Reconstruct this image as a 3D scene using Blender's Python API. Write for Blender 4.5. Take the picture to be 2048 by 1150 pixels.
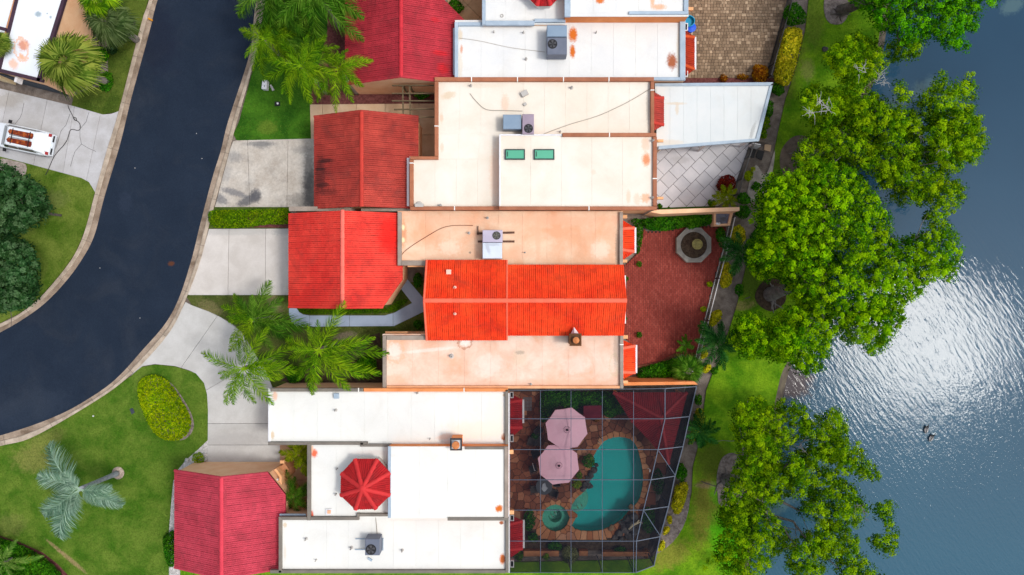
import bpy, bmesh, math, random
import numpy as np
from mathutils import Vector, Matrix, Euler
for _o in list(bpy.data.objects):
    bpy.data.objects.remove(_o)
random.seed(7)
RNG = np.random.default_rng(11)
scene = bpy.context.scene
COL = scene.collection
PI = math.pi
R = math.radians
# ------------------------------------------------------------------ camera
S = 30.0            # photo pixels per metre on the ground
H = 45.51           # flying height of the camera
cam_d = bpy.data.cameras.new('camera')
cam_d.sensor_width = 36.0
cam_d.lens = 24.0
cam_d.clip_start = 0.5
cam_d.clip_end = 1500.0
cam = bpy.data.objects.new('camera', cam_d)
cam.location = (0, 0, H)
COL.objects.link(cam)
scene.camera = cam
# ------------------------------------------------------------------ sky, sun, exposure
SUN_DIR = Vector((27.0, -3.6, 45.5)).normalized()
SUN_EL = math.asin(SUN_DIR.z)
SUN_AZ = math.atan2(SUN_DIR.x, SUN_DIR.y)
world = bpy.data.worlds.new('World')
scene.world = world
world.use_nodes = True
wn = world.node_tree
wn.nodes.clear()
sky = wn.nodes.new('ShaderNodeTexSky')
sky.sky_type = 'NISHITA'
sky.sun_disc = False
sky.sun_elevation = SUN_EL
sky.sun_rotation = SUN_AZ
sky.air_density = 1.0
sky.dust_density = 3.0
sky.ozone_density = 1.0
hs = wn.nodes.new('ShaderNodeHueSaturation')
hs.inputs['Saturation'].default_value = 0.45
bgn = wn.nodes.new('ShaderNodeBackground')
bgn.inputs['Strength'].default_value = 0.15
wo = wn.nodes.new('ShaderNodeOutputWorld')
wn.links.new(sky.outputs[0], hs.inputs['Color'])
wn.links.new(hs.outputs[0], bgn.inputs[0])
wn.links.new(bgn.outputs[0], wo.inputs[0])
sun_d = bpy.data.lights.new('sun', 'SUN')
sun_d.energy = 1.25
sun_d.angle = R(10)
sun_d.color = (1.0, 0.96, 0.9)
sun = bpy.data.objects.new('sun', sun_d)
sun.rotation_euler = SUN_DIR.to_track_quat('Z', 'Y').to_euler()
sun.location = (40, -5, 70)
COL.objects.link(sun)
scene.view_settings.view_transform = 'Standard'
scene.view_settings.look = 'None'
scene.view_settings.exposure = 0.45
scene.view_settings.gamma = 1.0
scene.view_settings.use_curve_mapping = False
scene.render.engine = 'CYCLES'
scene.cycles.max_bounces = 6
scene.cycles.diffuse_bounces = 3
scene.cycles.glossy_bounces = 3
scene.cycles.transparent_max_bounces = 12
scene.cycles.use_denoising = True

# ------------------------------------------------------------------ helpers
def P(px, py, z=0.0):
    k = (H - z) / H / S
    return ((px - 1024.0) * k, (575.0 - py) * k, z)
def P2(px, py, z=0.0):
    p = P(px, py, z)
    return (p[0], p[1])
def PP(pts, z=0.0):
    return [P2(a, b, z) for a, b in pts]
def rectp(x0, y0, x1, y1):
    return [(x0, y0), (x1, y0), (x1, y1), (x0, y1)]
def smooth_poly(pts, n=6, closed=True):
    out = []
    m = len(pts)
    rng = range(m) if closed else range(m - 1)
    for i in rng:
        if closed:
            p0, p1, p2, p3 = pts[i - 1], pts[i], pts[(i + 1) % m], pts[(i + 2) % m]
        else:
            p0, p1, p2, p3 = pts[max(i - 1, 0)], pts[i], pts[i + 1], pts[min(i + 2, m - 1)]
        for k in range(n):
            t = k / n
            out.append(tuple(0.5 * (2 * b + (c - a) * t + (2 * a - 5 * b + 4 * c - d) * t * t + (3 * b - a - 3 * c + d) * t ** 3)
                             for a, b, c, d in zip(p0, p1, p2, p3)))
    if not closed:
        out.append(tuple(pts[-1]))
    return out
def area2(poly):
    return 0.5 * sum(poly[i - 1][0] * poly[i][1] - poly[i][0] * poly[i - 1][1] for i in range(len(poly)))
def clip_half(poly, a, b, c):
    """keep a*x+b*y<=c"""
    out = []
    n = len(poly)
    for i in range(n):
        p, q = poly[i - 1], poly[i]
        dp, dq = a * p[0] + b * p[1] - c, a * q[0] + b * q[1] - c
        if (dp <= 0) != (dq <= 0):
            t = dp / (dp - dq)
            out.append((p[0] + (q[0] - p[0]) * t, p[1] + (q[1] - p[1]) * t))
        if dq <= 0:
            out.append(q)
    return out
def clip_convex(poly, cl):
    if area2(cl) < 0:
        cl = cl[::-1]
    for i in range(len(cl)):
        (x0, y0), (x1, y1) = cl[i - 1], cl[i]
        a, b = (y1 - y0), -(x1 - x0)
        poly = clip_half(poly, a, b, a * x0 + b * y0)
        if len(poly) < 3:
            return []
    return poly
def inset(poly, d):
    if area2(poly) < 0:
        poly = poly[::-1]
    out = poly
    for i in range(len(poly)):
        (x0, y0), (x1, y1) = poly[i - 1], poly[i]
        a, b = (y1 - y0), -(x1 - x0)
        l = math.hypot(a, b)
        if l < 1e-6:
            continue
        out = clip_half(out, a / l, b / l, (a * x0 + b * y0) / l - d)
        if len(out) < 3:
            return []
    return out
def pip(px, py, poly):
    px = np.asarray(px, float); py = np.asarray(py, float)
    inside = np.zeros(px.shape, bool)
    n = len(poly)
    for i in range(n):
        x0, y0 = poly[i - 1]; x1, y1 = poly[i]
        if y0 == y1:
            continue
        c = ((y0 > py) != (y1 > py)) & (px < (x1 - x0) * (py - y0) / (y1 - y0) + x0)
        inside ^= c
    return inside
def edge_dist(px, py, poly):
    d = np.full(np.shape(px), 1e9)
    for i in range(len(poly)):
        x0, y0 = poly[i - 1]; x1, y1 = poly[i]
        l2 = (x1 - x0) ** 2 + (y1 - y0) ** 2 + 1e-9
        t = np.clip(((px - x0) * (x1 - x0) + (py - y0) * (y1 - y0)) / l2, 0, 1)
        d = np.minimum(d, np.hypot(px - x0 - t * (x1 - x0), py - y0 - t * (y1 - y0)))
    return d
def lin(c):
    c = c / 255.0
    return c / 12.92 if c <= 0.04045 else ((c + 0.055) / 1.055) ** 2.4
def C(r, g, b, k=0.85):
    return (lin(r) * k, lin(g) * k, lin(b) * k)

WLOC = {}
def tag(o, label=None, cat=None, group=None, kind=None):
    if label: o['label'] = label
    if cat: o['category'] = cat
    if group: o['group'] = group
    if kind: o['kind'] = kind
    return o
def thing(name, label, cat, loc=(0, 0, 0), group=None, rotz=0.0, kind=None):
    o = bpy.data.objects.new(name, None)
    o.empty_display_size = 0.3
    o.location = loc
    o.rotation_euler = (0, 0, rotz)
    COL.objects.link(o)
    WLOC[o.name] = Vector(loc)
    return tag(o, label, cat, group, kind)
def mesh_np(name, verts, faces4, tint=None, mat=None, smooth=False):
    """verts (N,3); faces4 (M,4) or (M,3)"""
    me = bpy.data.meshes.new(name)
    verts = np.asarray(verts, np.float32)
    faces4 = np.asarray(faces4, np.int32)
    m, k = faces4.shape
    me.vertices.add(len(verts))
    me.vertices.foreach_set('co', verts.ravel())
    me.loops.add(m * k)
    me.loops.foreach_set('vertex_index', faces4.ravel())
    me.polygons.add(m)
    me.polygons.foreach_set('loop_start', np.arange(0, m * k, k, dtype=np.int32))
    me.polygons.foreach_set('use_smooth', np.full(m, bool(smooth)))
    if tint is not None:
        at = me.attributes.new('tint', 'FLOAT', 'FACE')
        at.data.foreach_set('value', np.asarray(tint, np.float32))
    me.update(calc_edges=True)
    if mat: me.materials.append(mat)
    return me
def link(name, me, parent=None, M=None, loc=None):
    o = bpy.data.objects.new(name, me)
    if parent is not None:
        o.parent = parent
        WLOC[o.name] = WLOC[parent.name].copy()
    else:
        WLOC[o.name] = Vector(loc) if loc is not None else Vector((0, 0, 0))
        if loc is not None: o.location = loc
    if M is not None:
        M = M.copy()
        if parent is not None:
            M.translation = M.translation - WLOC[parent.name]
        o.matrix_basis = M
    COL.objects.link(o)
    return o
class MB:
    def __init__(s):
        s.v = []; s.f = []; s.t = []
    def face(s, pts, t=0.0):
        i = len(s.v)
        s.v += [tuple(p) for p in pts]
        s.f.append(tuple(range(i, i + len(pts)))); s.t.append(t)
    def prism(s, poly, z0, z1, t=0.0, bottom=False):
        if len(poly) < 3: return
        if area2(poly) < 0: poly = poly[::-1]
        n = len(poly); i = len(s.v)
        s.v += [(x, y, z0) for x, y in poly] + [(x, y, z1) for x, y in poly]
        s.f.append(tuple(range(i + n, i + 2 * n))); s.t.append(t)
        for k in range(n):
            j = (k + 1) % n
            s.f.append((i + k, i + j, i + n + j, i + n + k)); s.t.append(t)
        if bottom:
            s.f.append(tuple(range(i + n - 1, i - 1, -1))); s.t.append(t)
    def bev_prism(s, poly, z0, z1, b=0.015, t=0.0):
        """prism with a small chamfer on the upper rim (convex outline)"""
        if len(poly) < 3: return
        if area2(poly) < 0: poly = poly[::-1]
        ins = inset(poly, b)
        if len(ins) != len(poly):
            return s.prism(poly, z0, z1, t)
        # match the starting vertex
        d = [math.hypot(ins[k][0] - poly[0][0], ins[k][1] - poly[0][1]) for k in range(len(ins))]
        k0 = d.index(min(d)); ins = ins[k0:] + ins[:k0]
        n = len(poly); i = len(s.v)
        s.v += [(x, y, z0) for x, y in poly] + [(x, y, z1 - b) for x, y in poly] + [(x, y, z1) for x, y in ins]
        for k in range(n):
            j = (k + 1) % n
            s.f.append((i + k, i + j, i + n + j, i + n + k)); s.t.append(t)
            s.f.append((i + n + k, i + n + j, i + 2 * n + j, i + 2 * n + k)); s.t.append(t)
        s.f.append(tuple(range(i + 2 * n, i + 3 * n))); s.t.append(t)
    def sheet(s, poly, z, t=0.0):
        if area2(poly) < 0: poly = poly[::-1]
        s.face([(x, y, z) for x, y in poly], t)
    def box(s, c, size, rot=0.0, t=0.0):
        """c = centre of the bottom face"""
        ca, sa = math.cos(rot), math.sin(rot)
        hx, hy = size[0] / 2, size[1] / 2
        poly = [(c[0] + x * ca - y * sa, c[1] + x * sa + y * ca) for x, y in ((-hx, -hy), (hx, -hy), (hx, hy), (-hx, hy))]
        s.prism(poly, c[2], c[2] + size[2], t, True)
    def bar(s, a, b, w, h, t=0.0):
        """rectangular bar from a to b, w wide (sideways), h tall"""
        a, b = Vector(a), Vector(b)
        d = (b - a).normalized()
        up = Vector((0, 0, 1)) if abs(d.z) < 0.95 else Vector((1, 0, 0))
        sd = d.cross(up).normalized() * (w / 2)
        uu = sd.normalized().cross(d).normalized() * (h / 2)
        i = len(s.v)
        for q in (a, b):
            for sx, sy in ((-1, -1), (1, -1), (1, 1), (-1, 1)):
                s.v.append(tuple(q + sd * sx + uu * sy))
        for f in ((0, 1, 2, 3), (7, 6, 5, 4), (0, 4, 5, 1), (1, 5, 6, 2), (2, 6, 7, 3), (3, 7, 4, 0)):
            s.f.append(tuple(i + k for k in f)); s.t.append(t)
    def tube(s, pts, radii, n=7, t=0.0, cap=True):
        pts = [Vector(p) for p in pts]
        if not hasattr(radii, '__len__'): radii = [radii] * len(pts)
        i0 = len(s.v)
        ref = Vector((0.31, 0.17, 0.93))
        for k, p in enumerate(pts):
            d = (pts[min(k + 1, len(pts) - 1)] - pts[max(k - 1, 0)])
            d = d.normalized() if d.length > 1e-7 else Vector((0, 0, 1))
            a = d.cross(ref)
            if a.length < 0.05: a = d.cross(Vector((1, 0, 0)))
            a.normalize(); b = d.cross(a)
            for j in range(n):
                an = 2 * PI * j / n
                s.v.append(tuple(p + (a * math.cos(an) + b * math.sin(an)) * radii[k]))
        for k in range(len(pts) - 1):
            for j in range(n):
                j2 = (j + 1) % n
                s.f.append((i0 + k * n + j, i0 + (k + 1) * n + j, i0 + (k + 1) * n + j2, i0 + k * n + j2)); s.t.append(t)
        if cap:
            s.f.append(tuple(i0 + j for j in range(n))); s.t.append(t)
            e = i0 + (len(pts) - 1) * n
            s.f.append(tuple(e + j for j in range(n - 1, -1, -1))); s.t.append(t)
    def lathe(s, c, prof, n=16, t=0.0, a0=0.0):
        i0 = len(s.v)
        for r, z in prof:
            for j in range(n):
                an = a0 + 2 * PI * j / n
                s.v.append((c[0] + r * math.cos(an), c[1] + r * math.sin(an), c[2] + z))
        for k in range(len(prof) - 1):
            for j in range(n):
                j2 = (j + 1) % n
                s.f.append((i0 + k * n + j, i0 + k * n + j2, i0 + (k + 1) * n + j2, i0 + (k + 1) * n + j)); s.t.append(t)
        s.f.append(tuple(i0 + (len(prof) - 1) * n + j for j in range(n))); s.t.append(t)
        s.f.append(tuple(i0 + n - 1 - j for j in range(n))); s.t.append(t)
    def mesh(s, name, mat, off=(0, 0, 0), smooth=False):
        me = bpy.data.meshes.new(name)
        me.from_pydata([(x - off[0], y - off[1], z - off[2]) for x, y, z in s.v], [], s.f)
        at = me.attributes.new('tint', 'FLOAT', 'FACE')
        at.data.foreach_set('value', np.asarray(s.t, np.float32))
        if smooth:
            me.polygons.foreach_set('use_smooth', np.ones(len(me.polygons), bool))
        if mat: me.materials.append(mat)
        me.update()
        return me
    def build(s, name, mat, parent=None, loc=None, smooth=False, label=None, cat=None, group=None, kind=None):
        if parent is not None: off = WLOC[parent.name]
        elif loc is not None: off = loc
        else: off = (0, 0, 0)
        o = link(name, s.mesh(name, mat, off, smooth), parent, None, loc)
        return tag(o, label, cat, group, kind)
def copy_tree(o, parent=None, loc=None, rotz=None, label=None):
    c = o.copy(); COL.objects.link(c)
    c.parent = parent
    if loc is not None: c.location = loc
    if rotz is not None: c.rotation_euler = (0, 0, rotz)
    if label: c['label'] = label
    WLOC[c.name] = Vector(c.location) if parent is None else WLOC[parent.name]
    for ch in list(o.children):
        copy_tree(ch, c)
    return c

# ------------------------------------------------------------------ materials
def new_mat(name):
    m = bpy.data.materials.new(name)
    m.use_nodes = True
    nt = m.node_tree
    return m, nt, nt.nodes['Principled BSDF']
def rgba(c): return (c[0], c[1], c[2], 1.0)
def nd(nt, t, **k):
    n = nt.nodes.new(t)
    for a, b in k.items(): setattr(n, a, b)
    return n
def mixc(nt, fac, a, b, mode='MIX'):
    n = nt.nodes.new('ShaderNodeMix'); n.data_type = 'RGBA'; n.blend_type = mode
    for s_, v in ((n.inputs[0], fac), (n.inputs[6], a), (n.inputs[7], b)):
        if hasattr(v, 'is_linked') or hasattr(v, 'links'):
            nt.links.new(v, s_)
        elif isinstance(v, (int, float)):
            s_.default_value = v
        else:
            s_.default_value = rgba(v)
    return n.outputs[2]
def mathn(nt, op, a, b=0.0, c=0.0, clamp=False):
    n = nt.nodes.new('ShaderNodeMath'); n.operation = op; n.use_clamp = clamp
    for s_, v in zip(n.inputs, (a, b, c)):
        if hasattr(v, 'links'): nt.links.new(v, s_)
        else: s_.default_value = v
    return n.outputs[0]
def maprange(nt, v, a, b, c=0.0, d=1.0, smooth=False):
    n = nt.nodes.new('ShaderNodeMapRange'); n.clamp = True
    if smooth: n.interpolation_type = 'SMOOTHSTEP'
    nt.links.new(v, n.inputs[0])
    for i, x in zip((1, 2, 3, 4), (a, b, c, d)): n.inputs[i].default_value = x
    return n.outputs[0]
def noise(nt, vec, scale, detail=5.0, rough=0.55, dist=0.0):
    n = nt.nodes.new('ShaderNodeTexNoise')
    n.inputs['Scale'].default_value = scale; n.inputs['Detail'].default_value = detail
    n.inputs['Roughness'].default_value = rough; n.inputs['Distortion'].default_value = dist
    nt.links.new(vec, n.inputs['Vector'])
    return n.outputs[0]
def pos(nt):
    return nt.nodes.new('ShaderNodeNewGeometry').outputs['Position']
def rnd_val(nt):
    """a different number for every separate piece: object random plus the face attribute"""
    oi = nt.nodes.new('ShaderNodeObjectInfo')
    at = nd(nt, 'ShaderNodeAttribute', attribute_name='tint')
    return mathn(nt, 'FRACT', mathn(nt, 'ADD', oi.outputs['Random'], at.outputs['Fac']))
def stain(nt, col, p, st):
    """st = (x, y, rx, ry, rot, colour, strength[, ring]) in world metres"""
    x, y, rx, ry, rot, c, k = st[:7]
    mp = nd(nt, 'ShaderNodeMapping', vector_type='TEXTURE')
    mp.inputs['Location'].default_value = (x, y, 0)
    mp.inputs['Rotation'].default_value = (0, 0, rot)
    mp.inputs['Scale'].default_value = (rx, ry, 1e5)
    nt.links.new(p, mp.inputs['Vector'])
    ln = nd(nt, 'ShaderNodeVectorMath', operation='LENGTH')
    nt.links.new(mp.outputs[0], ln.inputs[0])
    nz = noise(nt, p, 3.5 / max(0.25, min(rx, ry) * 1.4), 4, 0.6)
    d = mathn(nt, 'ADD', ln.outputs['Value'], mathn(nt, 'MULTIPLY', mathn(nt, 'SUBTRACT', nz, 0.5), 1.3))
    if len(st) > 7 and st[7]:
        f = mathn(nt, 'MULTIPLY', maprange(nt, d, 0.6, 0.95, 0, 1, True), maprange(nt, d, 1.15, 0.95, 0, 1, True))
    else:
        f = maprange(nt, d, 1.25, 0.5, 0, 1, True)
    f = mathn(nt, 'MULTIPLY', f, min(1.0, k * 1.08))
    return mixc(nt, f, col, c)
def mat(name, col, col2=None, scale=2.0, lo=0.35, hi=0.65, rough=0.8, spec=0.3, fine=0.12, fscale=30.0, bump=0.0, bscale=60.0,
        rnd=0.0, stains=(), metallic=0.0, streak=None, grime=0.0, gcol=(.045, .035, .032), gscale=.8):
    """a mottled surface: two colours blended by noise, fine grain, a shift per piece, stains of its own, optional relief"""
    m, nt, b = new_mat(name)
    p = pos(nt)
    out = None
    if col2 is not None:
        vec = p
        if streak:
            mp = nd(nt, 'ShaderNodeMapping'); mp.inputs['Scale'].default_value = streak
            nt.links.new(p, mp.inputs['Vector']); vec = mp.outputs[0]
        out = mixc(nt, maprange(nt, noise(nt, vec, scale, 6, 0.6, 0.3), lo, hi), col, col2)
    else:
        rg = nd(nt, 'ShaderNodeRGB'); rg.outputs[0].default_value = rgba(col); out = rg.outputs[0]
    if grime:      # weathering: irregular patches with a shape of their own
        g = mathn(nt, 'MULTIPLY', maprange(nt, noise(nt, p, gscale, 8, .68, .6), .5, .72), grime)
        out = mixc(nt, g, out, gcol)
    for st in stains:
        out = stain(nt, out, p, st)
    v = None
    if fine:
        v = maprange(nt, noise(nt, p, fscale, 3, 0.7), 0.2, 0.8, 1 - fine, 1 + fine)
    if rnd:
        r = maprange(nt, rnd_val(nt), 0, 1, 1 - rnd, 1 + rnd)
        v = mathn(nt, 'MULTIPLY', v, r) if v is not None else r
    if v is not None:
        h = nd(nt, 'ShaderNodeHueSaturation')
        nt.links.new(out, h.inputs['Color']); nt.links.new(v, h.inputs['Value'])
        out = h.outputs[0]
    nt.links.new(out, b.inputs['Base Color'])
    b.inputs['Roughness'].default_value = rough
    b.inputs['Specular IOR Level'].default_value = spec
    b.inputs['Metallic'].default_value = metallic
    if bump:
        bn = nd(nt, 'ShaderNodeBump'); bn.inputs['Strength'].default_value = bump; bn.inputs['Distance'].default_value = 0.02
        nt.links.new(noise(nt, p, bscale, 4, 0.7), bn.inputs['Height'])
        nt.links.new(bn.outputs[0], b.inputs['Normal'])
    return m
def leaf_mat(name, dark, mid, bright, transl=0.3, rough=0.55, vary=0.0):
    m, nt, b = new_mat(name)
    at = nd(nt, 'ShaderNodeAttribute', attribute_name='tint')
    cr = nd(nt, 'ShaderNodeValToRGB')
    cr.color_ramp.elements[0].color = rgba(dark)
    e = cr.color_ramp.elements.new(0.5); e.color = rgba(mid)
    cr.color_ramp.elements[-1].color = rgba(bright)
    if vary:      # fronds are separate objects: each a little older or younger
        oi = nt.nodes.new('ShaderNodeObjectInfo')
        f_ = mathn(nt, 'ADD', at.outputs['Fac'], mathn(nt, 'MULTIPLY', mathn(nt, 'SUBTRACT', oi.outputs['Random'], .5), vary))
        nt.links.new(f_, cr.inputs[0])
    else:
        nt.links.new(at.outputs['Fac'], cr.inputs[0])
    p = pos(nt)                     # patches of older and younger growth
    hv = nd(nt, 'ShaderNodeHueSaturation')
    nt.links.new(maprange(nt, noise(nt, p, 0.9, 3, .6), .25, .75, .482, .518), hv.inputs['Hue'])
    nt.links.new(maprange(nt, noise(nt, p, 0.55, 4, .6), .3, .7, .74, 1.18), hv.inputs['Value'])
    nt.links.new(cr.outputs[0], hv.inputs['Color'])
    nt.links.new(hv.outputs[0], b.inputs['Base Color'])
    b.inputs['Roughness'].default_value = max(rough, .6)
    b.inputs['Specular IOR Level'].default_value = 0.015
    tr = nd(nt, 'ShaderNodeBsdfTranslucent')
    nt.links.new(hv.outputs[0], tr.inputs[0])
    mx = nd(nt, 'ShaderNodeMixShader'); mx.inputs[0].default_value = transl
    nt.links.new(b.outputs[0], mx.inputs[1]); nt.links.new(tr.outputs[0], mx.inputs[2])
    nt.links.new(mx.outputs[0], nt.nodes['Material Output'].inputs[0])
    return m
# ------------------------------------------------------------------ ground, road, lawns, lake
SHORE = [(1800, -900), (1790, -300), (1770, -60), (1756, 60), (1740, 140), (1700, 225), (1655, 310), (1640, 420), (1642, 520), (1622, 620),
         (1592, 690), (1563, 738), (1551, 780), (1543, 830), (1545, 900), (1530, 960), (1505, 1020), (1490, 1090), (1480, 1170), (1470, 1400), (1450, 2100)]
SHORE_S = smooth_poly(SHORE, 5, closed=False)
POOL = smooth_poly([(1204, 888), (1214, 880), (1228, 875.5), (1246, 875), (1262, 880), (1273, 893), (1279, 912), (1284, 935), (1286, 960), (1282, 986),
                    (1275, 1004), (1258, 1022), (1242, 1040), (1222, 1052), (1202, 1060), (1180, 1062), (1158, 1060), (1144, 1052), (1140, 1036),
                    (1144, 1012), (1154, 996), (1166, 986), (1176, 974), (1180, 955), (1184, 932), (1190, 908)], 3)
SPA_C, SPA_R = (1111.0, 1036.0), 26.0
def ring(c, r, n=28):
    return [(c[0] + r * math.cos(2 * PI * k / n), c[1] + r * math.sin(2 * PI * k / n)) for k in range(n)]
def grow(poly, d):
    cx = sum(p[0] for p in poly) / len(poly); cy = sum(p[1] for p in poly) / len(poly)
    return [(x + (x - cx) / math.hypot(x - cx, y - cy) * d, y + (y - cy) / math.hypot(x - cx, y - cy) * d) for x, y in poly]

m_soil = mat('soil', (0.12, 0.095, 0.08), (0.25, 0.21, 0.18), 2.2, 0.3, 0.7, rough=0.95, spec=0.1, fine=0.4, fscale=22, bump=0.6, bscale=25)
base_pts = [(-130, -110), (-130, 110)] + [P2(a, b) for a, b in SHORE_S]
hole1 = PP(grow(POOL, 5)); hole2 = PP(ring(SPA_C, 31, 24))
def cw(p): return p if area2(p) > 0 else p[::-1]
def keyhole(outer, hole):
    if area2(outer) < 0: outer = outer[::-1]
    if area2(hole) > 0: hole = hole[::-1]
    hi = max(range(len(hole)), key=lambda k: hole[k][0])
    # nearest outer vertex to the right
    oi = min(range(len(outer)), key=lambda k: (outer[k][0] - hole[hi][0]) ** 2 + (outer[k][1] - hole[hi][1]) ** 2)
    return outer[:oi + 1] + hole[hi:] + hole[:hi + 1] + outer[oi:]
gb = MB()
# the yard with the pool is one rectangle with two keyholes; round it plain rectangles
yx0, yy1 = P2(1018, 778); yx1, yy0 = P2(1300, 1160)
left = [(-130, -110), (yx0, -110), (yx0, 110), (-130, 110)]
gb.sheet(left, -0.06)
sh = [P2(a, b) for a, b in SHORE_S]
right_poly = [(yx1, 110)] + sh + [(yx1, -110)]
gb.sheet(right_poly, -0.06)
gb.sheet([(yx0, yy1), (yx1, yy1), (yx1, 110), (yx0, 110)], -0.06)
gb.sheet([(yx0, -110), (yx1, -110), (yx1, yy0), (yx0, yy0)], -0.06)
xm = P2(1139.5, 0)[0]
def yard_with_hole(x0, x1, hole):
    y0, y1 = yy0, yy1
    if area2(hole) < 0: hole = hole[::-1]
    # split into an upper and a lower half at the hole's leftmost and rightmost points
    li = min(range(len(hole)), key=lambda k: hole[k][0]); ri = max(range(len(hole)), key=lambda k: hole[k][0])
    def walk(a, b):
        out = [a]
        while out[-1] != b: out.append((out[-1] + 1) % len(hole))
        return [hole[k] for k in out]
    low = walk(li, ri); up = walk(ri, li)          # counter-clockwise: lower chain left->right, upper chain right->left
    L, Q = hole[li], hole[ri]
    gb.sheet([(x0, y0), (x1, y0), (x1, Q[1])] + low[::-1] + [(x0, L[1])], -0.06)
    gb.sheet([(x1, y1), (x0, y1), (x0, L[1])] + up[::-1] + [(x1, Q[1])], -0.06)
yard_with_hole(yx0, P2(1142, 0)[0], hole2)
hp = [(max(x, P2(1142.5, 0)[0]), y) for x, y in hole1]
yard_with_hole(P2(1142, 0)[0], yx1, hp)
gb.build('ground', m_soil, label='bare brown soil and mulch under the gardens', cat='ground', kind='structure')

# bank of the lake and its bed
bk = MB()
prof = [(0, -0.06), (0.25, -0.16), (0.7, -0.42), (1.6, -0.75), (5.0, -1.6)]
for k in range(len(sh) - 1):
    for (d0, z0), (d1, z1) in zip(prof[:-1], prof[1:]):
        a, b = sh[k], sh[k + 1]
        bk.face([(a[0] + d0, a[1], z0), (b[0] + d0, b[1], z0), (b[0] + d1, b[1], z1), (a[0] + d1, a[1], z1)])
bk.sheet([(10, -110), (180, -110), (180, 110), (10, 110)], -1.6)
m_bank = mat('bank', (0.06, 0.048, 0.038), (0.12, 0.10, 0.07), 1.5, rough=0.9, fine=0.35, bump=0.5, bscale=18)
bk.build('lake_bank', m_bank, label='muddy bank sloping into the lake', cat='bank', kind='structure')

# lake
def make_water():
    m, nt, b = new_mat('lake_water')
    p = pos(nt)
    col = mixc(nt, maprange(nt, noise(nt, p, 0.05, 3, 0.5), 0.35, 0.65), (0.014, 0.044, 0.082), (0.022, 0.066, 0.115))
    sy_ = nd(nt, 'ShaderNodeSeparateXYZ'); nt.links.new(p, sy_.inputs[0])
    col = mixc(nt, maprange(nt, mathn(nt, 'ADD', sy_.outputs[1], mathn(nt, 'MULTIPLY', noise(nt, p, .08, 3), 8.0)), 8.0, -14.0, 0, .8), col, (0.036, 0.105, 0.155))
    sx, sy = P2(1592, 768)
    col = stain(nt, col, p, (sx, sy, 1.5, 1.3, 0.3, (0.075, 0.05, 0.045), 0.75))
    for (a, c_, rr, kk) in ((1715, 225, 1.5, .35), (1800, 205, 1.0, .3), (1560, 1010, 1.2, .4), (2035, 5, 0.9, .35), (1860, 175, 1.2, .3)):
        wx, wy = P2(a, c_)
        col = stain(nt, col, p, (wx, wy, rr, rr * .6, 0.5, (0.12, 0.2, 0.19), kk))
    nt.links.new(col, b.inputs['Base Color'])
    b.inputs['Roughness'].default_value = 0.03
    b.inputs['IOR'].default_value = 1.33
    b.inputs['Specular IOR Level'].default_value = 0.205
    # long wind ripples and finer chop
    def along(dx, dy):
        v = nd(nt, 'ShaderNodeVectorMath', operation='DOT_PRODUCT'); nt.links.new(p, v.inputs[0]); v.inputs[1].default_value = (dx, dy, 0)
        return v.outputs['Value']
    cm = nd(nt, 'ShaderNodeCombineXYZ')
    nt.links.new(mathn(nt, 'MULTIPLY', along(.57, -.82), .24), cm.inputs[0]); nt.links.new(along(.82, .57), cm.inputs[1])
    n1 = mathn(nt, 'MULTIPLY', mathn(nt, 'POWER', noise(nt, cm.outputs[0], 4.8, 2, 0.5, 0.2), 1.6), 1.5)
    n2 = noise(nt, p, 7.0, 2, 0.55)
    sxyz = nd(nt, 'ShaderNodeSeparateXYZ'); nt.links.new(p, sxyz.inputs[0])
    # the northern end lies in the lee of the trees and is nearly calm
    wind = mathn(nt, 'ADD', mathn(nt, 'MULTIPLY', sxyz.outputs[1], -0.055), mathn(nt, 'MULTIPLY', noise(nt, p, 0.12, 2), 0.8))
    wind = maprange(nt, wind, 0.0, 0.75, 0.12, 1.0)
    h = mathn(nt, 'MULTIPLY', mathn(nt, 'ADD', n1, mathn(nt, 'MULTIPLY', n2, maprange(nt, sxyz.outputs[1], -2.0, -13.0, .2, .9))), wind)
    for (a, c_, r_) in ((1886, 666, .16), (1877, 651, .2), (1892, 662, .19), (1863, 640, .17), (1882, 702, .13), (1649, 752, .22), (1690, 742, .14),
                        (1873, 663, .12), (1901, 724, .12), (1868, 676, .25), (1640, 735, .15)):
        wx, wy = P2(a, c_)
        ds = nd(nt, 'ShaderNodeVectorMath', operation='DISTANCE'); nt.links.new(p, ds.inputs[0]); ds.inputs[1].default_value = (wx, wy, -0.45)
        q = mathn(nt, 'ABSOLUTE', mathn(nt, 'SUBTRACT', ds.outputs['Value'], r_))
        h = mathn(nt, 'ADD', h, maprange(nt, q, 0.0, 0.05, 0.16, 0.0, True))
    bn = nd(nt, 'ShaderNodeBump'); bn.inputs['Strength'].default_value = 0.5; bn.inputs['Distance'].default_value = 0.0175
    nt.links.new(h, bn.inputs['Height']); nt.links.new(bn.outputs[0], b.inputs['Normal'])
    return m
m_water = make_water()
lk = MB()
lk.sheet([(14, -110), (180, -110), (180, 110), (14, 110)], -0.45)
lk.build('lake', m_water, label='blue lake rippling under a cloudy sky', cat='lake', kind='structure')

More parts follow.
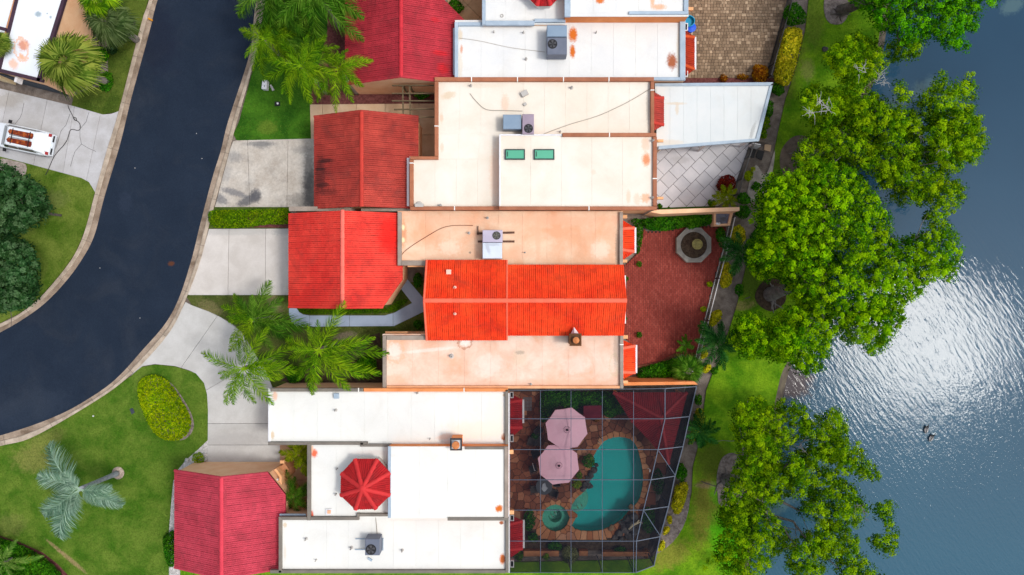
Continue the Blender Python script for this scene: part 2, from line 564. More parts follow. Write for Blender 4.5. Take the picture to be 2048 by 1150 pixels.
# road and kerbs
L_IN = [(365, -160), (315, 0), (299, 63), (263, 195), (240, 289), (209, 393), (190, 467), (170, 509), (139, 554), (101, 596), (63, 627), (0, 665), (-140, 735), (-500, 830)]
L_OUT = [(347, -160), (298, 0), (283, 45), (237, 223), (213, 302), (190, 385), (170, 460), (150, 507), (122, 547), (80, 595), (38, 628), (0, 647), (-150, 712), (-505, 800)]
R_IN = [(556, -160), (513, 0), (500, 104), (456, 243), (442, 300), (424, 358), (400, 450), (383, 519), (358, 596), (330, 648), (285, 700), (240, 750), (195, 786), (115, 831), (0, 871), (-150, 905), (-500, 960)]
R_OUT = [(574, -160), (531, 0), (513, 104), (474, 243), (459, 300), (443, 359), (418, 452), (400, 523), (370, 603), (345, 655), (310, 700), (261, 750), (199, 797), (70, 872), (0, 892), (-150, 925), (-505, 985)]
def resample(pl, step):
    pl = smooth_poly(pl, 8, closed=False)
    d = [0]
    for a, b in zip(pl[:-1], pl[1:]): d.append(d[-1] + math.hypot(b[0] - a[0], b[1] - a[1]))
    n = max(2, round(d[-1] / step)); out = []; j = 0
    for k in range(n + 1):
        t = d[-1] * k / n
        while j < len(d) - 2 and d[j + 1] < t: j += 1
        f = (t - d[j]) / (d[j + 1] - d[j] + 1e-9)
        out.append((pl[j][0] + (pl[j + 1][0] - pl[j][0]) * f, pl[j][1] + (pl[j + 1][1] - pl[j][1]) * f))
    return out
def nearest_on(pl, p):
    best = None
    for a, b in zip(pl[:-1], pl[1:]):
        l2 = (b[0] - a[0]) ** 2 + (b[1] - a[1]) ** 2 + 1e-9
        t = min(1, max(0, ((p[0] - a[0]) * (b[0] - a[0]) + (p[1] - a[1]) * (b[1] - a[1])) / l2))
        q = (a[0] + (b[0] - a[0]) * t, a[1] + (b[1] - a[1]) * t)
        dd = (q[0] - p[0]) ** 2 + (q[1] - p[1]) ** 2
        if best is None or dd < best[0]: best = (dd, q)
    return best[1]
lin_, lout_ = resample(L_IN, 12), smooth_poly(L_OUT, 8, closed=False)
rin_, rout_ = resample(R_IN, 12), smooth_poly(R_OUT, 8, closed=False)
m_road = mat('asphalt', (0.0110, 0.0190, 0.035), (0.0150, 0.0245, 0.043), 0.5, 0.3, 0.7, rough=0.9, spec=0.12, fine=0.32, fscale=18, bump=0.35, bscale=45, grime=.22, gcol=(.05, .055, .065), gscale=.35,
             stains=[P2(305, 60) + (1.6, 3.2, 0.3, (0.010, 0.014, 0.03), 0.5), P2(342, 527) + (.22, .18, 0, (.09, .035, .02), .9),
                     P2(250, 405) + (.5, .8, 0, (.03, .042, .07), .3), P2(60, 820) + (3, 1.2, .3, (.028, .04, .062), .35)])
rd = MB()
rd.face([P(a, b, -0.03) for a, b in lin_] + [P(a, b, -0.03) for a, b in rin_[::-1]])
road = rd.build('road', m_road, label='curving street of dark blue sealed asphalt', cat='road', kind='structure')
m_kerb = mat('kerb_concrete', C(196, 180, 162), C(158, 142, 124), 1.6, 0.35, 0.7, grime=.4, gscale=1.2, rough=0.9, fine=0.2, fscale=20, rnd=0.09, bump=0.3)
m_pan = mat('gutter_concrete', C(178, 160, 142), C(118, 100, 84), 1.0, 0.35, 0.7, rough=0.9, fine=0.25, fscale=16, rnd=0.08, bump=0.3)
def kerb(inn, out, label, per):
    t = thing('kerb', label, 'kerb', P(*inn[len(inn) // 2]), kind='structure')
    o2 = [nearest_on(out, p) for p in inn]
    k = 0
    while k < len(inn) - 1:
        e = min(k + per, len(inn) - 1)
        a, g = MB(), MB()
        tn = random.random()
        for j in range(k, e):
            def at(q, f, z):
                s0 = 0.02 if (q == k) else 0; s1 = 0.02 if (q == e) else 0
                x = inn[q][0] + (o2[q][0] - inn[q][0]) * f; y = inn[q][1] + (o2[q][1] - inn[q][1]) * f
                w = P(x, y, z)
                return Vector(w)
            def cut(v, q, q2, s_):  # pull segment ends apart by a centimetre
                return v + (at(q2, 0.5, 0) - at(q, 0.5, 0)).normalized() * s_
            pr = [(0.0, -0.06), (0.0, -0.022), (0.52, -0.012), (0.56, 0.085), (0.62, 0.1), (0.97, 0.1), (1.0, 0.085), (1.0, -0.06)]
            for i in range(len(pr) - 1):
                (f0, z0), (f1, z1) = pr[i], pr[i + 1]
                c0 = 0.012 if j == k else 0; c1 = -0.012 if j + 1 == e else 0
                q = [cut(at(j, f0, z0), j, j + 1, c0), cut(at(j + 1, f0, z0), j, j + 1, c1), cut(at(j + 1, f1, z1), j, j + 1, c1), cut(at(j, f1, z1), j, j + 1, c0)]
                (g if i < 2 else a).face(q[::-1], tn)
        s_ = a.build('kerb_segment', m_kerb, t)
        g.build('gutter_pan', m_pan, s_)
        k = e
    return t
kerb(lin_, lout_, 'tan concrete kerb along the inner, west side of the street', 8)
kerb(rin_, rout_, 'pale concrete kerb along the east side, by the townhouse driveways', 8)
# litter specks on the road
for i, (a, b) in enumerate([(270, 336), (404, 317), (393, 267), (200, 536), (280, 636)]):
    s_ = MB(); w = P(a, b, -0.029)
    s_.lathe(w, [(0.032, 0), (0.032, 0.012), (0.015, 0.02)], 6)
    s_.build('road_pebble', None, loc=w, label='tiny pale pebble lying on the dark asphalt', cat='pebble', group='pebbles on the street')
m_pebble = mat('pebble', (0.4, 0.4, 0.4))
for o in list(bpy.data.objects):
    if o.name.startswith('road_pebble'):
        if not o.data.materials: o.data.materials.append(m_pebble)

# lawns
def lawn_mat(name, a, b, stains=(), hi=0.65):
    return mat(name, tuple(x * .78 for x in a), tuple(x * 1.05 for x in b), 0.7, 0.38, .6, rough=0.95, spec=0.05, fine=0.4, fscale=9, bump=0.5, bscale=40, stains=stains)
g1a, g1b = (0.085, 0.155, 0.012), (0.125, 0.185, 0.02)
LAWNS = []
def lawn(px, name, m, label, z=0.02, smooth=0, dens=1.0, tcol=None):
    pl = smooth_poly(px, smooth) if smooth else px
    b = MB(); b.prism(PP(pl, z), -0.065, z)
    b.build(name, m, label=label, cat='lawn', kind='structure')
    LAWNS.append((pl, dens, tcol or m, z))
m_l1 = lawn_mat('lawn_olive', (0.062, 0.105, 0.014), (0.10, 0.135, 0.022))
m_l2 = lawn_mat('lawn_west', (0.07, 0.14, 0.012), (0.12, 0.165, 0.026), [P2(110, 400) + (1.0, 0.7, 0.3, (.15, .17, .05), .5)])
m_l3 = lawn_mat('lawn_deep', (0.028, 0.105, 0.008), (0.05, 0.14, 0.010), [P2(535, 255) + (0.7, 0.5, 0, (.11, .16, .02), .6)])
m_l4 = lawn_mat('lawn_dark_olive', (0.05, 0.078, 0.014), (0.085, 0.1, 0.025), [P2(420, 615) + (1.0, .5, -.4, (.2, .16, .08), .5), P2(548, 605) + (.4, 1.1, .5, (.2, .15, .09), .6), P2(690, 672) + (.8, .3, .2, (.22, .17, .14), .6)])  # dark olive grass with tan patches
m_l5 = lawn_mat('lawn_front', (0.056, 0.145, 0.010), (0.098, 0.158, 0.020),
                [P2(70, 920) + (1.6, 0.9, 0, (.22, .2, .06), .5), P2(142, 1120) + (1.4, .16, -.7, (.28, .2, .1), .7), P2(112, 1095) + (.9, .12, -.7, (.28, .2, .1), .6),
                 P2(90, 880) + (1.5, .6, .4, (.19, .19, .05), .5), P2(20, 1050) + (1.2, .8, 0, (.17, .17, .05), .4), P2(370, 920) + (2, 1.5, 0, (.06, .12, .012), .6)])
m_l6 = lawn_mat('lawn_lakeside', (0.085, 0.24, 0.007), (0.155, 0.29, 0.010),
                [P2(1412, 1010) + (1.0, 3.0, -.15, (.17, .17, .025), .85), P2(1340, 1110) + (1.6, .9, .5, (.2, .2, .03), .8), P2(1425, 920) + (1.4, 1.3, 0, (.10, .14, .015), .85),
                 P2(1488, 610) + (.9, .35, .2, (.28, .2, .09), .7), P2(1420, 970) + (1.1, .25, 0, (.28, .2, .1), .8), P2(1500, 560) + (.9, 1.8, 0, (.08, .13, .014), .9),
                 P2(1575, 130) + (1.0, 3.2, -.2, (.12, .16, .02), .75), P2(1630, 40) + (.8, 2.2, -.1, (.12, .17, .02), .7), P2(1615, 140) + (.5, .8, 0, (.2, .2, .06), .6),
                 P2(1470, 470) + (1.5, 2, 0, (.06, .11, .012), .7), P2(1555, 330) + (.5, 2.2, 0, (.10, .15, .015), .6), P2(1455, 1085) + (1.2, 2.4, 0.2, (.07, .35, .005), .8),
                 P2(1440, 985) + (.8, 1.0, 0, (.06, .3, .005), .6)])
BEDS = []
def bed(px, m, label, z=0.03, smooth=0, name='mulch_bed'):
    pl = smooth_poly(px, smooth) if smooth else px
    b = MB(); b.prism(PP(pl, z), -0.065, z)
    b.build(name, m, label=label, cat='flower bed', kind='structure')
    BEDS.append(pl)
m_red_mulch = mat('red_mulch', (0.085, 0.022, 0.02), (0.16, 0.055, 0.05), 6, rough=0.95, fine=0.5, fscale=25, bump=0.8, bscale=22)
m_mulch = mat('grey_mulch', (0.12, 0.095, 0.085), (0.26, 0.22, 0.2), 5, rough=0.95, fine=0.5, fscale=22, bump=0.8, bscale=22)
m_dark_mulch = mat('dark_mulch', (0.03, 0.018, 0.012), (0.075, 0.05, 0.03), 5, rough=0.95, fine=0.5, fscale=22, bump=0.8, bscale=22)
lawn([(-2500, -2500), (330, -900), (345, -160), (296, 0), (237, 223), (205, 229), (143, 211), (148, 190), (178, 0), (178, -160), (-200, -400)], 'lawn', m_l1, 'olive green lawn strip between the white roofed corner house and the street')
lawn([(-2500, 240), (0, 312), (52, 324), (163, 355), (178, 364), (190, 382), (172, 455), (150, 506), (122, 546), (80, 594), (38, 627), (0, 646), (-150, 711), (-505, 799), (-2500, 1200)], 'lawn', m_l2, 'mid green lawn under the dark trees west of the street')
lawn([(575, -160), (533, 0), (515, 104), (478, 243), (467, 268), (473, 280), (490, 282), (622, 277), (622, 208), (640, 205), (700, 180), (700, -900), (640, -900)], 'lawn', m_l3, 'deep green lawn with queen palms at the top of the street')
lawn([(372, 592), (380, 588), (580, 588), (600, 600), (850, 560), (860, 690), (760, 775), (545, 775), (490, 670), (470, 650), (430, 628), (385, 612)], 'lawn', m_l4, 'dark olive lawn between two driveways and the bright red garage')
lawn([(262, 752), (283, 734), (310, 729), (350, 733), (392, 746), (411, 770), (417, 820), (417, 930), (350, 945), (346, 1160), (346, 1300), (-600, 2600), (-2500, 2600), (-2500, 985), (-505, 983), (-150, 924), (0, 890), (70, 871), (199, 796)], 'lawn', m_l5, 'broad front lawn with the silver palm and oval hedge')
lk_left = [(1628, -900), (1622, -40), (1611, 60), (1594, 130), (1571, 200), (1557, 262), (1543, 330), (1535, 380), (1521, 430), (1509, 470), (1495, 520), (1477, 600), (1465, 640), (1452, 680),
           (1440, 722), (1425, 748), (1413, 780), (1406, 830), (1400, 880), (1386, 935), (1384, 985), (1371, 1042), (1340, 1078), (1300, 1118), (1255, 1120), (1000, 1125), (340, 1125), (340, 1300), (-600, 2700), (1440, 2100)]
sh_r = [(a + 4, b) for a, b in SHORE_S if -900 <= b <= 1400]
lawn(lk_left + sh_r[::-1], 'lawn', m_l6, 'vivid green lakeside lawn with dry patches')
bed([(412, 457), (416, 424), (430, 414), (580, 413), (580, 457)], lawn_mat('lawn_hedge', (.05, .09, .012), (.075, .11, .02)), 'grassy strip round the long hedge between two driveways', 0.032, name='hedge_strip')
bed([(627, 208), (700, 198), (740, 150), (690, 150), (690, -100), (650, -100), (655, 60), (640, 120), (622, 190)], m_red_mulch, 'red brown mulch under the palms beside the crimson roofed garage')
bed([(622, 208), (640, 175), (868, 175), (868, 209)], m_red_mulch, 'dark red mulch strip between two garages', 0.034)
bed([(480, 420), (578, 417), (578, 456), (500, 455)], m_red_mulch, 'thin line of red mulch at the foot of the long hedge', 0.036)
bed([(690, 690), (760, 665), (770, 770), (600, 772), (560, 760), (620, 730)], m_dark_mulch, 'dark brown mulch bed beside the pink flat roof', 0.034)
bed([(1366, 165), (1366, 156), (1560, 156), (1560, 168)], m_red_mulch, 'dark red mulch bed along the white patio cover', 0.034)
bed(smooth_poly([(1648, 5), (1655, -15), (1680, -20), (1697, 5), (1694, 35), (1680, 48), (1660, 46), (1650, 30)], 4), m_mulch, 'round mulch ring at the foot of the top lakeside tree', 0.05)
bed([(1510, 590), (1528, 562), (1562, 560), (1572, 600), (1545, 622), (1520, 612)], m_dark_mulch, 'bare dark earth under the great lakeside tree', 0.05, 4)
bed([(1434, 950), (1445, 915), (1472, 908), (1490, 950), (1480, 1005), (1442, 1012), (1435, 985)], m_mulch, 'grey rooty earth at the foot of the lower lakeside tree', 0.05, 4)
bed([(1563, 300), (1590, 272), (1625, 282), (1618, 345), (1580, 362), (1562, 340)], mat('bare_earth', (.09, .062, .048), (.17, .13, .1), 2, fine=.4, bump=.8, bscale=15), 'eroded bare earth on the bank beside the lawn', 0.05, 4)
bed([(-40, 1068), (0, 1072), (40, 1085), (85, 1105), (115, 1128), (140, 1155), (150, 1250), (-40, 1300)], m_red_mulch, 'mulch edging of the corner shrub bed', 0.04)
bed([(354, 942), (372, 920), (395, 900), (416, 880), (416, 945)], mat('white_gravel', (.3, .29, .28), (.6, .58, .56), 9, fine=.5, fscale=30, bump=1, bscale=25), 'white gravel corner beside the garage with a round shrub', 0.04, name='gravel_bed')
bed([(338, 1060), (343, 1000), (347, 960), (360, 950), (360, 1170), (338, 1170)], bpy.data.materials['white_gravel'], 'white gravel strip along the pink garage wall', 0.042, name='gravel_bed')
bed([(0, 318), (30, 322), (52, 330), (45, 352), (0, 340)], mat('dry_leaves', (.25, .2, .17), (.42, .36, .32), 7, fine=.5, bump=.8), 'pale dry litter between driveway and dark tree', 0.04, 4)
bed([(85, 175), (150, 190), (178, 178), (210, 170), (216, 140), (215, 100), (200, 0), (170, 0), (160, 90)], m_mulch, 'grey mulch bed under the fan palms', 0.035)
bed([(1550, 300), (1532, 350), (1512, 330), (1500, 360), (1495, 400), (1520, 400), (1540, 370)], mat('worn_concrete', (.25, .22, .19), (.4, .36, .32), 2, fine=.3, bump=.4), 'worn concrete apron beside the black gate', 0.038, 4)

# driveways and walks, every slab on its own
def slabs(t, px, cuts, m, z, gap=0.35, name='slab'):
    polys = [px]
    for (x, y, ang) in cuts:
        a, b = math.cos(R(ang)), math.sin(R(ang)); c = a * x + b * y
        nxt = []
        for q in polys:
            q1 = clip_half(q, a, b, c - gap); q2 = clip_half(q, -a, -b, -(c + gap))
            if len(q1) > 2 and abs(area2(q1)) > 4: nxt.append(q1)
            if len(q2) > 2 and abs(area2(q2)) > 4: nxt.append(q2)
        polys = nxt
    for q in polys:
        b = MB(); b.prism(PP(q, z), -0.05, z + random.uniform(-0.004, 0.004), random.random())
        b.build(name, m, t)
EXCL = []
def driveway(px, cuts, m, label, z=0.045, name='driveway', cat='driveway', gap=0.35):
    cx = sum(p[0] for p in px) / len(px); cy = sum(p[1] for p in px) / len(px)
    t = thing(name, label, cat, P(cx, cy), kind='structure')
    slabs(t, px, cuts, m, z, gap)
    EXCL.append(px)
    return t
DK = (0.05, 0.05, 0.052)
m_dE = mat('concrete_west', C(200, 200, 203), C(180, 178, 178), 0.8, fine=0.09, fscale=14, rnd=0.05, bump=0.15,
           stains=[P2(20, 200) + (1.5, .5, .2, (.3, .27, .22), .4), P2(60, 260) + (2, 1.2, .2, (.42, .41, .4), .35)])
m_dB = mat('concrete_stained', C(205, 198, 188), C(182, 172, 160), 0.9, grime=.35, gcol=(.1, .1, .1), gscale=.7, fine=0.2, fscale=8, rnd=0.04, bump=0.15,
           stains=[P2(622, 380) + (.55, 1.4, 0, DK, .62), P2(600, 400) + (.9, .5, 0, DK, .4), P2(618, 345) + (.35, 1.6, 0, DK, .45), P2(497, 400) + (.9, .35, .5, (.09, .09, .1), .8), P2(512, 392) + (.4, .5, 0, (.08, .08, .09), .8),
                   P2(468, 385) + (1.0, .25, -.3, (.14, .14, .15), .7), P2(440, 398) + (.7, .35, -.5, (.13, .13, .14), .7), P2(525, 290) + (.6, .3, 0, (.2, .19, .18), .6), P2(520, 288) + (1.2, .18, 0, (.15, .15, .15), .6),
                   P2(470, 315) + (.6, .4, 0, (.25, .24, .23), .6), P2(450, 345) + (.5, .7, 0, (.3, .29, .28), .5), P2(606, 300) + (.8, .3, 0, (.25, .24, .22), .5)])
m_dC = mat('concrete_clean', C(216, 210, 204), C(200, 193, 186), 0.8, fine=0.06, fscale=12, rnd=0.03, bump=0.12,
           stains=[P2(470, 464) + (3, .25, 0, (.4, .39, .38), .5), P2(565, 462) + (.7, .35, 0, (.3, .3, .3), .5)])
m_dD = mat('concrete_grey', C(204, 203, 200), C(188, 186, 182), 0.7, fine=0.07, fscale=12, rnd=0.04, bump=0.12,
           stains=[P2(470, 880) + (2.5, .5, 0, (.38, .37, .36), .5), P2(445, 905) + (1.2, .8, 0, (.4, .39, .38), .4)])
driveway([(-400, 80), (0, 177), (143, 211), (205, 229), (222, 228), (238, 222), (213, 302), (190, 384), (178, 364), (163, 356), (52, 326), (0, 313), (-400, 215)],
         [(88, 230, 12), (8, 230, 12), (-75, 230, 12), (137, 280, 10), (190, 280, 12)], m_dE, 'pale concrete driveway with the rusty roofed white car')
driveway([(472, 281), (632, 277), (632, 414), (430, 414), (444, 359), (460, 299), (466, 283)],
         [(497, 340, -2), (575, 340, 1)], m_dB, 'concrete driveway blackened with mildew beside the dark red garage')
driveway([(418, 458), (600, 457), (600, 590), (380, 590), (374, 589), (400, 523)],
         [(457, 520, 1), (531, 520, 0)], m_dC, 'clean pale concrete driveway in front of the bright red garage')
dD = [(371, 604), (382, 610), (417, 623), (440, 634), (463, 648), (480, 662), (492, 680), (530, 740), (545, 775), (560, 775), (560, 940), (415, 940), (416, 820), (414, 788), (408, 766), (392, 747), (377, 740), (350, 732), (310, 728), (285, 732), (262, 750), (310, 700), (345, 655)]
driveway(dD, [(480, 847, 90), (480, 890, 90), (430, 770, 60), (415, 660, 35)], m_dD, 'curved grey concrete driveway sweeping to the pink roofed garage')
m_walk = mat('walk_blue', C(166, 182, 206), C(152, 168, 192), 0.8, fine=0.06, rnd=0.05)
walk = [(578, 600), (592, 600), (593, 616), (598, 624), (606, 629), (620, 631), (769, 631), (790, 625), (800, 619), (824, 606), (797, 571), (814, 558), (848, 598), (850, 622), (788, 652), (600, 653.5), (590, 650), (583, 643), (578, 629)]
driveway(walk, [(619, 640, 0), (699, 640, 0), (786, 640, 0)], m_walk, 'blue grey concrete walk bending round the bright red garage to the door', 0.05, 'walkway', 'walkway')
# the second leg is cut by hand where the joint lies
m_walk2 = mat('walk_tan', C(214, 186, 156), C(196, 164, 132), 0.8, fine=0.08, rnd=0.06)
driveway([(620, 209), (870, 207), (870, 312), (836, 312), (832, 236), (800, 236), (629, 236), (627, 277), (622, 277)], [(645, 220, 0), (713, 220, 0), (770, 220, 0), (838, 230, 0), (850, 270, 90)], m_walk2, 'tan slab walk between the two upper garages under the pergola', 0.05, 'walkway', 'walkway')
driveway([(895, -60), (895, 5), (925, 45), (925, 60), (975, 60), (975, -60)], [(925, 20, 45), (945, 20, -45), (965, 30, 45)], mat('walk_sand', C(190, 160, 125), C(165, 135, 100), 1, fine=.1, rnd=.08), 'sandy slab entry court beside the crimson garage roof', 0.05, 'walkway', 'walkway')
driveway([(550, 888), (620, 888), (620, 1010), (575, 1000), (550, 940)], [(585, 920, 45), (590, 960, 90)], mat('walk_peach', C(205, 165, 135), C(180, 140, 110), 1, fine=.1, rnd=.08), 'small peach slab entry court between garage and white roofs', 0.048, 'walkway', 'walkway')
# cracks in the western driveway
m_crack = mat('crack', (.06, .06, .06), fine=0)
ck = MB()
for ln in ([(140, 228), (132, 250), (122, 262), (117, 280), (112, 295)], [(178, 224), (172, 244), (160, 258), (160, 274), (163, 288), (150, 303), (145, 318), (141, 333)], [(163, 288), (176, 296), (192, 303)], [(48, 206), (44, 226), (40, 236), (30, 248)]):
    for a, b in zip(ln[:-1], ln[1:]):
        dx, dy = b[0] - a[0], b[1] - a[1]; l = math.hypot(dx, dy); nx, ny = -dy / l * .35, dx / l * .35
        ck.sheet(PP([(a[0] + nx, a[1] + ny), (b[0] + nx, b[1] + ny), (b[0] - nx, b[1] - ny), (a[0] - nx, a[1] - ny)], .05), 0.0535)
ck.build('driveway_crack', m_crack, bpy.data.objects['driveway'])
# ------------------------------------------------------------------ houses
WALL_COLS = dict(peach=C(236, 188, 148), orange=C(228, 150, 96), cream=C(236, 206, 160))
m_wall = mat('stucco_peach', C(246, 200, 160, .95), C(238, 184, 142, .95), 1.2, fine=0.08, fscale=25, bump=0.3, bscale=50)
m_wall_o = mat('stucco_orange', C(236, 150, 92, .95), C(222, 132, 74, .95), 1.0, fine=0.1, fscale=20, bump=0.3, bscale=50)
m_wall_w = mat('stucco_white', C(232, 226, 220), C(215, 208, 200), 1.2, fine=0.06)
RUST = (0.58, 0.13, 0.004); RUSTD = (0.33, 0.075, 0.012); PEACHY = (0.75, 0.42, 0.27); TAN = (0.6, 0.46, 0.3); GREYD = (0.12, 0.11, 0.1)
def sp(px, py, z, rx, ry, c, k, rot=0.0, ring_=False):
    x, y = P2(px, py, z)
    f = (H - z) / H / S
    return (x, y, rx * f, ry * f, rot, c, k, ring_)
ZA, ZB, ZC, ZD = 3.3, 3.4, 3.0, 3.4
m_deckA = mat('roof_white_a', C(246, 245, 240, .78), C(236, 237, 236, .77), 0.5, rough=0.6, grime=.16, gcol=(.42, .36, .28), gscale=.55, fine=0.035, fscale=10, rnd=0.02, stains=[
    sp(1146, 69, ZA, 9, 16, RUST, .95), sp(1145, 103, ZA, 6, 14, RUST, .95), sp(1344, 123, ZA, 11, 17, RUSTD, .9), sp(1358, 100, ZA, 5, 55, TAN, .55), sp(923, 98, ZA, 3, 9, RUST, .6),
    sp(920, 130, ZA, 6, 30, TAN, .35), sp(920, 70, ZA, 6, 12, TAN, .6), sp(1200, 1, 4.3, 9, 7, RUST, .9), sp(1305, -4, 4.3, 5, 22, PEACHY, .9), sp(1318, 14, 4.3, 16, 6, PEACHY, .9), sp(1364, 120, ZA, 4, 25, GREYD, .5)])
m_deckB = mat('roof_white_b', C(252, 245, 232, .78), C(244, 232, 214, .77), 0.35, rough=0.6, grime=.16, gcol=(.42, .36, .28), gscale=.55, fine=0.03, fscale=10, rnd=0.015, stains=[
    sp(897, 191, ZB, 16, 8, TAN, .6, .3), sp(1010, 205, ZB, 8, 18, PEACHY, .45), sp(883, 236, ZB, 4, 10, PEACHY, .5), sp(884, 295, ZB, 4, 10, PEACHY, .4), sp(990, 350, ZB, 12, 55, PEACHY, .38),
    sp(1296, 210, ZB, 4, 38, GREYD, .35), sp(1292, 319, 4.1, 9, 15, PEACHY, .95), sp(1293, 319, 4.1, 7, 11, RUST, .55), sp(1291, 288, 4.1, 9, 15, PEACHY, .55), sp(1291, 396, 4.1, 10, 10, PEACHY, .9), sp(1257, 393, 4.1, 5, 14, PEACHY, .45), sp(1274, 398, 4.1, 8, 12, PEACHY, .4),
    sp(1187, 344, 4.1, 5, 6, PEACHY, .25), sp(960, 172, ZB, 40, 5, TAN, .2)])
m_deckB3 = mat('roof_blue_white', C(236, 238, 236, .78), C(224, 230, 230, .78), 0.4, rough=0.6, grime=.16, gcol=(.42, .36, .28), gscale=.55, fine=0.03, rnd=0.015, stains=[
    sp(1325, 230, 2.8, 18, 60, C(240, 236, 228, .78), .7), sp(1352, 207, 2.8, 20, 3, TAN, .5), sp(1354, 218, 2.8, 4, 12, TAN, .5), sp(1340, 285, 2.8, 30, 6, TAN, .35), sp(1505, 262, 2.8, 4, 20, GREYD, .3, -.3)])
PK = C(250, 190, 150)
m_deckC1 = mat('roof_peach', C(248, 186, 146, .76), C(254, 220, 188, .76), 0.5, 0.35, 0.62, rough=0.7, grime=.28, gcol=(.55, .32, .2), gscale=.8, fine=0.05, fscale=9, rnd=0.02, stains=[
    sp(806, 468, ZC, 8, 28, RUST, .45), sp(806, 455, ZC, 4, 6, C(255, 240, 190), .8), sp(806, 480, ZC, 4, 6, C(255, 240, 190), .8), sp(1076, 478, ZC, 6, 55, PEACHY, .6), sp(1110, 440, ZC, 150, 10, PEACHY, .5),
    sp(900, 440, ZC, 70, 10, PEACHY, .4), sp(1040, 505, ZC, 40, 14, PEACHY, .5), sp(930, 515, ZC, 90, 8, PEACHY, .45), sp(1235, 500, ZC, 5, 40, GREYD, .5), sp(1180, 480, ZC, 5, 40, PEACHY, .35), sp(1230, 440, ZC, 10, 12, PEACHY, .6),
    sp(900, 495, ZC, 24, 16, C(255, 240, 218), .4), sp(1200, 500, ZC, 20, 20, C(255, 240, 222), .4), sp(940, 505, ZC, 2.5, 2.5, GREYD, .6)])
m_deckC2 = mat('roof_pink', C(244, 188, 156, .77), C(252, 226, 206, .77), 0.55, 0.33, 0.62, rough=0.7, grime=.28, gcol=(.55, .32, .2), gscale=.8, fine=0.06, fscale=8, rnd=0.03, stains=[
    sp(788, 702, 3.2, 16, 16, C(255, 236, 226), .6), sp(790, 702, 3.2, 20, 24, PEACHY, .7, 0, True), sp(930, 684, 3.2, 12, 9, C(255, 246, 236), .7), sp(930, 686, 3.2, 15, 12, RUSTD, .5, 0, True), sp(903, 712, 3.2, 5, 6, C(255, 246, 236), .7),
    sp(1040, 715, 3.2, 16, 20, TAN, .35), sp(1040, 705, 3.2, 10, 4, GREYD, .35), sp(980, 730, 3.2, 30, 26, C(255, 242, 232), .35), sp(900, 720, 3.2, 25, 12, PEACHY, .35), sp(790, 760, 3.2, 25, 12, PEACHY, .5), sp(1228, 730, 3.2, 10, 22, TAN, .5, 0, True),
    sp(1232, 700, 3.2, 6, 40, GREYD, .3), sp(860, 700, 3.2, 60, 4, C(255, 242, 234), .4, .1), sp(1100, 765, 3.2, 140, 7, PEACHY, .4), sp(1150, 730, 3.2, 30, 20, C(255, 240, 230), .3)])
m_deckD = mat('roof_white_d', C(248, 247, 240, .79), C(240, 240, 235, .78), 0.4, rough=0.6, grime=.16, gcol=(.42, .36, .28), gscale=.55, fine=0.03, fscale=10, rnd=0.015, stains=[
    sp(550, 792, ZD, 5, 10, PEACHY, .7), sp(545, 870, ZD, 4, 8, TAN, .8), sp(1007, 874, ZD, 5, 8, RUSTD, .95), sp(1008, 790, ZD, 3, 3, TAN, .8), sp(890, 873, ZD, 18, 6, PEACHY, .5, .2), sp(629, 906, ZD, 7, 9, (.7, .13, .05), .9), sp(625, 898, ZD, 3, 7, PEACHY, .8), sp(625, 1030, ZD, 3, 10, (.6, .1, .05), .9),
    sp(998, 1017, 4.2, 8, 8, RUST, .95), sp(1003, 1045, ZD, 5, 4, RUSTD, .9), sp(1005, 1118, ZD, 6, 11, RUST, .95), sp(1006, 1118, ZD, 4, 9, RUSTD, .9), sp(570, 1050, ZD, 4, 5, TAN, .7), sp(960, 860, ZD, 70, 20, C(250, 235, 215), .6), sp(990, 830, ZD, 25, 40, C(250, 236, 220), .6),
    sp(770, 930, ZD, 10, 30, C(225, 215, 205), .5), sp(750, 905, ZD, 50, 6, C(225, 212, 205), .5), sp(570, 1105, ZD, 3, 16, TAN, .3)])
m_deckE = mat('roof_white_e', C(240, 244, 250), C(232, 238, 246), 0.5, rough=0.6, fine=0.03, stains=[
    sp(47, 90, 3.4, 12, 12, RUST, .7), sp(42, 100, 3.4, 14, 24, PEACHY, .8, .2, True), sp(27, 128, 3.4, 10, 12, PEACHY, .7, .5), sp(43, 113, 3.4, 5, 8, PEACHY, .9, .5), sp(76, 28, 3.4, 7, 6, (.25, .33, .38), .8), sp(101, 34, 3.4, 3, 3, (.25, .33, .38), .7), sp(94, 27, 3.4, 2, 2, (.25, .33, .38), .7), sp(20, 42, 3.4, 2, 2, (.1, .2, .4), .7)])
m_copB = mat('coping_brown', C(176, 112, 80), C(158, 96, 66), 1.5, fine=0.1, fscale=16, rnd=0.08, rough=.6)
m_copA = mat('coping_blue', C(176, 192, 206), C(158, 176, 192), 1.5, fine=0.06, rnd=0.06, rough=.5)
m_copC = mat('coping_taupe', C(168, 154, 142), C(148, 134, 122), 1.5, fine=0.08, rnd=0.06, rough=.6)
m_copCp = mat('coping_peach', C(236, 176, 132), C(220, 156, 112), 1.2, fine=0.08, rnd=0.06)
m_copD = mat('coping_grey', C(134, 126, 116), C(116, 110, 102), 1.5, fine=0.07, rnd=0.07, rough=.6)
m_copDo = mat('coping_orange', C(232, 150, 92), C(214, 130, 74), 1.2, fine=0.08, rnd=0.08)
m_copE = mat('coping_plum', C(74, 50, 66), C(60, 42, 56), 1.5, fine=0.1, rnd=0.08)
m_white = mat('white_trim', C(240, 240, 242), C(226, 226, 230), 2, fine=0.04, rough=.5)
m_joint = mat('white_caulk', C(246, 242, 236), fine=0.03)
m_dark = mat('dark_void', (0.012, 0.012, 0.014), fine=0)

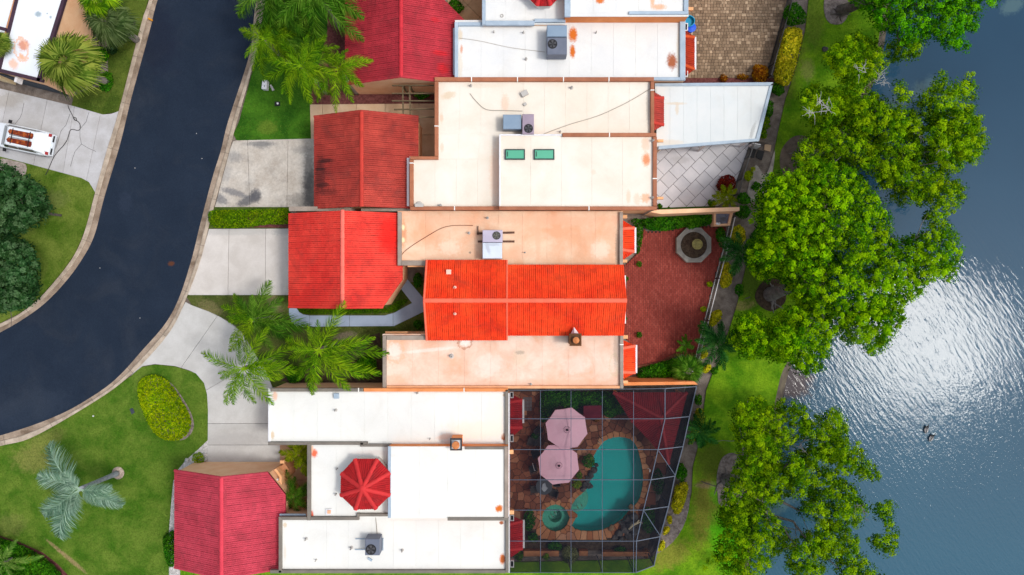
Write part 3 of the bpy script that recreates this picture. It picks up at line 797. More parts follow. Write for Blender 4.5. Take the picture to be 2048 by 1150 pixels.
def flat_block(house, outline, z, m_deck, m_w, deck_rects, pitch=43, axis='x', name='flat_roof', wall=True, z0=-0.05):
    if wall:
        w = MB(); w.prism(inset(PP(outline, z), 0.02) if len(outline) == 4 else PP(outline, z), z0, z - 0.04)
        w.build('wall', m_w, house)
    r = MB(); r.prism(PP(outline, z), z - 0.04, z - 0.012)
    roof = r.build(name, m_deck, house)
    for (x0, y0, x1, y1) in deck_rects:
        k = 0
        if axis == 'x':
            n = max(1, round((x1 - x0) / pitch)); w_ = (x1 - x0) / n
            cells = [(x0 + i * w_, y0, x0 + (i + 1) * w_, y1) for i in range(n)]
        else:
            n = max(1, round((y1 - y0) / pitch)); w_ = (y1 - y0) / n
            cells = [(x0, y0 + i * w_, x1, y0 + (i + 1) * w_) for i in range(n)]
        for c in cells:
            b = MB(); zz = z + (0.003 if k % 2 else 0.0) + random.uniform(0, .002)
            g = 0.05
            b.bev_prism(PP(rectp(c[0] + g, c[1] + (g if axis == 'y' else 0), c[2] - g, c[3] - (g if axis == 'y' else 0)), z), z - 0.012, zz, 0.008, random.random())
            b.build('roof_sheet', m_deck, roof); k += 1
    return roof
def coping(roof, rects, z, zt, m, joints=(), name='coping'):
    """rects in photo pixels at the height of the coping's top; joints cut the strip and leave a pale caulked line"""
    for r in rects:
        x0, y0, x1, y1 = r
        horiz = (x1 - x0) > (y1 - y0)
        cuts = sorted([j for j in joints if (x0 < j[0] < x1 and y0 <= j[1] <= y1)], key=lambda j: j[0] if horiz else j[1])
        e = [x0 if horiz else y0]
        for j in cuts:
            c = j[0] if horiz else j[1]
            e += [c - 1.1, c + 1.1]
        e.append(x1 if horiz else y1)
        for k in range(0, len(e), 2):
            a, b_ = e[k], e[k + 1]
            q = rectp(a, y0, b_, y1) if horiz else rectp(x0, a, x1, b_)
            b = MB(); b.bev_prism(PP(q, zt), z - 0.03, zt, 0.02, random.random())
            b.build(name, m, roof)
        for j in cuts:
            c = j[0] if horiz else j[1]
            q = rectp(c - 1.05, y0 - .3, c + 1.05, y1 + .3) if horiz else rectp(x0 - .3, c - 1.05, x1 + .3, c + 1.05)
            b = MB(); b.bev_prism(PP(q, zt), z - 0.03, zt + 0.012, 0.006)
            b.build('caulk_joint', m_joint, roof)

# --- tiles: three rolls per tile, lower edge lifted over the course below
TW, TE = 0.37, 0.285
RP = ((0.0, 0.0), (0.16, 0.027), (0.5, 0.033), (0.84, 0.027))
TX = [(k + p) / 3 for k in range(3) for p, _ in RP] + [1.0]
def roll_h(s):
    p = (3 * s) % 1.0
    q = list(RP) + [(1.0, 0.0)]
    for (a, ha), (b, hb) in zip(q[:-1], q[1:]):
        if a <= p <= b: return ha + (hb - ha) * (p - a) / (b - a)
    return 0.0
def tile_z(s, v, lift=True):
    return 0.028 - 0.009 * (v / TE) + roll_h(s)
def make_tile_mesh(name, m):
    v = []; f = []; g = 0.005
    L = TE + 0.02
    hs = [h for _, h in RP] * 3 + [0.0]
    for s in TX: v.append((-TW / 2 + g + s * (TW - 2 * g), 0, 0.0))
    for s, h in zip(TX, hs): v.append((-TW / 2 + g + s * (TW - 2 * g), 0, 0.028 + h))
    for s, h in zip(TX, hs): v.append((-TW / 2 + g + s * (TW - 2 * g), L, 0.028 - 0.009 * L / TE + h))
    for k in range(12):
        f.append((k, k + 1, 13 + k + 1, 13 + k)); f.append((13 + k, 13 + k + 1, 26 + k + 1, 26 + k))
    return mesh_np(name, v, f, None, m)
HOUSE_TILES = {}
def tile_face(house, roof, poly3, udir, m, tmesh, jit=0.004):
    """cover a planar roof face with tiles; udir runs along the eave"""
    poly3 = [Vector(p) for p in poly3]
    n = Vector((0, 0, 0))
    for i in range(len(poly3)):
        n += (poly3[i - 1]).cross(poly3[i])
    n.normalize()
    if n.z < 0: n = -n
    u = Vector(udir); u = (u - n * u.dot(n)).normalized()
    v = n.cross(u).normalized()
    if v.z < 0: u = -u; v = n.cross(u).normalized()
    o = min(poly3, key=lambda q: q.dot(v))
    uv = [((q - o).dot(u), (q - o).dot(v)) for q in poly3]
    u0, u1 = min(a for a, _ in uv), max(a for a, _ in uv)
    v1 = max(b for _, b in uv)
    u0 -= (TW - (u1 - u0) % TW) / 2
    cut = MB()
    full = HOUSE_TILES.setdefault(house.name, [])
    ucl = uv if area2(uv) > 0 else uv[::-1]
    for j in range(int(math.ceil(v1 / TE))):
        for i in range(int(math.ceil((u1 - u0) / TW)) + 1):
            a, b = u0 + i * TW, j * TE
            rc = [(a, b), (a + TW, b), (a + TW, b + TE), (a, b + TE)]
            cl = clip_convex(rc, ucl)
            if len(cl) < 3: continue
            ar = abs(area2(cl))
            if ar > 0.985 * TW * TE:
                org = o + u * (a + TW / 2 + random.uniform(-jit, jit)) + v * (b + random.uniform(-jit, jit))
                M = Matrix((( u.x, v.x, n.x, org.x), (u.y, v.y, n.y, org.y), (u.z, v.z, n.z, org.z), (0, 0, 0, 1)))
                M = M @ Matrix.Rotation(random.uniform(-.006, .006), 4, 'Z') @ Matrix.Translation((0, 0, random.uniform(0, .006)))
                full.append((roof, M, tmesh))
            elif ar > 0.02 * TW * TE:
                t = random.random()
                for k in range(12):
                    sa, sb = a + TW * TX[k], a + TW * TX[k + 1]
                    q = clip_half(clip_half(cl, 1, 0, sb), -1, 0, -sa)
                    if len(q) < 3 or abs(area2(q)) < 1e-5: continue
                    P3 = []
                    for (x, y) in q:
                        s_ = min(1, max(0, (x - a) / TW))
                        P3.append(o + u * x + v * y + n * tile_z(s_, y - b))
                    if area2(q) < 0: P3 = P3[::-1]
                    cut.face(P3, t)
                    low = sorted(q, key=lambda w: w[1])[:2]
                    if abs(low[0][1] - b) < 1e-4 and abs(low[1][1] - b) < 1e-4:
                        low.sort()
                        A, B_ = low
                        cut.face([o + u * A[0] + v * A[1], o + u * B_[0] + v * B_[1], o + u * B_[0] + v * B_[1] + n * tile_z((B_[0] - a) / TW, 0), o + u * A[0] + v * A[1] + n * tile_z((A[0] - a) / TW, 0)], t)
    if cut.f:
        cut.build('cut_tiles', m, roof, kind='stuff')
    return n
def underlay(mb, poly3, th=0.14):
    top = [Vector(p) for p in poly3]
    n = Vector((0, 0, 0))
    for i in range(len(top)): n += top[i - 1].cross(top[i])
    if n.z < 0: top = top[::-1]
    low = [p - Vector((0, 0, th)) for p in top]
    mb.face(top)
    mb.face(low[::-1])
    for i in range(len(top)):
        mb.face([top[i - 1], low[i - 1], low[i], top[i]])
def ridge_tiles(roof, a, b, m, r=0.125, flat=0.6, ln=0.42):
    a, b = Vector(a), Vector(b); d = b - a; n = max(1, round(d.length / ln)); d.normalize()
    sd = Vector((d.y, -d.x, 0)).normalized(); up = sd.cross(d).normalized()
    if up.z < 0: up = -up
    k = 7; v = []; f = []
    L = (b - a).length / n
    for t, rr in ((0, 1.06), (L + 0.03, 0.92)):
        for j in range(k):
            an = PI * j / (k - 1)
            v.append((t, -math.cos(an) * r * rr, math.sin(an) * r * flat * rr))
    for j in range(k - 1): f.append((j, k + j, k + j + 1, j + 1))
    me = mesh_np('ridge_tile', v, f, None, m, True)
    for i in range(n):
        org = a + d * (L * i)
        M = Matrix(((d.x, sd.x, up.x, org.x), (d.y, sd.y, up.y, org.y), (d.z, sd.z, up.z, org.z), (0, 0, 0, 1)))
        link('ridge_tile', me, roof, M)
m_under = mat('underlay', (0.09, 0.012, 0.010), fine=.2)
def tile_mats(key, c1, c2, ridge, rnd=0.09, stains=()):
    m = mat('tile_' + key, c1, c2, 0.45, 0.36, 0.62, rough=0.75, spec=0.2, fine=0.17, fscale=7, grime=.30, gscale=.9, rnd=rnd, stains=stains)
    r = mat('ridge_' + key, ridge, None, rough=0.7, spec=0.25, fine=0.1, rnd=0.08)
    return m, r, make_tile_mesh('roof_tile', m)
BLK = (0.03, 0.012, 0.012)
TA = tile_mats('crimson', C(190, 54, 66, .82), C(164, 42, 54, .8), C(200, 44, 56), stains=[sp(880, 105, 3.4, 16, 6, C(225, 0, 10), .4), sp(885, 135, 3.4, 12, 12, C(225, 0, 10), .4), sp(870, 40, 3.4, 9, 6, C(215, 0, 10), .3)])
TB = tile_mats('brick_red', C(190, 72, 60, .82), C(164, 56, 48, .8), C(192, 58, 46), stains=[sp(640, 350, 2.8, 14, 40, BLK, .55), sp(652, 322, 2.9, 18, 5, BLK, .7), sp(645, 370, 2.9, 18, 5, BLK, .6), sp(640, 338, 2.9, 14, 3, BLK, .7), sp(655, 385, 2.9, 22, 8, BLK, .4)])
TC = tile_mats('bright_red', C(244, 76, 62, .77), C(228, 54, 46, .76), C(246, 116, 100), rnd=.07, stains=[sp(780, 470, 3.0, 22, 40, C(255, 10, 0), .5)])
TM = tile_mats('orange_red', C(254, 82, 34, .8), C(240, 56, 20, .78), C(250, 112, 84), rnd=.09)
TD = tile_mats('rose_red', C(208, 72, 90, .82), C(186, 60, 76, .8), C(220, 64, 82), rnd=.07)
TD2 = tile_mats('cupola_red', C(190, 34, 38), C(168, 26, 32), C(205, 48, 50), rnd=.14)

TBR = tile_mats('rust_red', C(178, 54, 26), C(150, 40, 22), C(206, 80, 34), rnd=.12)
def garage(house, x0p, xrp, y0p, y1p, ze, zr, T, m_w, cuts=(), wall_in=0.1, ends=('N', 'S')):
    """gabled garage, ridge north-south; x0p = west eave, xrp = ridge (photo px at their heights), y px at eave height; cuts trim the east face (px lines)"""
    m, rm, tm = T
    x0 = P2(x0p, 0, ze)[0]; xr = P2(xrp, 0, zr)[0]; x1 = xr + (xr - x0)
    yn = P2(0, y0p, ze)[1]; ys = P2(0, y1p, ze)[1]
    s = (zr - ze) / (x1 - xr)
    roof_mb = MB()
    westf = [(x0, ys, ze), (x0, yn, ze), (xr, yn, zr), (xr, ys, zr)]
    e2 = [(xr, yn), (x1, yn), (x1, ys), (xr, ys)]
    for (ax, ay, bx, by) in cuts:            # keep the side left of a->b seen from above in photo space
        def on(px, py):
            a = (px - 1024) / (S * H); x = a * (H - zr - s * xr) / (1 - a * s); z = zr - s * (x - xr)
            return (x, (575 - py) / S * (H - z) / H)
        A, B_ = on(ax, ay), on(bx, by)
        na, nb = (B_[1] - A[1]), -(B_[0] - A[0]); c = na * A[0] + nb * A[1]
        if na * xr + nb * (yn + ys) / 2 > c: na, nb, c = -na, -nb, -c
        e2 = clip_half(e2, na, nb, c)
    eastf = [(x, y, zr - s * (x - xr)) for x, y in e2]
    underlay(roof_mb, westf); underlay(roof_mb, eastf)
    roof = roof_mb.build('garage_roof', m_under, house)
    tile_face(house, roof, westf, (0, 1, 0), m, tm)
    tile_face(house, roof, eastf, (0, 1, 0), m, tm)
    ridge_tiles(roof, (xr, ys - .02, zr + .02), (xr, yn + .02, zr + .02), rm)
    # barge tiles on the gable ends
    for (y, nm) in ((yn, 'N'), (ys, 'S')):
        if nm not in ends: continue
        ridge_tiles(roof, (x0, y, ze + .03), (xr, y, zr + .03), m, 0.09, .9)
        xe = max(x for x, yy in e2 if abs(yy - y) < 0.02) if any(abs(yy - y) < 0.02 for x, yy in e2) else xr
        if xe > xr + .3: ridge_tiles(roof, (xe, y, zr - s * (xe - xr) + .03), (xr, y, zr + .03), m, 0.09, .9)
    # walls follow the roof outline, a hand's breadth inside
    w = MB(); i_ = wall_in
    out = inset([(x0, ys), (x0, yn)] + [p for p in e2 if p[0] > xr + 1e-6] , i_) if len(e2) > 3 else None
    hull = [(x0, yn), (x0, ys)] + [p for p in e2[::-1] if p[0] > xr + 1e-6]
    hull = inset(sorted_hull(hull), i_)
    n = len(hull)
    def zt(x): return (ze + (x - x0) * s if x < xr else zr - s * (x - xr)) - 0.16
    # split the edges that cross the ridge so the gable comes to a point
    hh = []
    for k in range(n):
        p, q = hull[k], hull[(k + 1) % n]
        hh.append(p)
        if (p[0] - xr) * (q[0] - xr) < 0:
            t = (xr - p[0]) / (q[0] - p[0]); hh.append((xr, p[1] + (q[1] - p[1]) * t))
    for k in range(len(hh)):
        p, q = hh[k], hh[(k + 1) % len(hh)]
        w.face([(p[0], p[1], -.05), (q[0], q[1], -.05), (q[0], q[1], zt(q[0])), (p[0], p[1], zt(p[0]))])
    w.build('wall', m_w, house)
    # garage door on the street side
    d = MB(); yc = (yn + ys) / 2; xw = x0 + i_
    for k in range(4):
        d.box((xw - 0.03, yc, 0.06 + k * 0.53), (0.05, 4.6, 0.50))
    d.build('garage_door', m_white, house)
    return roof, (x0, xr, x1, yn, ys, s)
def sorted_hull(pts):
    pts = sorted(set((round(a, 5), round(b, 5)) for a, b in pts))
    def half(ps):
        h = []
        for p in ps:
            while len(h) >= 2 and (h[-1][0] - h[-2][0]) * (p[1] - h[-2][1]) - (h[-1][1] - h[-2][1]) * (p[0] - h[-2][0]) <= 0: h.pop()
            h.append(p)
        return h
    lo, hi = half(pts), half(pts[::-1])
    return lo[:-1] + hi[:-1]
def bay(house, xin, xout, yt, yot, yob, yb, T, z_out=2.5, z_in=3.05, gut=None, m_w=None):
    """tiled roof of a bay window on the east wall; px at z_out"""
    m, rm, tm = T
    a = Vector(P(xin, yt, z_out)); b = Vector(P(xout, yot, z_out)); c = Vector(P(xout, yob, z_out)); d = Vector(P(xin, yb, z_out))
    a.x -= .25; d.x -= .25
    rise = z_in - z_out
    at = Vector((a.x, b.y - 0.1, z_in)); dt = Vector((a.x, c.y + 0.1, z_in))
    rb = MB()
    for q in ((a, b, at), (b, c, dt, at), (c, d, dt)): underlay(rb, q, .1)
    roof = rb.build('bay_roof', m_under, house)
    tile_face(house, roof, (a, b, at), b - a, m, tm)
    tile_face(house, roof, (b, c, dt, at), (0, 1, 0), m, tm)
    tile_face(house, roof, (c, d, dt), d - c, m, tm)
    ridge_tiles(roof, b + Vector((0, 0, .04)), at + Vector((0, 0, .04)), rm, .1, .7); ridge_tiles(roof, c + Vector((0, 0, .04)), dt + Vector((0, 0, .04)), rm, .1, .7)
    w = MB(); poly = inset([(a.x, a.y), (b.x, b.y), (c.x, c.y), (d.x, d.y)], .14)
    w.prism(poly, -.05, z_out - .12); w.build('bay_wall', m_w or m_wall, house)
    g = MB(); y0, y1 = (yot, yob) if gut is None else gut
    p, q = P(xout + 2.4, y0, z_out), P(xout + 2.4, y1, z_out)
    g.box(((p[0] + q[0]) / 2, (p[1] + q[1]) / 2, z_out - .1), (.13, abs(p[1] - q[1]), .12))
    g.build('gutter', m_white, house)
m_beam = mat('beam_peach', C(246, 190, 140), C(230, 170, 118), 2, fine=.1)
def beam_ends(house, pts, z):
    for (x, y, w_, h_) in pts:
        b = MB(); b.bev_prism(PP(rectp(x - w_ / 2, y - h_ / 2, x + w_ / 2, y + h_ / 2), z), z - .2, z, .012)
        b.build('beam_end', m_beam, house)
def scuppers(house, pts, z):
    for (x0, y0, x1, y1) in pts:
        b = MB(); t = 1.4
        for r in ((x0, y0, x1, y0 + t), (x0, y1 - t, x1, y1), (x1 - t, y0 + t, x1, y1 - t), (x0, y0 + t, x0 + t, y1 - t)):
            b.prism(PP(rectp(*r), z), z - .3, z)
        s_ = b.build('rain_head', m_white, house)
        d = MB(); d.prism(PP(rectp(x0 + t, y0 + t, x1 - t, y1 - t), z), z - .3, z - .12); d.build('rain_head_opening', m_dark, s_)
m_pipe = mat('vent_pipe', C(190, 186, 180), fine=.1)
def vents(house, pts, z):
    for (x, y, r_) in pts:
        b = MB(); c = P(x, y, z)
        b.lathe(c, [(r_ * 2.0, 0), (r_ * 1.9, .02), (r_ * 1.1, .05), (r_, .08), (r_, .3), (r_ * .6, .3), (r_ * .6, .2)], 10)
        b.build('vent_pipe', m_pipe, house)
def cable(pts, z, r_, m, label, name='cable', cat='cable'):
    b = MB(); q = [P(a, c, z + r_) for a, c in smooth_poly(pts, 5, closed=False)]
    b.tube(q, r_, 5)
    b.build(name, m, loc=q[len(q) // 2], label=label, cat=cat)
GH = 'attached townhouses by the lake'

# ---- house A, top
hA = thing('townhouse', 'topmost townhouse with crimson tiled garage and blue edged white roof', 'house', P(1100, 80), GH)
rA = flat_block(hA, rectp(910, 40, 1371, 160), ZA, m_deckA, m_wall, [(918, 46, 1359, 155)])
coping(rA, [(909, 44, 916, 160), (916, 44, 966, 51), (1360, 42, 1371, 160), (916, 154, 1360, 160)], ZA, ZA + .18, m_copA)
rA2 = flat_block(hA, rectp(964, -200, 1131, 49), ZA + .25, m_deckA, m_wall, [(972, -160, 1130, 40)], wall=True)
coping(rA2, [(964, -200, 971, 49), (971, 41, 1069, 50), (1069, 37, 1131, 44)], ZA + .25, ZA + .42, m_copA)
rA3 = flat_block(hA, rectp(1130, -200, 1377, 33), 4.3, m_deckA, m_wall_o, [(1141, -160, 1368, 26)])
coping(rA3, [(1129, -200, 1141, 33), (1258, 22, 1377, 28), (1368, -200, 1377, 22)], 4.3, 4.42, m_copA)
garage(hA, 691, 802, -150, 168.5, 2.6, 4.2, TA, m_wall, cuts=((895, 7, 919, 31),), ends=('S',))
bay(hA, 1369, 1388, 56, 75, 138, 160, TBR, gut=(74, 139))
scuppers(hA, [(1368, 46, 1376, 61), (1368, 137, 1376, 153)], 2.7)
beam_ends(hA, [(1382, 17, 10, 6)], 3.2)
vents(hA, [(1052, 119, .05), (1192, 66, .03), (988, 65, .03), (1047, 66, .04), (1004, 35, .11)], ZA)
gA = MB()
for q in ((906, 56, 910, 150),): gA.prism(PP(rectp(*q), 3.0), 2.8, 3.0)
gA.build('gutter', m_copA, hA)
def octagon_roof(house, pts, ze, apex_h, T, drum_m, inset_m=.25):
    m, rm, tm = T
    e = [Vector(P(a, b, ze)) for a, b in pts]
    c = sum(e, Vector()) / len(e); ap = c + Vector((0, 0, apex_h))
    rb = MB()
    for i in range(len(e)): underlay(rb, (e[i - 1], e[i], ap), .1)
    roof = rb.build('cupola_roof', m_under, house)
    for i in range(len(e)):
        tile_face(house, roof, (e[i - 1], e[i], ap), e[i] - e[i - 1], m, tm)
        up = Vector((0, 0, .045))
        ridge_tiles(roof, e[i] + up, ap + (e[i] - ap).normalized() * .12 + up, rm, .13, .7)
    cp = MB(); cp.lathe(ap, [(.26, -.06), (.2, .06), (.08, .12), (.02, .13)], 10); cp.build('finial_tile', rm, roof)
    w = MB(); w.prism(inset([(q.x, q.y) for q in e], inset_m * .35), ze - .9, ze - .1); w.build('cupola_wall', drum_m, house)
octagon_roof(hA, [(1087 + 36 * math.cos(PI / 8 + k * PI / 4), -22 + 36 * math.sin(PI / 8 + k * PI / 4)) for k in range(8)], 4.2, .95, TD2, m_wall_w)

# ---- house B
hB = thing('townhouse', 'townhouse with brown edged white roof, two green skylights and white patio cover', 'house', P(1060, 290), GH)
rB = flat_block(hB, [(870, 156), (1308, 156), (1308, 413), (819, 413), (819, 313), (870, 313)], ZB, m_deckB, m_wall, [(877, 163, 1301, 268), (877, 268, 998, 318), (827, 319, 998, 411)])
JB = [(943, 158), (1035, 158), (1127, 158), (1218, 158), (872, 252), (1304, 180), (823, 326), (909, 416)]
coping(rB, [(869, 154, 1308, 162), (869, 162.5, 876.5, 312), (820, 312.5, 876.5, 318.5), (819, 319, 826.5, 412), (820, 412.5, 998, 420), (1301.5, 162.5, 1308.5, 268)], ZB, ZB + .25, m_copB, JB)
rB2 = flat_block(hB, rectp(998, 268, 1313, 413), 4.1, m_deckB, m_wall, [(1000, 274, 1306, 411)], pitch=60)
coping(rB2, [(1125, 265.5, 1313, 273), (1306, 273.5, 1314, 412), (998, 412.5, 1314, 420)], 4.1, 4.26, m_copB, [(1219, 268), (1310, 357), (1178, 416)])
coping(rB2, [(998, 268, 1001, 412), (1001, 268, 1124, 271)], 4.1, 4.15, m_white, name='roof_edge')
g_ = MB(); g_.prism(PP(rectp(814, 316, 818.5, 412), 3.0), 2.9, 3.05); g_.build('gutter', m_white, hB)
garage(hB, 629, 723, 234, 418, 2.6, 4.0, TB, m_wall, ends=('N',))
g_ = MB(); g_.prism(PP(rectp(831, 235, 836, 302), 2.6), 2.45, 2.6); g_.build('gutter', m_white, hB)
bay(hB, 1308, 1327, 181, 196, 250, 264, TB, z_out=2.95, z_in=3.35, gut=(197, 198))
pc = flat_block(hB, [(1310, 169), (1545, 167), (1517, 281), (1317, 297)], 2.8, m_deckB3, m_wall, [], wall=False, name='patio_cover')
for k in range(8):
    x0 = 1313 + k * 27; x1 = x0 + 26.9
    def yb(x): return 294 - (x - 1317) * 16 / 200.0
    if k < 7: q = [(x0, 172), (x1, 172), (x1, yb(x1)), (x0, yb(x0))]
    else: q = [(x0, 172), (1540, 172), (1516, 277), (x0, yb(x0))]
    b = MB(); b.bev_prism(PP(q, 2.8), 2.788, 2.804 + .002 * (k % 2), .006, random.random()); b.build('roof_sheet', m_deckB3, pc)
for q in ([(1310, 166.5), (1546, 164.5), (1545, 171), (1310, 172)], [(1540, 171), (1546.5, 165), (1518, 282), (1512, 277)], [(1317, 292), (1512, 277), (1518, 282), (1317, 298.5)]):
    b = MB(); b.prism(PP(q, 2.88), 2.70, 2.88, random.random()); b.build('fascia', m_copA, pc)
for (x, y) in ((1325, 176), (1532, 172), (1508, 276), (1330, 290), (1420, 285)):
    b = MB(); p_ = P(x, y, 2.7); b.box((p_[0], p_[1], 0), (.12, .12, 2.7)); b.build('post', m_white, hB)
def skylight(house, r, z):
    fr = MB(); x0, y0, x1, y1 = r; t = 2.2
    for q in ((x0, y0, x1, y0 + t), (x0, y1 - t, x1, y1), (x0, y0 + t, x0 + t, y1 - t), (x1 - t, y0 + t, x1, y1 - t)):
        fr.bev_prism(PP(rectp(*q), z), z - .15, z, .01)
    f = fr.build('skylight', bpy.data.materials['skylight_frame'], house)
    p_ = MB(); p_.prism(PP(rectp(x0 + t, y0 + t, x1 - t, y1 - t), z), z - .15, z - .03); p_.build('skylight_pane', bpy.data.materials['skylight_glass'], f)
    h_ = MB(); h_.bar(P(x0 + 5, y0 + 5, z - .01), P(x0 + 5, y1 - 6, z - .01), .03, .03); h_.build('skylight_latch', m_dark, f)
mat('skylight_frame', C(50, 66, 66), fine=.05, rough=.4)
mat('skylight_glass', C(96, 184, 150), C(88, 176, 142), .4, rough=.06, spec=.6, fine=0)
skylight(hB, (1010, 298, 1050, 319), 4.25); skylight(hB, (1068, 298, 1109, 319), 4.25)
vents(hB, [(942, 172, .05), (1143, 176, .06), (1120, 264, .04), (881, 411, .06), (838, 410, .12)], ZB)
vents(hB, [(1305, 282, .06), (1304, 396, .06)], 4.1)
beam_ends(hB, [(1321, 281, 12, 5), (1321, 396, 12, 5)], 3.4)
b = MB(); b.box(P(1049, 188, ZB), (.42, .3, .22), .5); b.build('roof_box', m_pipe, hB)
b = MB(); b.box(P(1050, 209, ZB), (.2, .16, .12), .6); b.build('roof_box', m_pipe, hB)
b = MB(); b.box(P(839, 411, ZB + .2), (.5, .2, .2), 0); b.build('roof_box', m_pipe, hB)

# ---- house C
hC = thing('townhouse', 'middle townhouse with bright orange red gable roof between two peach flat roofs', 'house', P(1050, 600), GH)
rC1 = flat_block(hC, rectp(795, 422, 1246, 531), ZC, m_deckC1, m_wall, [(803, 424, 1239, 530)], pitch=48)
coping(rC1, [(795, 424, 803, 531), (1239, 424, 1246, 531), (803.5, 521, 860, 531)], ZC, ZC + .2, m_copC)
rC2 = flat_block(hC, rectp(765, 668, 1247, 777), 3.2, m_deckC2, m_wall, [(773, 670, 1240, 771)], pitch=51)
coping(rC2, [(765, 671, 772.5, 777), (773, 671, 856, 680), (1240, 671, 1247, 777)], 3.2, 3.4, m_copC, [(1243, 689), ])
coping(rC2, [(773, 771.5, 1239.5, 777)], 3.2, 3.4, m_copCp)
garage(hC, 578, 685, 427, 613.5, 2.6, 4.2, TC, m_wall, cuts=((805, 559, 769, 610), (805, 420, 805, 600)), ends=('S',))
for q in (rectp(578, 413, 703, 422), rectp(722, 417, 822, 422.5)):
    b = MB(); b.prism(PP(q, 2.75), 0, 2.75); b.build('parapet_wall', m_copC, hC)
# main gable, ridge east-west
def main_gable():
    m, rm, tm = TM
    ze, zr = 3.55, 4.85
    yr = P2(0, 601, zr)[1]
    xl = P2(853.5, 0, ze)[0]; xm_ = P2(1014, 0, ze)[0]; xr_ = P2(1246.5, 0, ze)[0]
    yN, yS = P2(0, 520.5, ze)[1], P2(0, 680, ze)[1]
    half = (yN - yS) / 2; yr = (yN + yS) / 2; s = (zr - ze) / half
    h2 = half - 0.30
    rb = MB(); faces = []
    for (xa, xb, hh) in ((xl, xm_, half), (xm_, xr_, h2)):
        for sg in (1, -1):
            dz = -0.012 if hh != half else 0.0
            f = [(xa, yr + sg * hh, zr - s * hh + dz), (xb, yr + sg * hh, zr - s * hh + dz), (xb, yr, zr + dz), (xa, yr, zr + dz)]
            faces.append(f); underlay(rb, f, .16)
    roof = rb.build('main_roof', m_under, hC)
    for f in faces: tile_face(hC, roof, f, (1, 0, 0), m, tm)
    ridge_tiles(roof, (xr_, yr, zr + .03), (xl, yr, zr + .03), rm, .13, .55)
    for sg in (1, -1):
        ridge_tiles(roof, (xl, yr + sg * half, ze + .03), (xl, yr, zr + .03), rm, .07, .9)
        ridge_tiles(roof, (xm_, yr + sg * half, ze + .05), (xm_, yr, zr + .05), rm, .05, .9)
    w = MB(); i_ = .25
    for x in (xl + i_, xr_ - .1):
        hh = (half if x < 0 else h2) - i_
        w.prism([(x - .1, yr - hh), (x + .1, yr - hh), (x + .1, yr + hh), (x - .1, yr + hh)], -.05, zr - s * (hh) - .2)
        w.face([(x + (.1 if x > 0 else -.1), yr - hh, zr - s * hh - .2), (x + (.1 if x > 0 else -.1), yr + hh, zr - s * hh - .2), (x + (.1 if x > 0 else -.1), yr, zr - .2)])
    w.build('wall', m_wall, hC)
    g = MB()
    p_ = P(1248, 0, 3.4)
    ya, yb_ = P2(0, 551, 3.4)[1], P2(0, 647, 3.4)[1]
    g.box((p_[0] + .05, (ya + yb_) / 2, 3.3), (.12, abs(ya - yb_), .14)); g.build('gutter', m_white, hC)
    def onroof(px, py):  # a point on the north or south plane
        z = 4.2
        for _ in range(6):
            y = (575 - py) / S * (H - z) / H; z = zr - s * abs(y - yr)
        return Vector(P(px, py, z))
    q = onroof(898, 544); b = MB(); b.box((q.x, q.y, q.z - .05), (.28, .28, .3)); b.build('roof_vent', mat('pink_vent', C(252, 200, 180), fine=.05), hC)
    for (a, c_) in ((910, 575), (910, 627)):
        q = onroof(a, c_); b = MB(); b.lathe((q.x, q.y, q.z - .05), [(.11, 0), (.1, .12), (.06, .14), (.05, .36), (.03, .36), (.03, .2)], 9); b.build('vent_pipe', bpy.data.materials['pink_vent'], hC)
main_gable()
bay(hC, 1246, 1268, 437, 456, 503, 524, TM, gut=(455, 506)); bay(hC, 1247, 1270, 678, 692, 745, 760, TM, gut=(690, 746))
beam_ends(hC, [(1250, 433, 9, 7), (1250, 522, 9, 6), (1251, 674, 10, 7), (1251, 764, 10, 6)], 2.9)
vents(hC, [(975, 436, .05), (938, 466, .05), (1050, 505, .03)], ZC)
vents(hC, [(903, 712, .08), (1062, 768, .04)], 3.2)
b = MB(); b.box(P(794, 666, 2.0), (1.4, .22, .25)); b.build('window_sill', m_beam, hC)
b = MB(); b.box(P(832, 531, 2.4), (1.0, .2, .2)); b.build('window_sill', m_beam, hC)
def chimney(house, r, z0, zt, m_body, m_rim, m_in, flue, fr, cr=None):
    x0, y0, x1, y1 = r
    b = MB(); pl = PP(rectp(x0, y0, x1, y1), zt); b.prism(inset(pl, .05), z0, zt - .12); ch = b.build('chimney', m_body, house)
    c = MB(); t = 3.0
    for q in ((x0, y0, x1, y0 + t), (x0, y1 - t, x1, y1), (x0, y0 + t, x0 + t, y1 - t), (x1 - t, y0 + t, x1, y1 - t)): c.prism(PP(rectp(*q), zt), zt - .12, zt, 0, True)
    c.build('chimney_cap', m_rim, ch)
    d = MB(); d.prism(PP(rectp(x0 + t, y0 + t, x1 - t, y1 - t), zt), zt - .12, zt - .04); d.build('chimney_top', m_in, ch)
    f = MB(); p_ = P(flue[0], flue[1], zt); f.lathe((p_[0], p_[1], zt - .05), [(fr, 0), (fr, .22), (fr * 1.15, .24), (fr * 1.15, .3), (fr * .3, .36)], 14)
    f.build('chimney_pot', bpy.data.materials['terracotta'], ch)
mat('terracotta', C(214, 138, 84), C(190, 112, 62), 3, fine=.1)
m_brown = mat('bronze_brown', C(112, 72, 40), C(90, 56, 30), 2, fine=.15)
chimney(hC, (1139, 667, 1163, 692), 3.2, 4.7, mat('chimney_stucco', C(120, 84, 54), C(100, 66, 40), 2, fine=.15), m_brown, mat('soot_brown', C(92, 62, 40), fine=.2), (1151.5, 680), .17)
b = MB(); A, B_, D_ = Vector(P(1148, 654, 4.25)), Vector(P(1141, 669, 4.05)), Vector(P(1159, 669, 4.05)); E_ = Vector(P(1149, 669, 4.55))
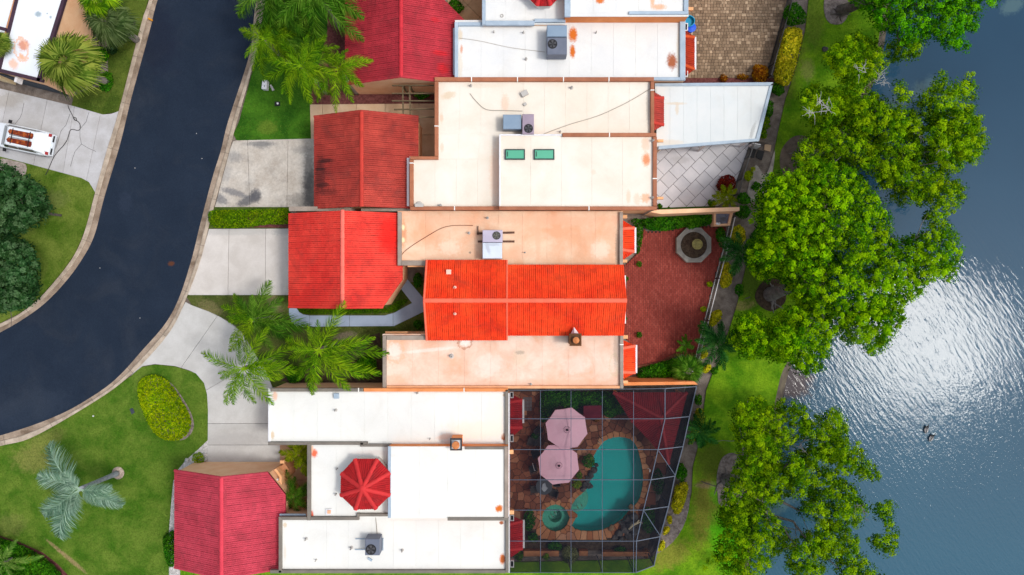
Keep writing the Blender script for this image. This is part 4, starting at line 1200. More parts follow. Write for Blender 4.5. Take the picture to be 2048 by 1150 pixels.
b.face([A, B_, E_]); b.face([A, E_, D_]); b.face([B_, D_, E_]); b.build('chimney_cricket', m_white, hC)

# ---- house D
hD = thing('townhouse', 'lowest townhouse with rose red garage, red octagonal cupola and grey edged white roofs', 'house', P(800, 960), GH)
rD1 = flat_block(hD, rectp(536, 780, 1016, 889), ZD, m_deckD, m_wall, [(541, 785, 1010, 883)], pitch=47)
coping(rD1, [(541, 776.5, 726, 783.5), (536, 884, 735, 890), (1010, 779, 1016.5, 889), (720, 885, 727, 893.5), (727, 888, 782, 893.5)], ZD, ZD + .2, m_copD, [(717, 780)])
coping(rD1, [(536, 777, 541, 884)], ZD, ZD + .06, m_white, name='roof_edge')
coping(rD1, [(727, 776.5, 1016, 783.5)], ZD, ZD + .2, m_copDo, [(928, 780)])
rD2 = flat_block(hD, rectp(615, 886, 776, 1041), ZD + .05, m_deckD, m_wall, [(621, 892, 775, 1036)], pitch=52)
coping(rD2, [(614, 887, 621, 1041), (621.5, 1034, 718, 1040.5), (713, 1027, 719, 1034), (719, 1027.5, 776, 1033)], ZD + .05, ZD + .25, m_copD)
rD3 = flat_block(hD, rectp(776, 893, 1016, 1036), 4.2, m_deckD, m_wall_o, [(782, 896, 1008, 1033)], pitch=60)
coping(rD3, [(775.5, 893, 781.5, 1036)], 4.2, 4.3, m_copA)
coping(rD3, [(1008.5, 893, 1016, 1036)], 4.2, 4.32, m_copC)
coping(rD3, [(895, 1035.5, 1016, 1041.5), (930, 893.5, 1008, 899)], 4.2, 4.3, m_copD)
rD4 = flat_block(hD, rectp(558, 1036, 1017, 1146), ZD, m_deckD, m_wall, [(563, 1040, 1011, 1141)], pitch=47)
coping(rD4, [(557, 1034, 563, 1146), (563, 1034, 614, 1040), (1011, 1036, 1017.5, 1146), (540, 1140.5, 1011, 1147)], ZD, ZD + .2, m_copD)
garage(hD, 350, 443, 941, 1134, 2.6, 4.2, TD, m_wall, cuts=((536, 945, 574, 993), (571, 900, 571, 1100)), ends=('N', 'S'))
octagon_roof(hD, [(710, 918), (755, 918), (780, 945), (780, 990), (752, 1017), (711, 1018), (682, 990), (683, 947)], 4.35, .95, TD2, m_wall_w)
bay(hD, 1019, 1044, 783, 800, 855, 884, TD2, z_out=2.05, z_in=2.55, gut=(799, 846)); bay(hD, 1019, 1045, 1026, 1042, 1097, 1121, TD2, z_out=2.05, z_in=2.55, gut=(1040, 1096))
scuppers(hD, [(1020, 784, 1027, 796), (1020, 870, 1027, 884), (1020, 1030, 1028, 1042), (1020, 1121, 1028, 1135)], 2.6)
beam_ends(hD, [(1022, 904, 10, 8), (1023, 1025, 10, 8)], 3.3)
g_ = MB(); g_.prism(PP(rectp(1016.8, 786, 1019, 1146), 3.4), 3.28, 3.4); g_.build('gutter', m_white, hD)
vents(hD, [(672, 820, .05), (675, 936, .05), (673, 987, .06), (613, 1077, .05), (633, 1119, .03), (703, 1095, .06), (805, 1100, .05), (860, 877, .03), (835, 786, .04)], ZD)
b = MB(); b.box(P(674, 791, ZD), (.3, .32, .22)); b.build('roof_vent', m_copA, hD)
b = MB(); b.box(P(658, 1023, ZD + .05), (.36, .36, .1)); rv = b.build('roof_vent', m_white, hD)
b = MB(); b.box(P(658.5, 1023.5, ZD + .15), (.2, .2, .06)); b.build('vent_cap', mat('peach_cap', C(245, 180, 140), fine=.05), rv)
chimney(hD, (900, 877, 924, 901), 3.4, 4.7, m_wall_o, mat('cap_dark', C(62, 62, 66), fine=.1), mat('cap_inside', C(200, 205, 210), fine=.05), (912, 889), .2)
# entry walls between garage and house
b = MB(); b.prism(PP([(556, 938), (569, 926), (577, 938), (577, 955), (564, 970), (563, 953)], 1.5), 0, 1.5); b.build('entry_wall', mat('stucco_tan', C(196, 138, 98), C(178, 120, 82), 1.5, fine=.1), hD)
b = MB(); b.prism(PP([(548, 940), (552, 937), (563, 952), (563.5, 973), (579, 995), (575, 997), (559, 975), (558.5, 954)], 2.2), 0, 2.2); b.build('entry_wall', m_beam, hD)
b = MB(); b.prism(PP(rectp(560, 921, 568, 927), 1.9), 0, 1.9); b.build('entry_pier', m_beam, hD)
b = MB(); b.prism(PP(rectp(550, 958, 555, 982), 2.4), 2.2, 2.4); b.build('gutter', m_white, hD)
b = MB(); b.prism(PP(rectp(559, 1028, 612, 1032), 3.2), 3.1, 3.2); b.build('gutter', m_copA, hD)

# ---- house E, corner of the picture
hE = thing('townhouse', 'corner house with plum edged white roof and curled rust stain behind a fan palm', 'house', P(40, 40), GH)
oE = [(77, 162), (156, -84), (60, -115), (29, 0), (-6, 140)]
rE = flat_block(hE, oE, 3.4, m_deckE, m_wall, [])
def strip(roof, a, b_, w_, z, zt, m, name='coping'):
    d = Vector((b_[0] - a[0], b_[1] - a[1])); d.normalize(); n = Vector((-d.y, d.x)) * w_
    mb = MB(); mb.prism(PP([a, b_, (b_[0] + n.x, b_[1] + n.y), (a[0] + n.x, a[1] + n.y)], zt), z - .1, zt); mb.build(name, m, roof)
strip(rE, (156, -84), (79, 163), 7, 3.4, 3.5, m_copE); strip(rE, (84, 164), (-70, 127), 6.5, 3.4, 3.5, m_copE); strip(rE, (-6, 140), (29, 0), 5, 3.4, 3.5, m_copE); strip(rE, (29, 0), (60, -115), 5, 3.4, 3.5, m_copE)
r2 = flat_block(hE, [(8, 66), (26, 0), (45, -80), (-150, -120), (-150, 25)], 3.2, m_deckE, m_wall, [], name='flat_roof')
strip(r2, (-60, 43), (12, 62), -6, 3.2, 3.3, m_copE)
r3 = flat_block(hE, [(-6, 140), (4, 112), (-120, 80), (-150, 110)], 3.1, m_deckE, m_wall, [])
strip(r3, (-60, 92), (8, 112), 5, 3.1, 3.3, m_copE)
c0 = Vector(P(77, 162, 3.4)); c1 = Vector(P(-60, 127, 3.4)); dd = (c1 - c0).normalized(); nn = Vector((dd.y, -dd.x, 0))
if nn.y > 0: nn = -nn
m_slate = mat('slate_door', C(66, 74, 84), C(56, 64, 74), 2, fine=.08)
b = MB()
for k in range(4):
    a = c0 + dd * .35 + nn * .02; e_ = c0 + dd * 3.6 + nn * .02
    a.z = e_.z = .28 + k * .54
    b.bar(a, e_, .08, .5)
b.build('garage_door', m_slate, hE)
b = MB(); a = c0 + dd * 4.4 + nn * .1; b.box((a.x, a.y, 0), (.9, .25, 2.9), math.atan2(dd.y, dd.x)); b.build('pillar', mat('cream_pillar', C(236, 214, 170), fine=.05), hE)
b = MB(); a = c0 + dd * 1.7 + nn * .2; b.box((a.x, a.y, 2.5), (.16, .35, .5), math.atan2(dd.y, dd.x)); b.build('wall_lantern', m_white, hE)

# hand out the tiles: the 300 nearest the middle of the view one by one, the rest joined
def finish_tiles():
    for hn, lst in HOUSE_TILES.items():
        def key(e):
            t = e[1].translation
            k = H / (H - t.z) * S
            px, py = 1024 + t.x * k, 575 - t.y * k
            off = max(0, -px, px - 2048, -py, py - 1150)
            return (off > 0, math.hypot(px - 1024, py - 575))
        lst.sort(key=key)
        for roof, M, tm in lst[:300]:
            link('roof_tile', tm, roof, M)
        groups = {}
        for roof, M, tm in lst[300:]:
            groups.setdefault((roof.name, tm.name), []).append((roof, M, tm))
        for g in groups.values():
            roof, _, tm = g[0]
            n = len(tm.vertices); co = np.empty(n * 3, np.float32); tm.vertices.foreach_get('co', co); co = co.reshape(-1, 3)
            fa = np.empty(len(tm.polygons) * 4, np.int32); tm.polygons.foreach_get('vertices', fa); fa = fa.reshape(-1, 4)
            V = []; F = []; T_ = []
            off = WLOC[roof.name]
            for i, (_, M, _) in enumerate(g):
                m3 = np.array(M)
                V.append(co @ m3[:3, :3].T + m3[:3, 3] - np.array(off)); F.append(fa + i * n); T_.append(np.full(len(fa), random.random()))
            me = mesh_np('roof_tiles', np.concatenate(V), np.concatenate(F), np.concatenate(T_), tm.materials[0])
            tag(link('roof_tiles', me, roof), kind='stuff')
finish_tiles()

# ---- air conditioners on the roofs
m_fan = mat('fan_black', (.012, .012, .014), fine=0, rough=.5)
m_grille = mat('fan_grille', (.05, .05, .055), fine=0, rough=.5)
def ac_unit(label, z, ht, boxes, fan, fr, rails=(), m_rail=None, m_gr=None):
    c = P(fan[0], fan[1], z)
    t = thing('air_conditioner', label, 'air conditioner', c, 'rooftop air conditioners')
    zt = z + .15 + ht
    for nm, r, m, dz in boxes:
        b = MB(); b.bev_prism(PP(rectp(*r), zt + dz), z + .12, zt + dz, .03); bo = b.build(nm, m, t)
        if nm == 'cabinet': cab = bo
    f = P(fan[0], fan[1], zt); rr = fr * (H - zt) / H / S
    b = MB(); b.lathe((f[0], f[1], zt + .001), [(rr, 0), (rr, .02), (rr * .93, .02), (rr * .93, .006), (.001, .006)], 24); fo = b.build('fan_shroud', m_fan, t)
    g = MB()
    for q in (.3, .55, .8):
        g.tube([(f[0] + rr * q * math.cos(2 * PI * k / 20), f[1] + rr * q * math.sin(2 * PI * k / 20), zt + .035) for k in range(21)], .008, 4, cap=False)
    for k in range(8):
        an = 2 * PI * k / 8 + .2
        g.bar((f[0], f[1], zt + .035), (f[0] + rr * .97 * math.cos(an), f[1] + rr * .97 * math.sin(an), zt + .03), .012, .012)
    g.build('fan_grille', m_gr or m_grille, fo)
    for k in range(5):
        an = 2 * PI * k / 5; bl = MB(); a2 = an + .7
        bl.face([(f[0] + .03 * math.cos(an), f[1] + .03 * math.sin(an), zt + .012), (f[0] + rr * .8 * math.cos(an), f[1] + rr * .8 * math.sin(an), zt + .010), (f[0] + rr * .8 * math.cos(a2), f[1] + rr * .8 * math.sin(a2), zt + .026), (f[0] + .03 * math.cos(a2), f[1] + .03 * math.sin(a2), zt + .02)])
        bl.build('fan_blade', bpy.data.materials['fan_blade'], fo)
    for (x0, y0, x1, y1, w_) in rails:
        b = MB(); b.bar(P(x0, y0, z + .07), P(x1, y1, z + .07), w_, .1); b.build('support_rail', m_rail or m_grille, t)
    return t
mat('fan_blade', (.10, .10, .11), fine=0, rough=.5)
m_lav = mat('lavender_metal', C(196, 188, 206), C(186, 178, 198), 1, fine=.04, rough=.5)
m_pale = mat('pale_metal', C(216, 226, 238), C(204, 214, 228), 1, fine=.03, rough=.5, stains=[sp(975, 495, 4, 4, 14, C(186, 192, 204), .8, .3), sp(985, 489, 4, 16, 3, C(186, 192, 204), .7)])
m_blue1 = mat('steel_blue', C(140, 160, 180), C(126, 148, 170), 1, fine=.04, rough=.5)
m_blue2 = mat('steel_dark', C(112, 118, 134), C(100, 108, 124), 1, fine=.05, rough=.5)
m_mauve = mat('mauve_metal', C(164, 148, 164), C(152, 136, 152), 1, fine=.04, rough=.5)
m_rust_rail = mat('rusty_rail', C(120, 84, 66), C(86, 60, 50), 6, fine=.3)
ac_unit('lavender air conditioner with pale plenum box on the peach roof, rusty rails', ZC, .75, [('cabinet', (965, 460, 1005, 484.5), m_lav, 0), ('plenum', (965, 485.5, 1004, 517), m_pale, .02)], (993, 471), 8.2,
        [(954, 467, 1029, 465, .12), (956, 483, 1029, 483, .12), (956, 452, 956, 470, .05)], m_rust_rail, mat('olive_grille', (.2, .19, .15), fine=0))
ac_unit('large slate blue air conditioner with rust streaks beside it, on the topmost white roof', ZA, .85, [('cabinet', (1094, 74.5, 1134, 109), m_blue2, 0), ('plenum', (1094, 50, 1134, 73), m_blue1, .03)], (1105, 88), 9.5, [(1098, 112, 1130, 112, .06)], m_copA)
ac_unit('mauve air conditioner with blue side box near the two skylights', ZB, .8, [('cabinet', (1044.5, 228, 1068, 268), m_mauve, 0), ('plenum', (1006, 229, 1043, 258), m_blue1, -.15)], (1057, 257), 9)
ac_unit('dark grey air conditioner on thin rails, on the lowest white roof', ZD, .8, [('cabinet', (730, 1078, 759, 1111), m_blue2, 0)], (742, 1099), 10.5,
        [(711, 1077.5, 767, 1077.5, .04), (710, 1099, 766, 1099, .04), (766, 1076, 766, 1101, .04), (736, 1116, 744, 1121, .12)], m_copA)
cable([(803, 510), (815, 498), (850, 475), (893, 453), (946, 451)], ZC + .012, .018, mat('cable_brown', C(130, 66, 40)), 'brown cable kinked across the peach flat roof')
cable([(1085, 269), (1105, 261), (1145, 247), (1180, 237), (1210, 226), (1250, 207), (1280, 190), (1302, 176)], ZB + .012, .02, mat('cable_grey', C(170, 160, 148)), 'long grey cable curving over the white roof towards the patio cover')
cable([(940, 187), (952, 202), (973, 219), (1010, 221), (1045, 222)], ZB + .012, .02, bpy.data.materials['cable_grey'], 'short grey conduit leading to the mauve air conditioner')
cable([(918, 76), (960, 82), (1020, 95), (1090, 104)], ZA + .012, .012, bpy.data.materials['cable_grey'], 'thin faint wire across the topmost white roof')
cable([(751, 1034), (753, 1050), (755, 1077)], ZD + .012, .022, bpy.data.materials['cable_grey'], 'grey conduit running to the air conditioner on the lowest roof')
# ---- pergola between the two upper garages
m_wood = mat('weathered_wood', C(120, 104, 78), C(96, 80, 58), 3, fine=.2, fscale=20, streak=(1, 6, 1))
pg = thing('pergola', 'weathered timber pergola of crossing beams between the two upper garages', 'pergola', P(830, 200))
for (x0, y0, x1, y1, z) in ((784, 171, 868, 171, 2.6), (784, 187, 868, 187, 2.6), (784, 202, 868, 202, 2.6), (788, 219, 868, 218, 2.6), (800, 236, 868, 234, 2.6)):
    b = MB(); b.bar(P(x0, y0, z), P(x1, y1, z), .06, .14); b.build('rafter', m_wood, pg)
for x in (805.5, 819.5):
    b = MB(); b.bar(P(x, 170, 2.46), P(x + 1, 232, 2.46), .09, .14); b.build('beam', m_wood, pg)
for (x, y) in ((806, 171), (806, 232), (820, 171), (820, 232)):
    b = MB(); p_ = P(x, y, 2.4); b.box((p_[0], p_[1], 0), (.1, .1, 2.4)); b.build('post', m_wood, pg)
# garden walls
b = MB(); b.prism(PP([(1300, 424), (1312, 419.5), (1479, 414), (1479, 421.5), (1322, 428)], 2.1), -.05, 2.1)
b.build('garden_wall', m_wall, loc=P(1390, 425), label='peach garden wall between the brick patio and the pale slab patio', cat='wall')
b = MB(); b.prism(PP([(1248, 764.5), (1389, 763), (1396, 769), (1248, 771)], 2.5), -.05, 2.5)
b.build('garden_wall', m_wall_o, loc=P(1320, 760), label='orange peach wall along the top of the pool cage', cat='wall')
# ------------------------------------------------------------------ patios, pool, cage
def mat_pieces(name, cols, rough=.85, fine=.12, fscale=18, bump=.3):
    m, nt, b = new_mat(name)
    p = pos(nt)
    cr = nd(nt, 'ShaderNodeValToRGB')
    els = cr.color_ramp.elements
    while len(els) < len(cols): els.new(0.5)
    for i, c in enumerate(cols):
        els[i].position = i / (len(cols) - 1); els[i].color = rgba(c)
    nt.links.new(rnd_val(nt), cr.inputs[0])
    big = maprange(nt, noise(nt, p, .5, 4), .3, .7, .86, 1.1)
    v = mathn(nt, 'MULTIPLY', big, maprange(nt, noise(nt, p, fscale, 3, .7), .2, .8, 1 - fine, 1 + fine))
    h = nd(nt, 'ShaderNodeHueSaturation'); nt.links.new(cr.outputs[0], h.inputs['Color']); nt.links.new(v, h.inputs['Value'])
    nt.links.new(h.outputs[0], b.inputs['Base Color'])
    b.inputs['Roughness'].default_value = rough; b.inputs['Specular IOR Level'].default_value = .2
    if bump:
        bn = nd(nt, 'ShaderNodeBump'); bn.inputs['Strength'].default_value = bump; bn.inputs['Distance'].default_value = .01
        nt.links.new(noise(nt, p, 50, 4, .7), bn.inputs['Height']); nt.links.new(bn.outputs[0], b.inputs['Normal'])
    return m
m_mortar = mat('joint_sand', (.12, .095, .075), fine=.3)
def boxes_np(cx, cy, sx, sy, z0, z1, ang=0.0, b=.012):
    """many small chamfered blocks at once -> verts, quads (9 faces each)"""
    n = len(cx); ca, sa = np.cos(ang), np.sin(ang)
    V = np.zeros((n, 12, 3)); sg = [(-1, -1), (1, -1), (1, 1), (-1, 1)]
    for k, (a, c) in enumerate(sg):
        for lv, (ins, z) in enumerate(((0, z0), (0, z1 - b), (b, z1))):
            x = a * (sx / 2 - ins); y = c * (sy / 2 - ins)
            V[:, lv * 4 + k, 0] = cx + x * ca - y * sa; V[:, lv * 4 + k, 1] = cy + x * sa + y * ca; V[:, lv * 4 + k, 2] = z
    q = []
    for lv in (0, 4):
        for k in range(4): q.append((lv + k, lv + (k + 1) % 4, lv + 4 + (k + 1) % 4, lv + 4 + k))
    q.append((8, 9, 10, 11))
    F = (np.arange(n)[:, None, None] * 12 + np.array(q)[None]).reshape(-1, 4)
    return V.reshape(-1, 3), F
# brown mixed pavers, house A
paA = [(1369, -70), (1588, -70), (1574, 0), (1556.5, 62), (1537, 133), (1530, 156), (1369, 156)]
tA = thing('paver_patio', 'brown and tan mixed paver patio at the top beside the yellow hedge', 'patio', P(1460, 60), kind='structure')
b = MB(); b.prism(PP(paA, .03), -.06, .03); b.build('paver_bed', m_mortar, tA)
m_pavA = mat_pieces('pavers_brown', [C(122, 102, 82), C(134, 113, 91), C(139, 118, 95), C(144, 122, 99), C(149, 127, 103), C(156, 134, 110), C(188, 164, 136)])
cells = []
wp = PP(paA, .06); rowh = .205
y = P2(0, 156, .06)[1]; ytop = P2(0, -70, .06)[1]; xL, xR = P2(1369, 0, .06)[0], P2(1588, 0, .06)[0]
clA = wp if area2(wp) > 0 else wp[::-1]
edge = MB()
while y < ytop:
    x = xL - random.uniform(0, .2)
    while x < xR:
        w_ = random.choice((.20, .20, .30))
        rc = rectp(x + .008, y + .008, x + w_ - .008, y + rowh - .008)
        q = clip_convex(rc, clA)
        if len(q) > 2 and abs(area2(q)) > .3 * w_ * rowh:
            if abs(area2(q)) > .97 * abs(area2(rc)): cells.append((x + w_ / 2, y + rowh / 2, w_))
            else: edge.bev_prism(q, 0.0, .06, .01, random.random())
        x += w_
    y += rowh
edge.build('paver_edge', m_pavA, tA, kind='stuff')
cells.sort(key=lambda c: (c[1] > 19.5, c[1]))
pm = {}
for w_ in (.20, .30):
    b = MB(); b.bev_prism(rectp(-w_ / 2 + .008, -rowh / 2 + .008, w_ / 2 - .008, rowh / 2 - .008), 0, .06, .012); pm[w_] = b.mesh('paver', m_pavA)
for (x, y, w_) in cells[:300]:
    link('paver', pm[w_], tA, Matrix.Translation((x, y, random.uniform(-.004, .006))) @ Matrix.Rotation(random.uniform(-.02, .02), 4, 'Z'))
if cells[300:]:
    V, F = [], []
    for k, (x, y, w_) in enumerate(cells[300:]):
        v, f = boxes_np(np.array([x]), np.array([y]), w_ - .016, rowh - .016, 0, .06 + random.uniform(-.004, .006)); V.append(v - np.array(WLOC[tA.name])); F.append(f + 12 * k)
    tag(link('pavers', mesh_np('pavers', np.concatenate(V), np.concatenate(F), np.repeat(RNG.random(len(V)), 9), m_pavA), tA), kind='stuff')
# pale diagonal slabs, house B
paB = [(1309, 280), (1503, 280), (1489, 318), (1474, 362), (1462, 396), (1436, 412), (1312, 416)]
tB = thing('slab_patio', 'pale grey patio of diagonal slabs under the white cover', 'patio', P(1400, 350), kind='structure')
b = MB(); b.prism(PP(paB, .03), -.06, .03); b.build('slab_bed', mat('dark_joint', (.075, .07, .075), fine=.3), tB)
m_pavB = mat('slab_grey', C(214, 212, 216), C(200, 200, 206), .9, fine=.06, rnd=.055, bump=.1, stains=[sp(1440, 366, 0, 3, 3, GREYD, .8), sp(1360, 320, 0, 20, 8, C(180, 178, 180), .5)])
pb = PP(paB, .05); cB = cw(pb); cell = .84
cx, cy = P2(1400, 350, .05); ca = math.cos(PI / 4)
for i in range(-12, 12):
    for j in range(-12, 12):
        offs = .5 * cell * (j % 2)
        u0, v0 = i * cell + offs, j * cell
        q = [(cx + (u - v) * ca, cy + (u + v) * ca) for u, v in ((u0, v0), (u0 + cell, v0), (u0 + cell, v0 + cell), (u0, v0 + cell))]
        q = clip_convex(q, cB)
        if len(q) < 3 or abs(area2(q)) < .02: continue
        q = inset(q, .012)
        if len(q) < 3: continue
        b = MB(); b.bev_prism(q, 0, .05 + random.uniform(-.004, .004), .008, random.random()); b.build('paving_slab', m_pavB, tB)
# strip of grass and leaf litter along the garden wall
bed(rectp(1318, 408, 1430, 420), lawn_mat('lawn_strip', (.03, .08, .01), (.05, .1, .015)), 'narrow dark grass strip between slab patio and garden wall', .04, name='grass_strip')
# red brick patio, house C
paC = [(1247, 672), (1247, 535), (1264, 517), (1279, 500), (1285, 462), (1318, 463), (1350, 459), (1372, 450), (1428, 453), (1452, 452), (1444, 500), (1428, 560), (1408, 638), (1392, 706), (1380, 712), (1366, 708), (1340, 716), (1312, 728), (1274, 733), (1270, 692)]
tC = thing('brick_patio', 'red brick patio with the stone planter ring', 'patio', P(1340, 590), kind='structure')
b = MB(); b.prism(PP(paC, .03), -.06, .03); b.build('brick_bed', mat('brick_joint', (.05, .016, .014), fine=.3), tC)
m_brick = mat_pieces('red_brick', [C(134, 56, 47, .9), C(142, 62, 52, .9), C(146, 65, 55, .9), C(150, 68, 58, .9), C(158, 76, 65, .9)], fine=.15)
bw, bh = .125, .235
x0, y1 = P2(1246, 448, .05); x1, y0 = P2(1454, 734, .05)
bx, by = [], []
for k in range(int((x1 - x0) / bw)):
    for j in range(int((y1 - y0) / bh) + 2):
        bx.append(x0 + (k + .5) * bw); by.append(y0 + (j + (.5 if k % 2 else 0)) * bh)
bx, by = np.array(bx), np.array(by)
okm = pip(bx, by, PP(paC, .05)); bx, by = bx[okm], by[okm]
V, F = boxes_np(bx + RNG.normal(0, .003, len(bx)), by, bw - .014, bh - .014, 0, .05, RNG.normal(0, .015, len(bx)), .006)
tag(link('bricks', mesh_np('bricks', V - np.array(WLOC[tC.name]), F, np.repeat(RNG.random(len(bx)), 9), m_brick), tC), kind='stuff')
b = MB()
kp = smooth_poly([(1273, 734), (1300, 729), (1325, 722), (1345, 712), (1366, 705), (1382, 706), (1386, 722)], 4, closed=False)
for a, c in zip(kp[:-1], kp[1:]):
    b.bar(P(*a, .1), P(*c, .1), .16, .2, random.random())
b.build('patio_edging', mat('edging_brown', C(128, 74, 50), C(104, 56, 38), 3, fine=.2), tC)
# octagonal planter
pl = thing('stone_planter', 'grey octagonal stone ring planter full of dark earth on the brick patio', 'planter', P(1388, 490))
m_stone = mat('grey_stone', C(168, 164, 154, .75), C(136, 132, 124, .75), 2, fine=.15, rnd=.08, bump=.5, stains=[sp(1412, 472, .4, 8, 14, GREYD, .4), sp(1398, 462, .4, 12, 5, GREYD, .35)])
oc = [(1388 + 37.5 * math.cos(PI / 8 + k * PI / 4), 490 + 37.5 * math.sin(PI / 8 + k * PI / 4)) for k in range(8)]
for k in range(8):
    a0, a1 = PI / 8 + (k) * PI / 4, PI / 8 + (k + 1) * PI / 4
    inn = [(1388 + 26.5 * math.cos(a0 + (a1 - a0) * t / 4), 490 + 26.5 * math.sin(a0 + (a1 - a0) * t / 4)) for t in range(5)]
    q = inset(PP([oc[k], oc[(k + 1) % 8]] + inn[::-1], .4), .0)
    b = MB(); b.prism(PP([oc[k], oc[(k + 1) % 8]] + inn[::-1], .4), 0, .4 + random.uniform(-.01, .01), random.random()); b.build('coping_stone', m_stone, pl)
b = MB(); b.prism(PP(ring((1388, 490), 27, 24), .3), 0, .3); b.build('planter_soil', m_dark_mulch, pl)
pot = thing('flower_pot', 'round pot with bright green plant standing in the stone planter', 'pot', P(1392, 489, .3))
b = MB(); c = P(1392, 489, .3); b.lathe(c, [(.22, 0), (.32, .3), (.35, .3), (.35, .34), (.30, .34), (.29, .24), (.01, .24)], 20); b.build('pot_body', mat('pot_tan', C(170, 160, 96), C(130, 120, 70), 4, fine=.1), pot)

# pool yard of house D: flagstones fitted to the pool and spa
dk_poly = [(1019, 783), (1080, 783), (1080, 846), (1150, 850), (1182, 838), (1202, 832), (1232, 830), (1252, 838), (1305, 895), (1334, 930), (1312, 938), (1304, 965), (1296, 998), (1284, 1018), (1266, 1036), (1249, 1056), (1226, 1066), (1202, 1074), (1160, 1075), (1140, 1072), (1125, 1075), (1094, 1070), (1078, 1048), (1062, 1032), (1046, 1020), (1030, 1004), (1019, 1008)]
seeds = []; kind = []
def along(poly, step, d):
    n = len(poly); per = [0]
    for i in range(n): per.append(per[-1] + math.hypot(poly[(i + 1) % n][0] - poly[i][0], poly[(i + 1) % n][1] - poly[i][1]))
    m_ = round(per[-1] / step); j = 0
    sgn = 1 if area2(poly) > 0 else -1
    for k in range(m_):
        t = per[-1] * k / m_
        while per[j + 1] < t: j += 1
        f = (t - per[j]) / (per[j + 1] - per[j]); a, c = poly[j % n], poly[(j + 1) % n]
        x, y = a[0] + (c[0] - a[0]) * f, a[1] + (c[1] - a[1]) * f
        l = math.hypot(c[0] - a[0], c[1] - a[1]); nx, ny = (c[1] - a[1]) / l * sgn, -(c[0] - a[0]) / l * sgn
        yield (x + nx * d, y + ny * d), (x - nx * d, y - ny * d)
spa = ring(SPA_C, SPA_R, 40)
for q in (POOL, spa):
    for o_, i_ in along(q, 9 if q is spa else 11, 4.2):
        if q is POOL and math.hypot(o_[0] - SPA_C[0], o_[1] - SPA_C[1]) < SPA_R + 3: continue
        if q is spa and pip(np.array([o_[0]]), np.array([o_[1]]), POOL)[0]: continue
        seeds += [o_, i_]; kind += ['cop', 'in']
for _ in range(5000):
    x, y = random.uniform(1019, 1336), random.uniform(783, 1080)
    if not pip(np.array([x]), np.array([y]), dk_poly)[0] or pip(np.array([x]), np.array([y]), POOL)[0] or math.hypot(x - SPA_C[0], y - SPA_C[1]) < SPA_R + 6: continue
    if edge_dist(np.array([x]), np.array([y]), POOL)[0] < 9: continue
    if min(math.hypot(x - a, y - b_) for a, b_ in seeds) < random.uniform(9, 13.5): continue
    seeds.append((x, y)); kind.append('flag')
tD = thing('pool_deck', 'rust and tan flagstone deck round the kidney shaped pool', 'pool deck', P(1150, 930), kind='structure')
m_flag = mat_pieces('flagstone', [C(104, 64, 48), C(126, 76, 56), C(138, 86, 64), C(156, 100, 74), C(184, 134, 104)], fine=.2, fscale=10, bump=.5)
m_copst = mat_pieces('pool_coping', [C(152, 94, 62), C(174, 112, 74), C(188, 130, 90), C(200, 148, 110)], fine=.18, fscale=10, bump=.5)
sa = np.array(seeds)
nflag = 0
for k, (x, y) in enumerate(seeds):
    if kind[k] == 'in': continue
    d = np.hypot(sa[:, 0] - x, sa[:, 1] - y); near = np.argsort(d)[1:26]
    q = rectp(x - 16, y - 16, x + 16, y + 16)
    for j in near:
        a, b_ = sa[j][0] - x, sa[j][1] - y
        q = clip_half(q, a, b_, (sa[j][0] ** 2 + sa[j][1] ** 2 - x * x - y * y) / 2)
        if len(q) < 3: break
    q = clip_convex(q, rectp(1019, 783, 1340, 1080)) if len(q) > 2 else q
    if len(q) < 3: continue
    zt = .075 if kind[k] == 'cop' else .045
    q = inset(PP(q, zt), .014)
    if len(q) < 3 or abs(area2(q)) < .01: continue
    b = MB(); b.bev_prism(q, -.05, zt + random.uniform(-.006, .006), .01, random.random())
    b.build('coping_stone' if kind[k] == 'cop' else 'flagstone', m_copst if kind[k] == 'cop' else m_flag, tD)
b = MB(); b.sheet(PP(rectp(1019, 782, 1082, 848)), .012); b.sheet(PP(rectp(1019, 848, 1136, 1000)), .012); b.build('stone_bed', mat('deck_joint', (.07, .04, .03), fine=.3), tD)
# pool shell and water
def shell(poly, z0, z1, name, m, parent):
    b = MB(); w = PP(poly); n = len(w)
    b.sheet(w, z0)
    w = w if area2(w) > 0 else w[::-1]
    for i in range(n): b.face([(w[i - 1][0], w[i - 1][1], z1), (w[i][0], w[i][1], z1), (w[i][0], w[i][1], z0), (w[i - 1][0], w[i - 1][1], z0)])
    return b.build(name, m, parent)
m_pool = mat('pool_plaster', (.001, .42, .40), (.002, .46, .44), .6, fine=.03, rough=.6)
m_spa = mat('spa_plaster', (.10, .40, .28), (.12, .44, .31), .8, fine=.03, rough=.6)
def clear_water(name, tint):
    m, nt, b = new_mat(name)
    nt.nodes.remove(b)
    tr = nd(nt, 'ShaderNodeBsdfTransparent'); tr.inputs[0].default_value = rgba(tint)
    gl = nd(nt, 'ShaderNodeBsdfGlossy'); gl.inputs['Roughness'].default_value = .05
    fr = nd(nt, 'ShaderNodeFresnel'); fr.inputs[0].default_value = 1.33
    bn = nd(nt, 'ShaderNodeBump'); bn.inputs['Strength'].default_value = .2; bn.inputs['Distance'].default_value = .03
    nt.links.new(noise(nt, pos(nt), 4, 3), bn.inputs['Height'])
    nt.links.new(bn.outputs[0], gl.inputs['Normal']); nt.links.new(bn.outputs[0], fr.inputs['Normal'])
    mx = nd(nt, 'ShaderNodeMixShader'); nt.links.new(fr.outputs[0], mx.inputs[0]); nt.links.new(tr.outputs[0], mx.inputs[1]); nt.links.new(gl.outputs[0], mx.inputs[2])
    nt.links.new(mx.outputs[0], nt.nodes['Material Output'].inputs[0])
    return m
sw = thing('swimming_pool', 'kidney shaped turquoise swimming pool under the screen cage', 'pool', P(1230, 970), kind='structure')
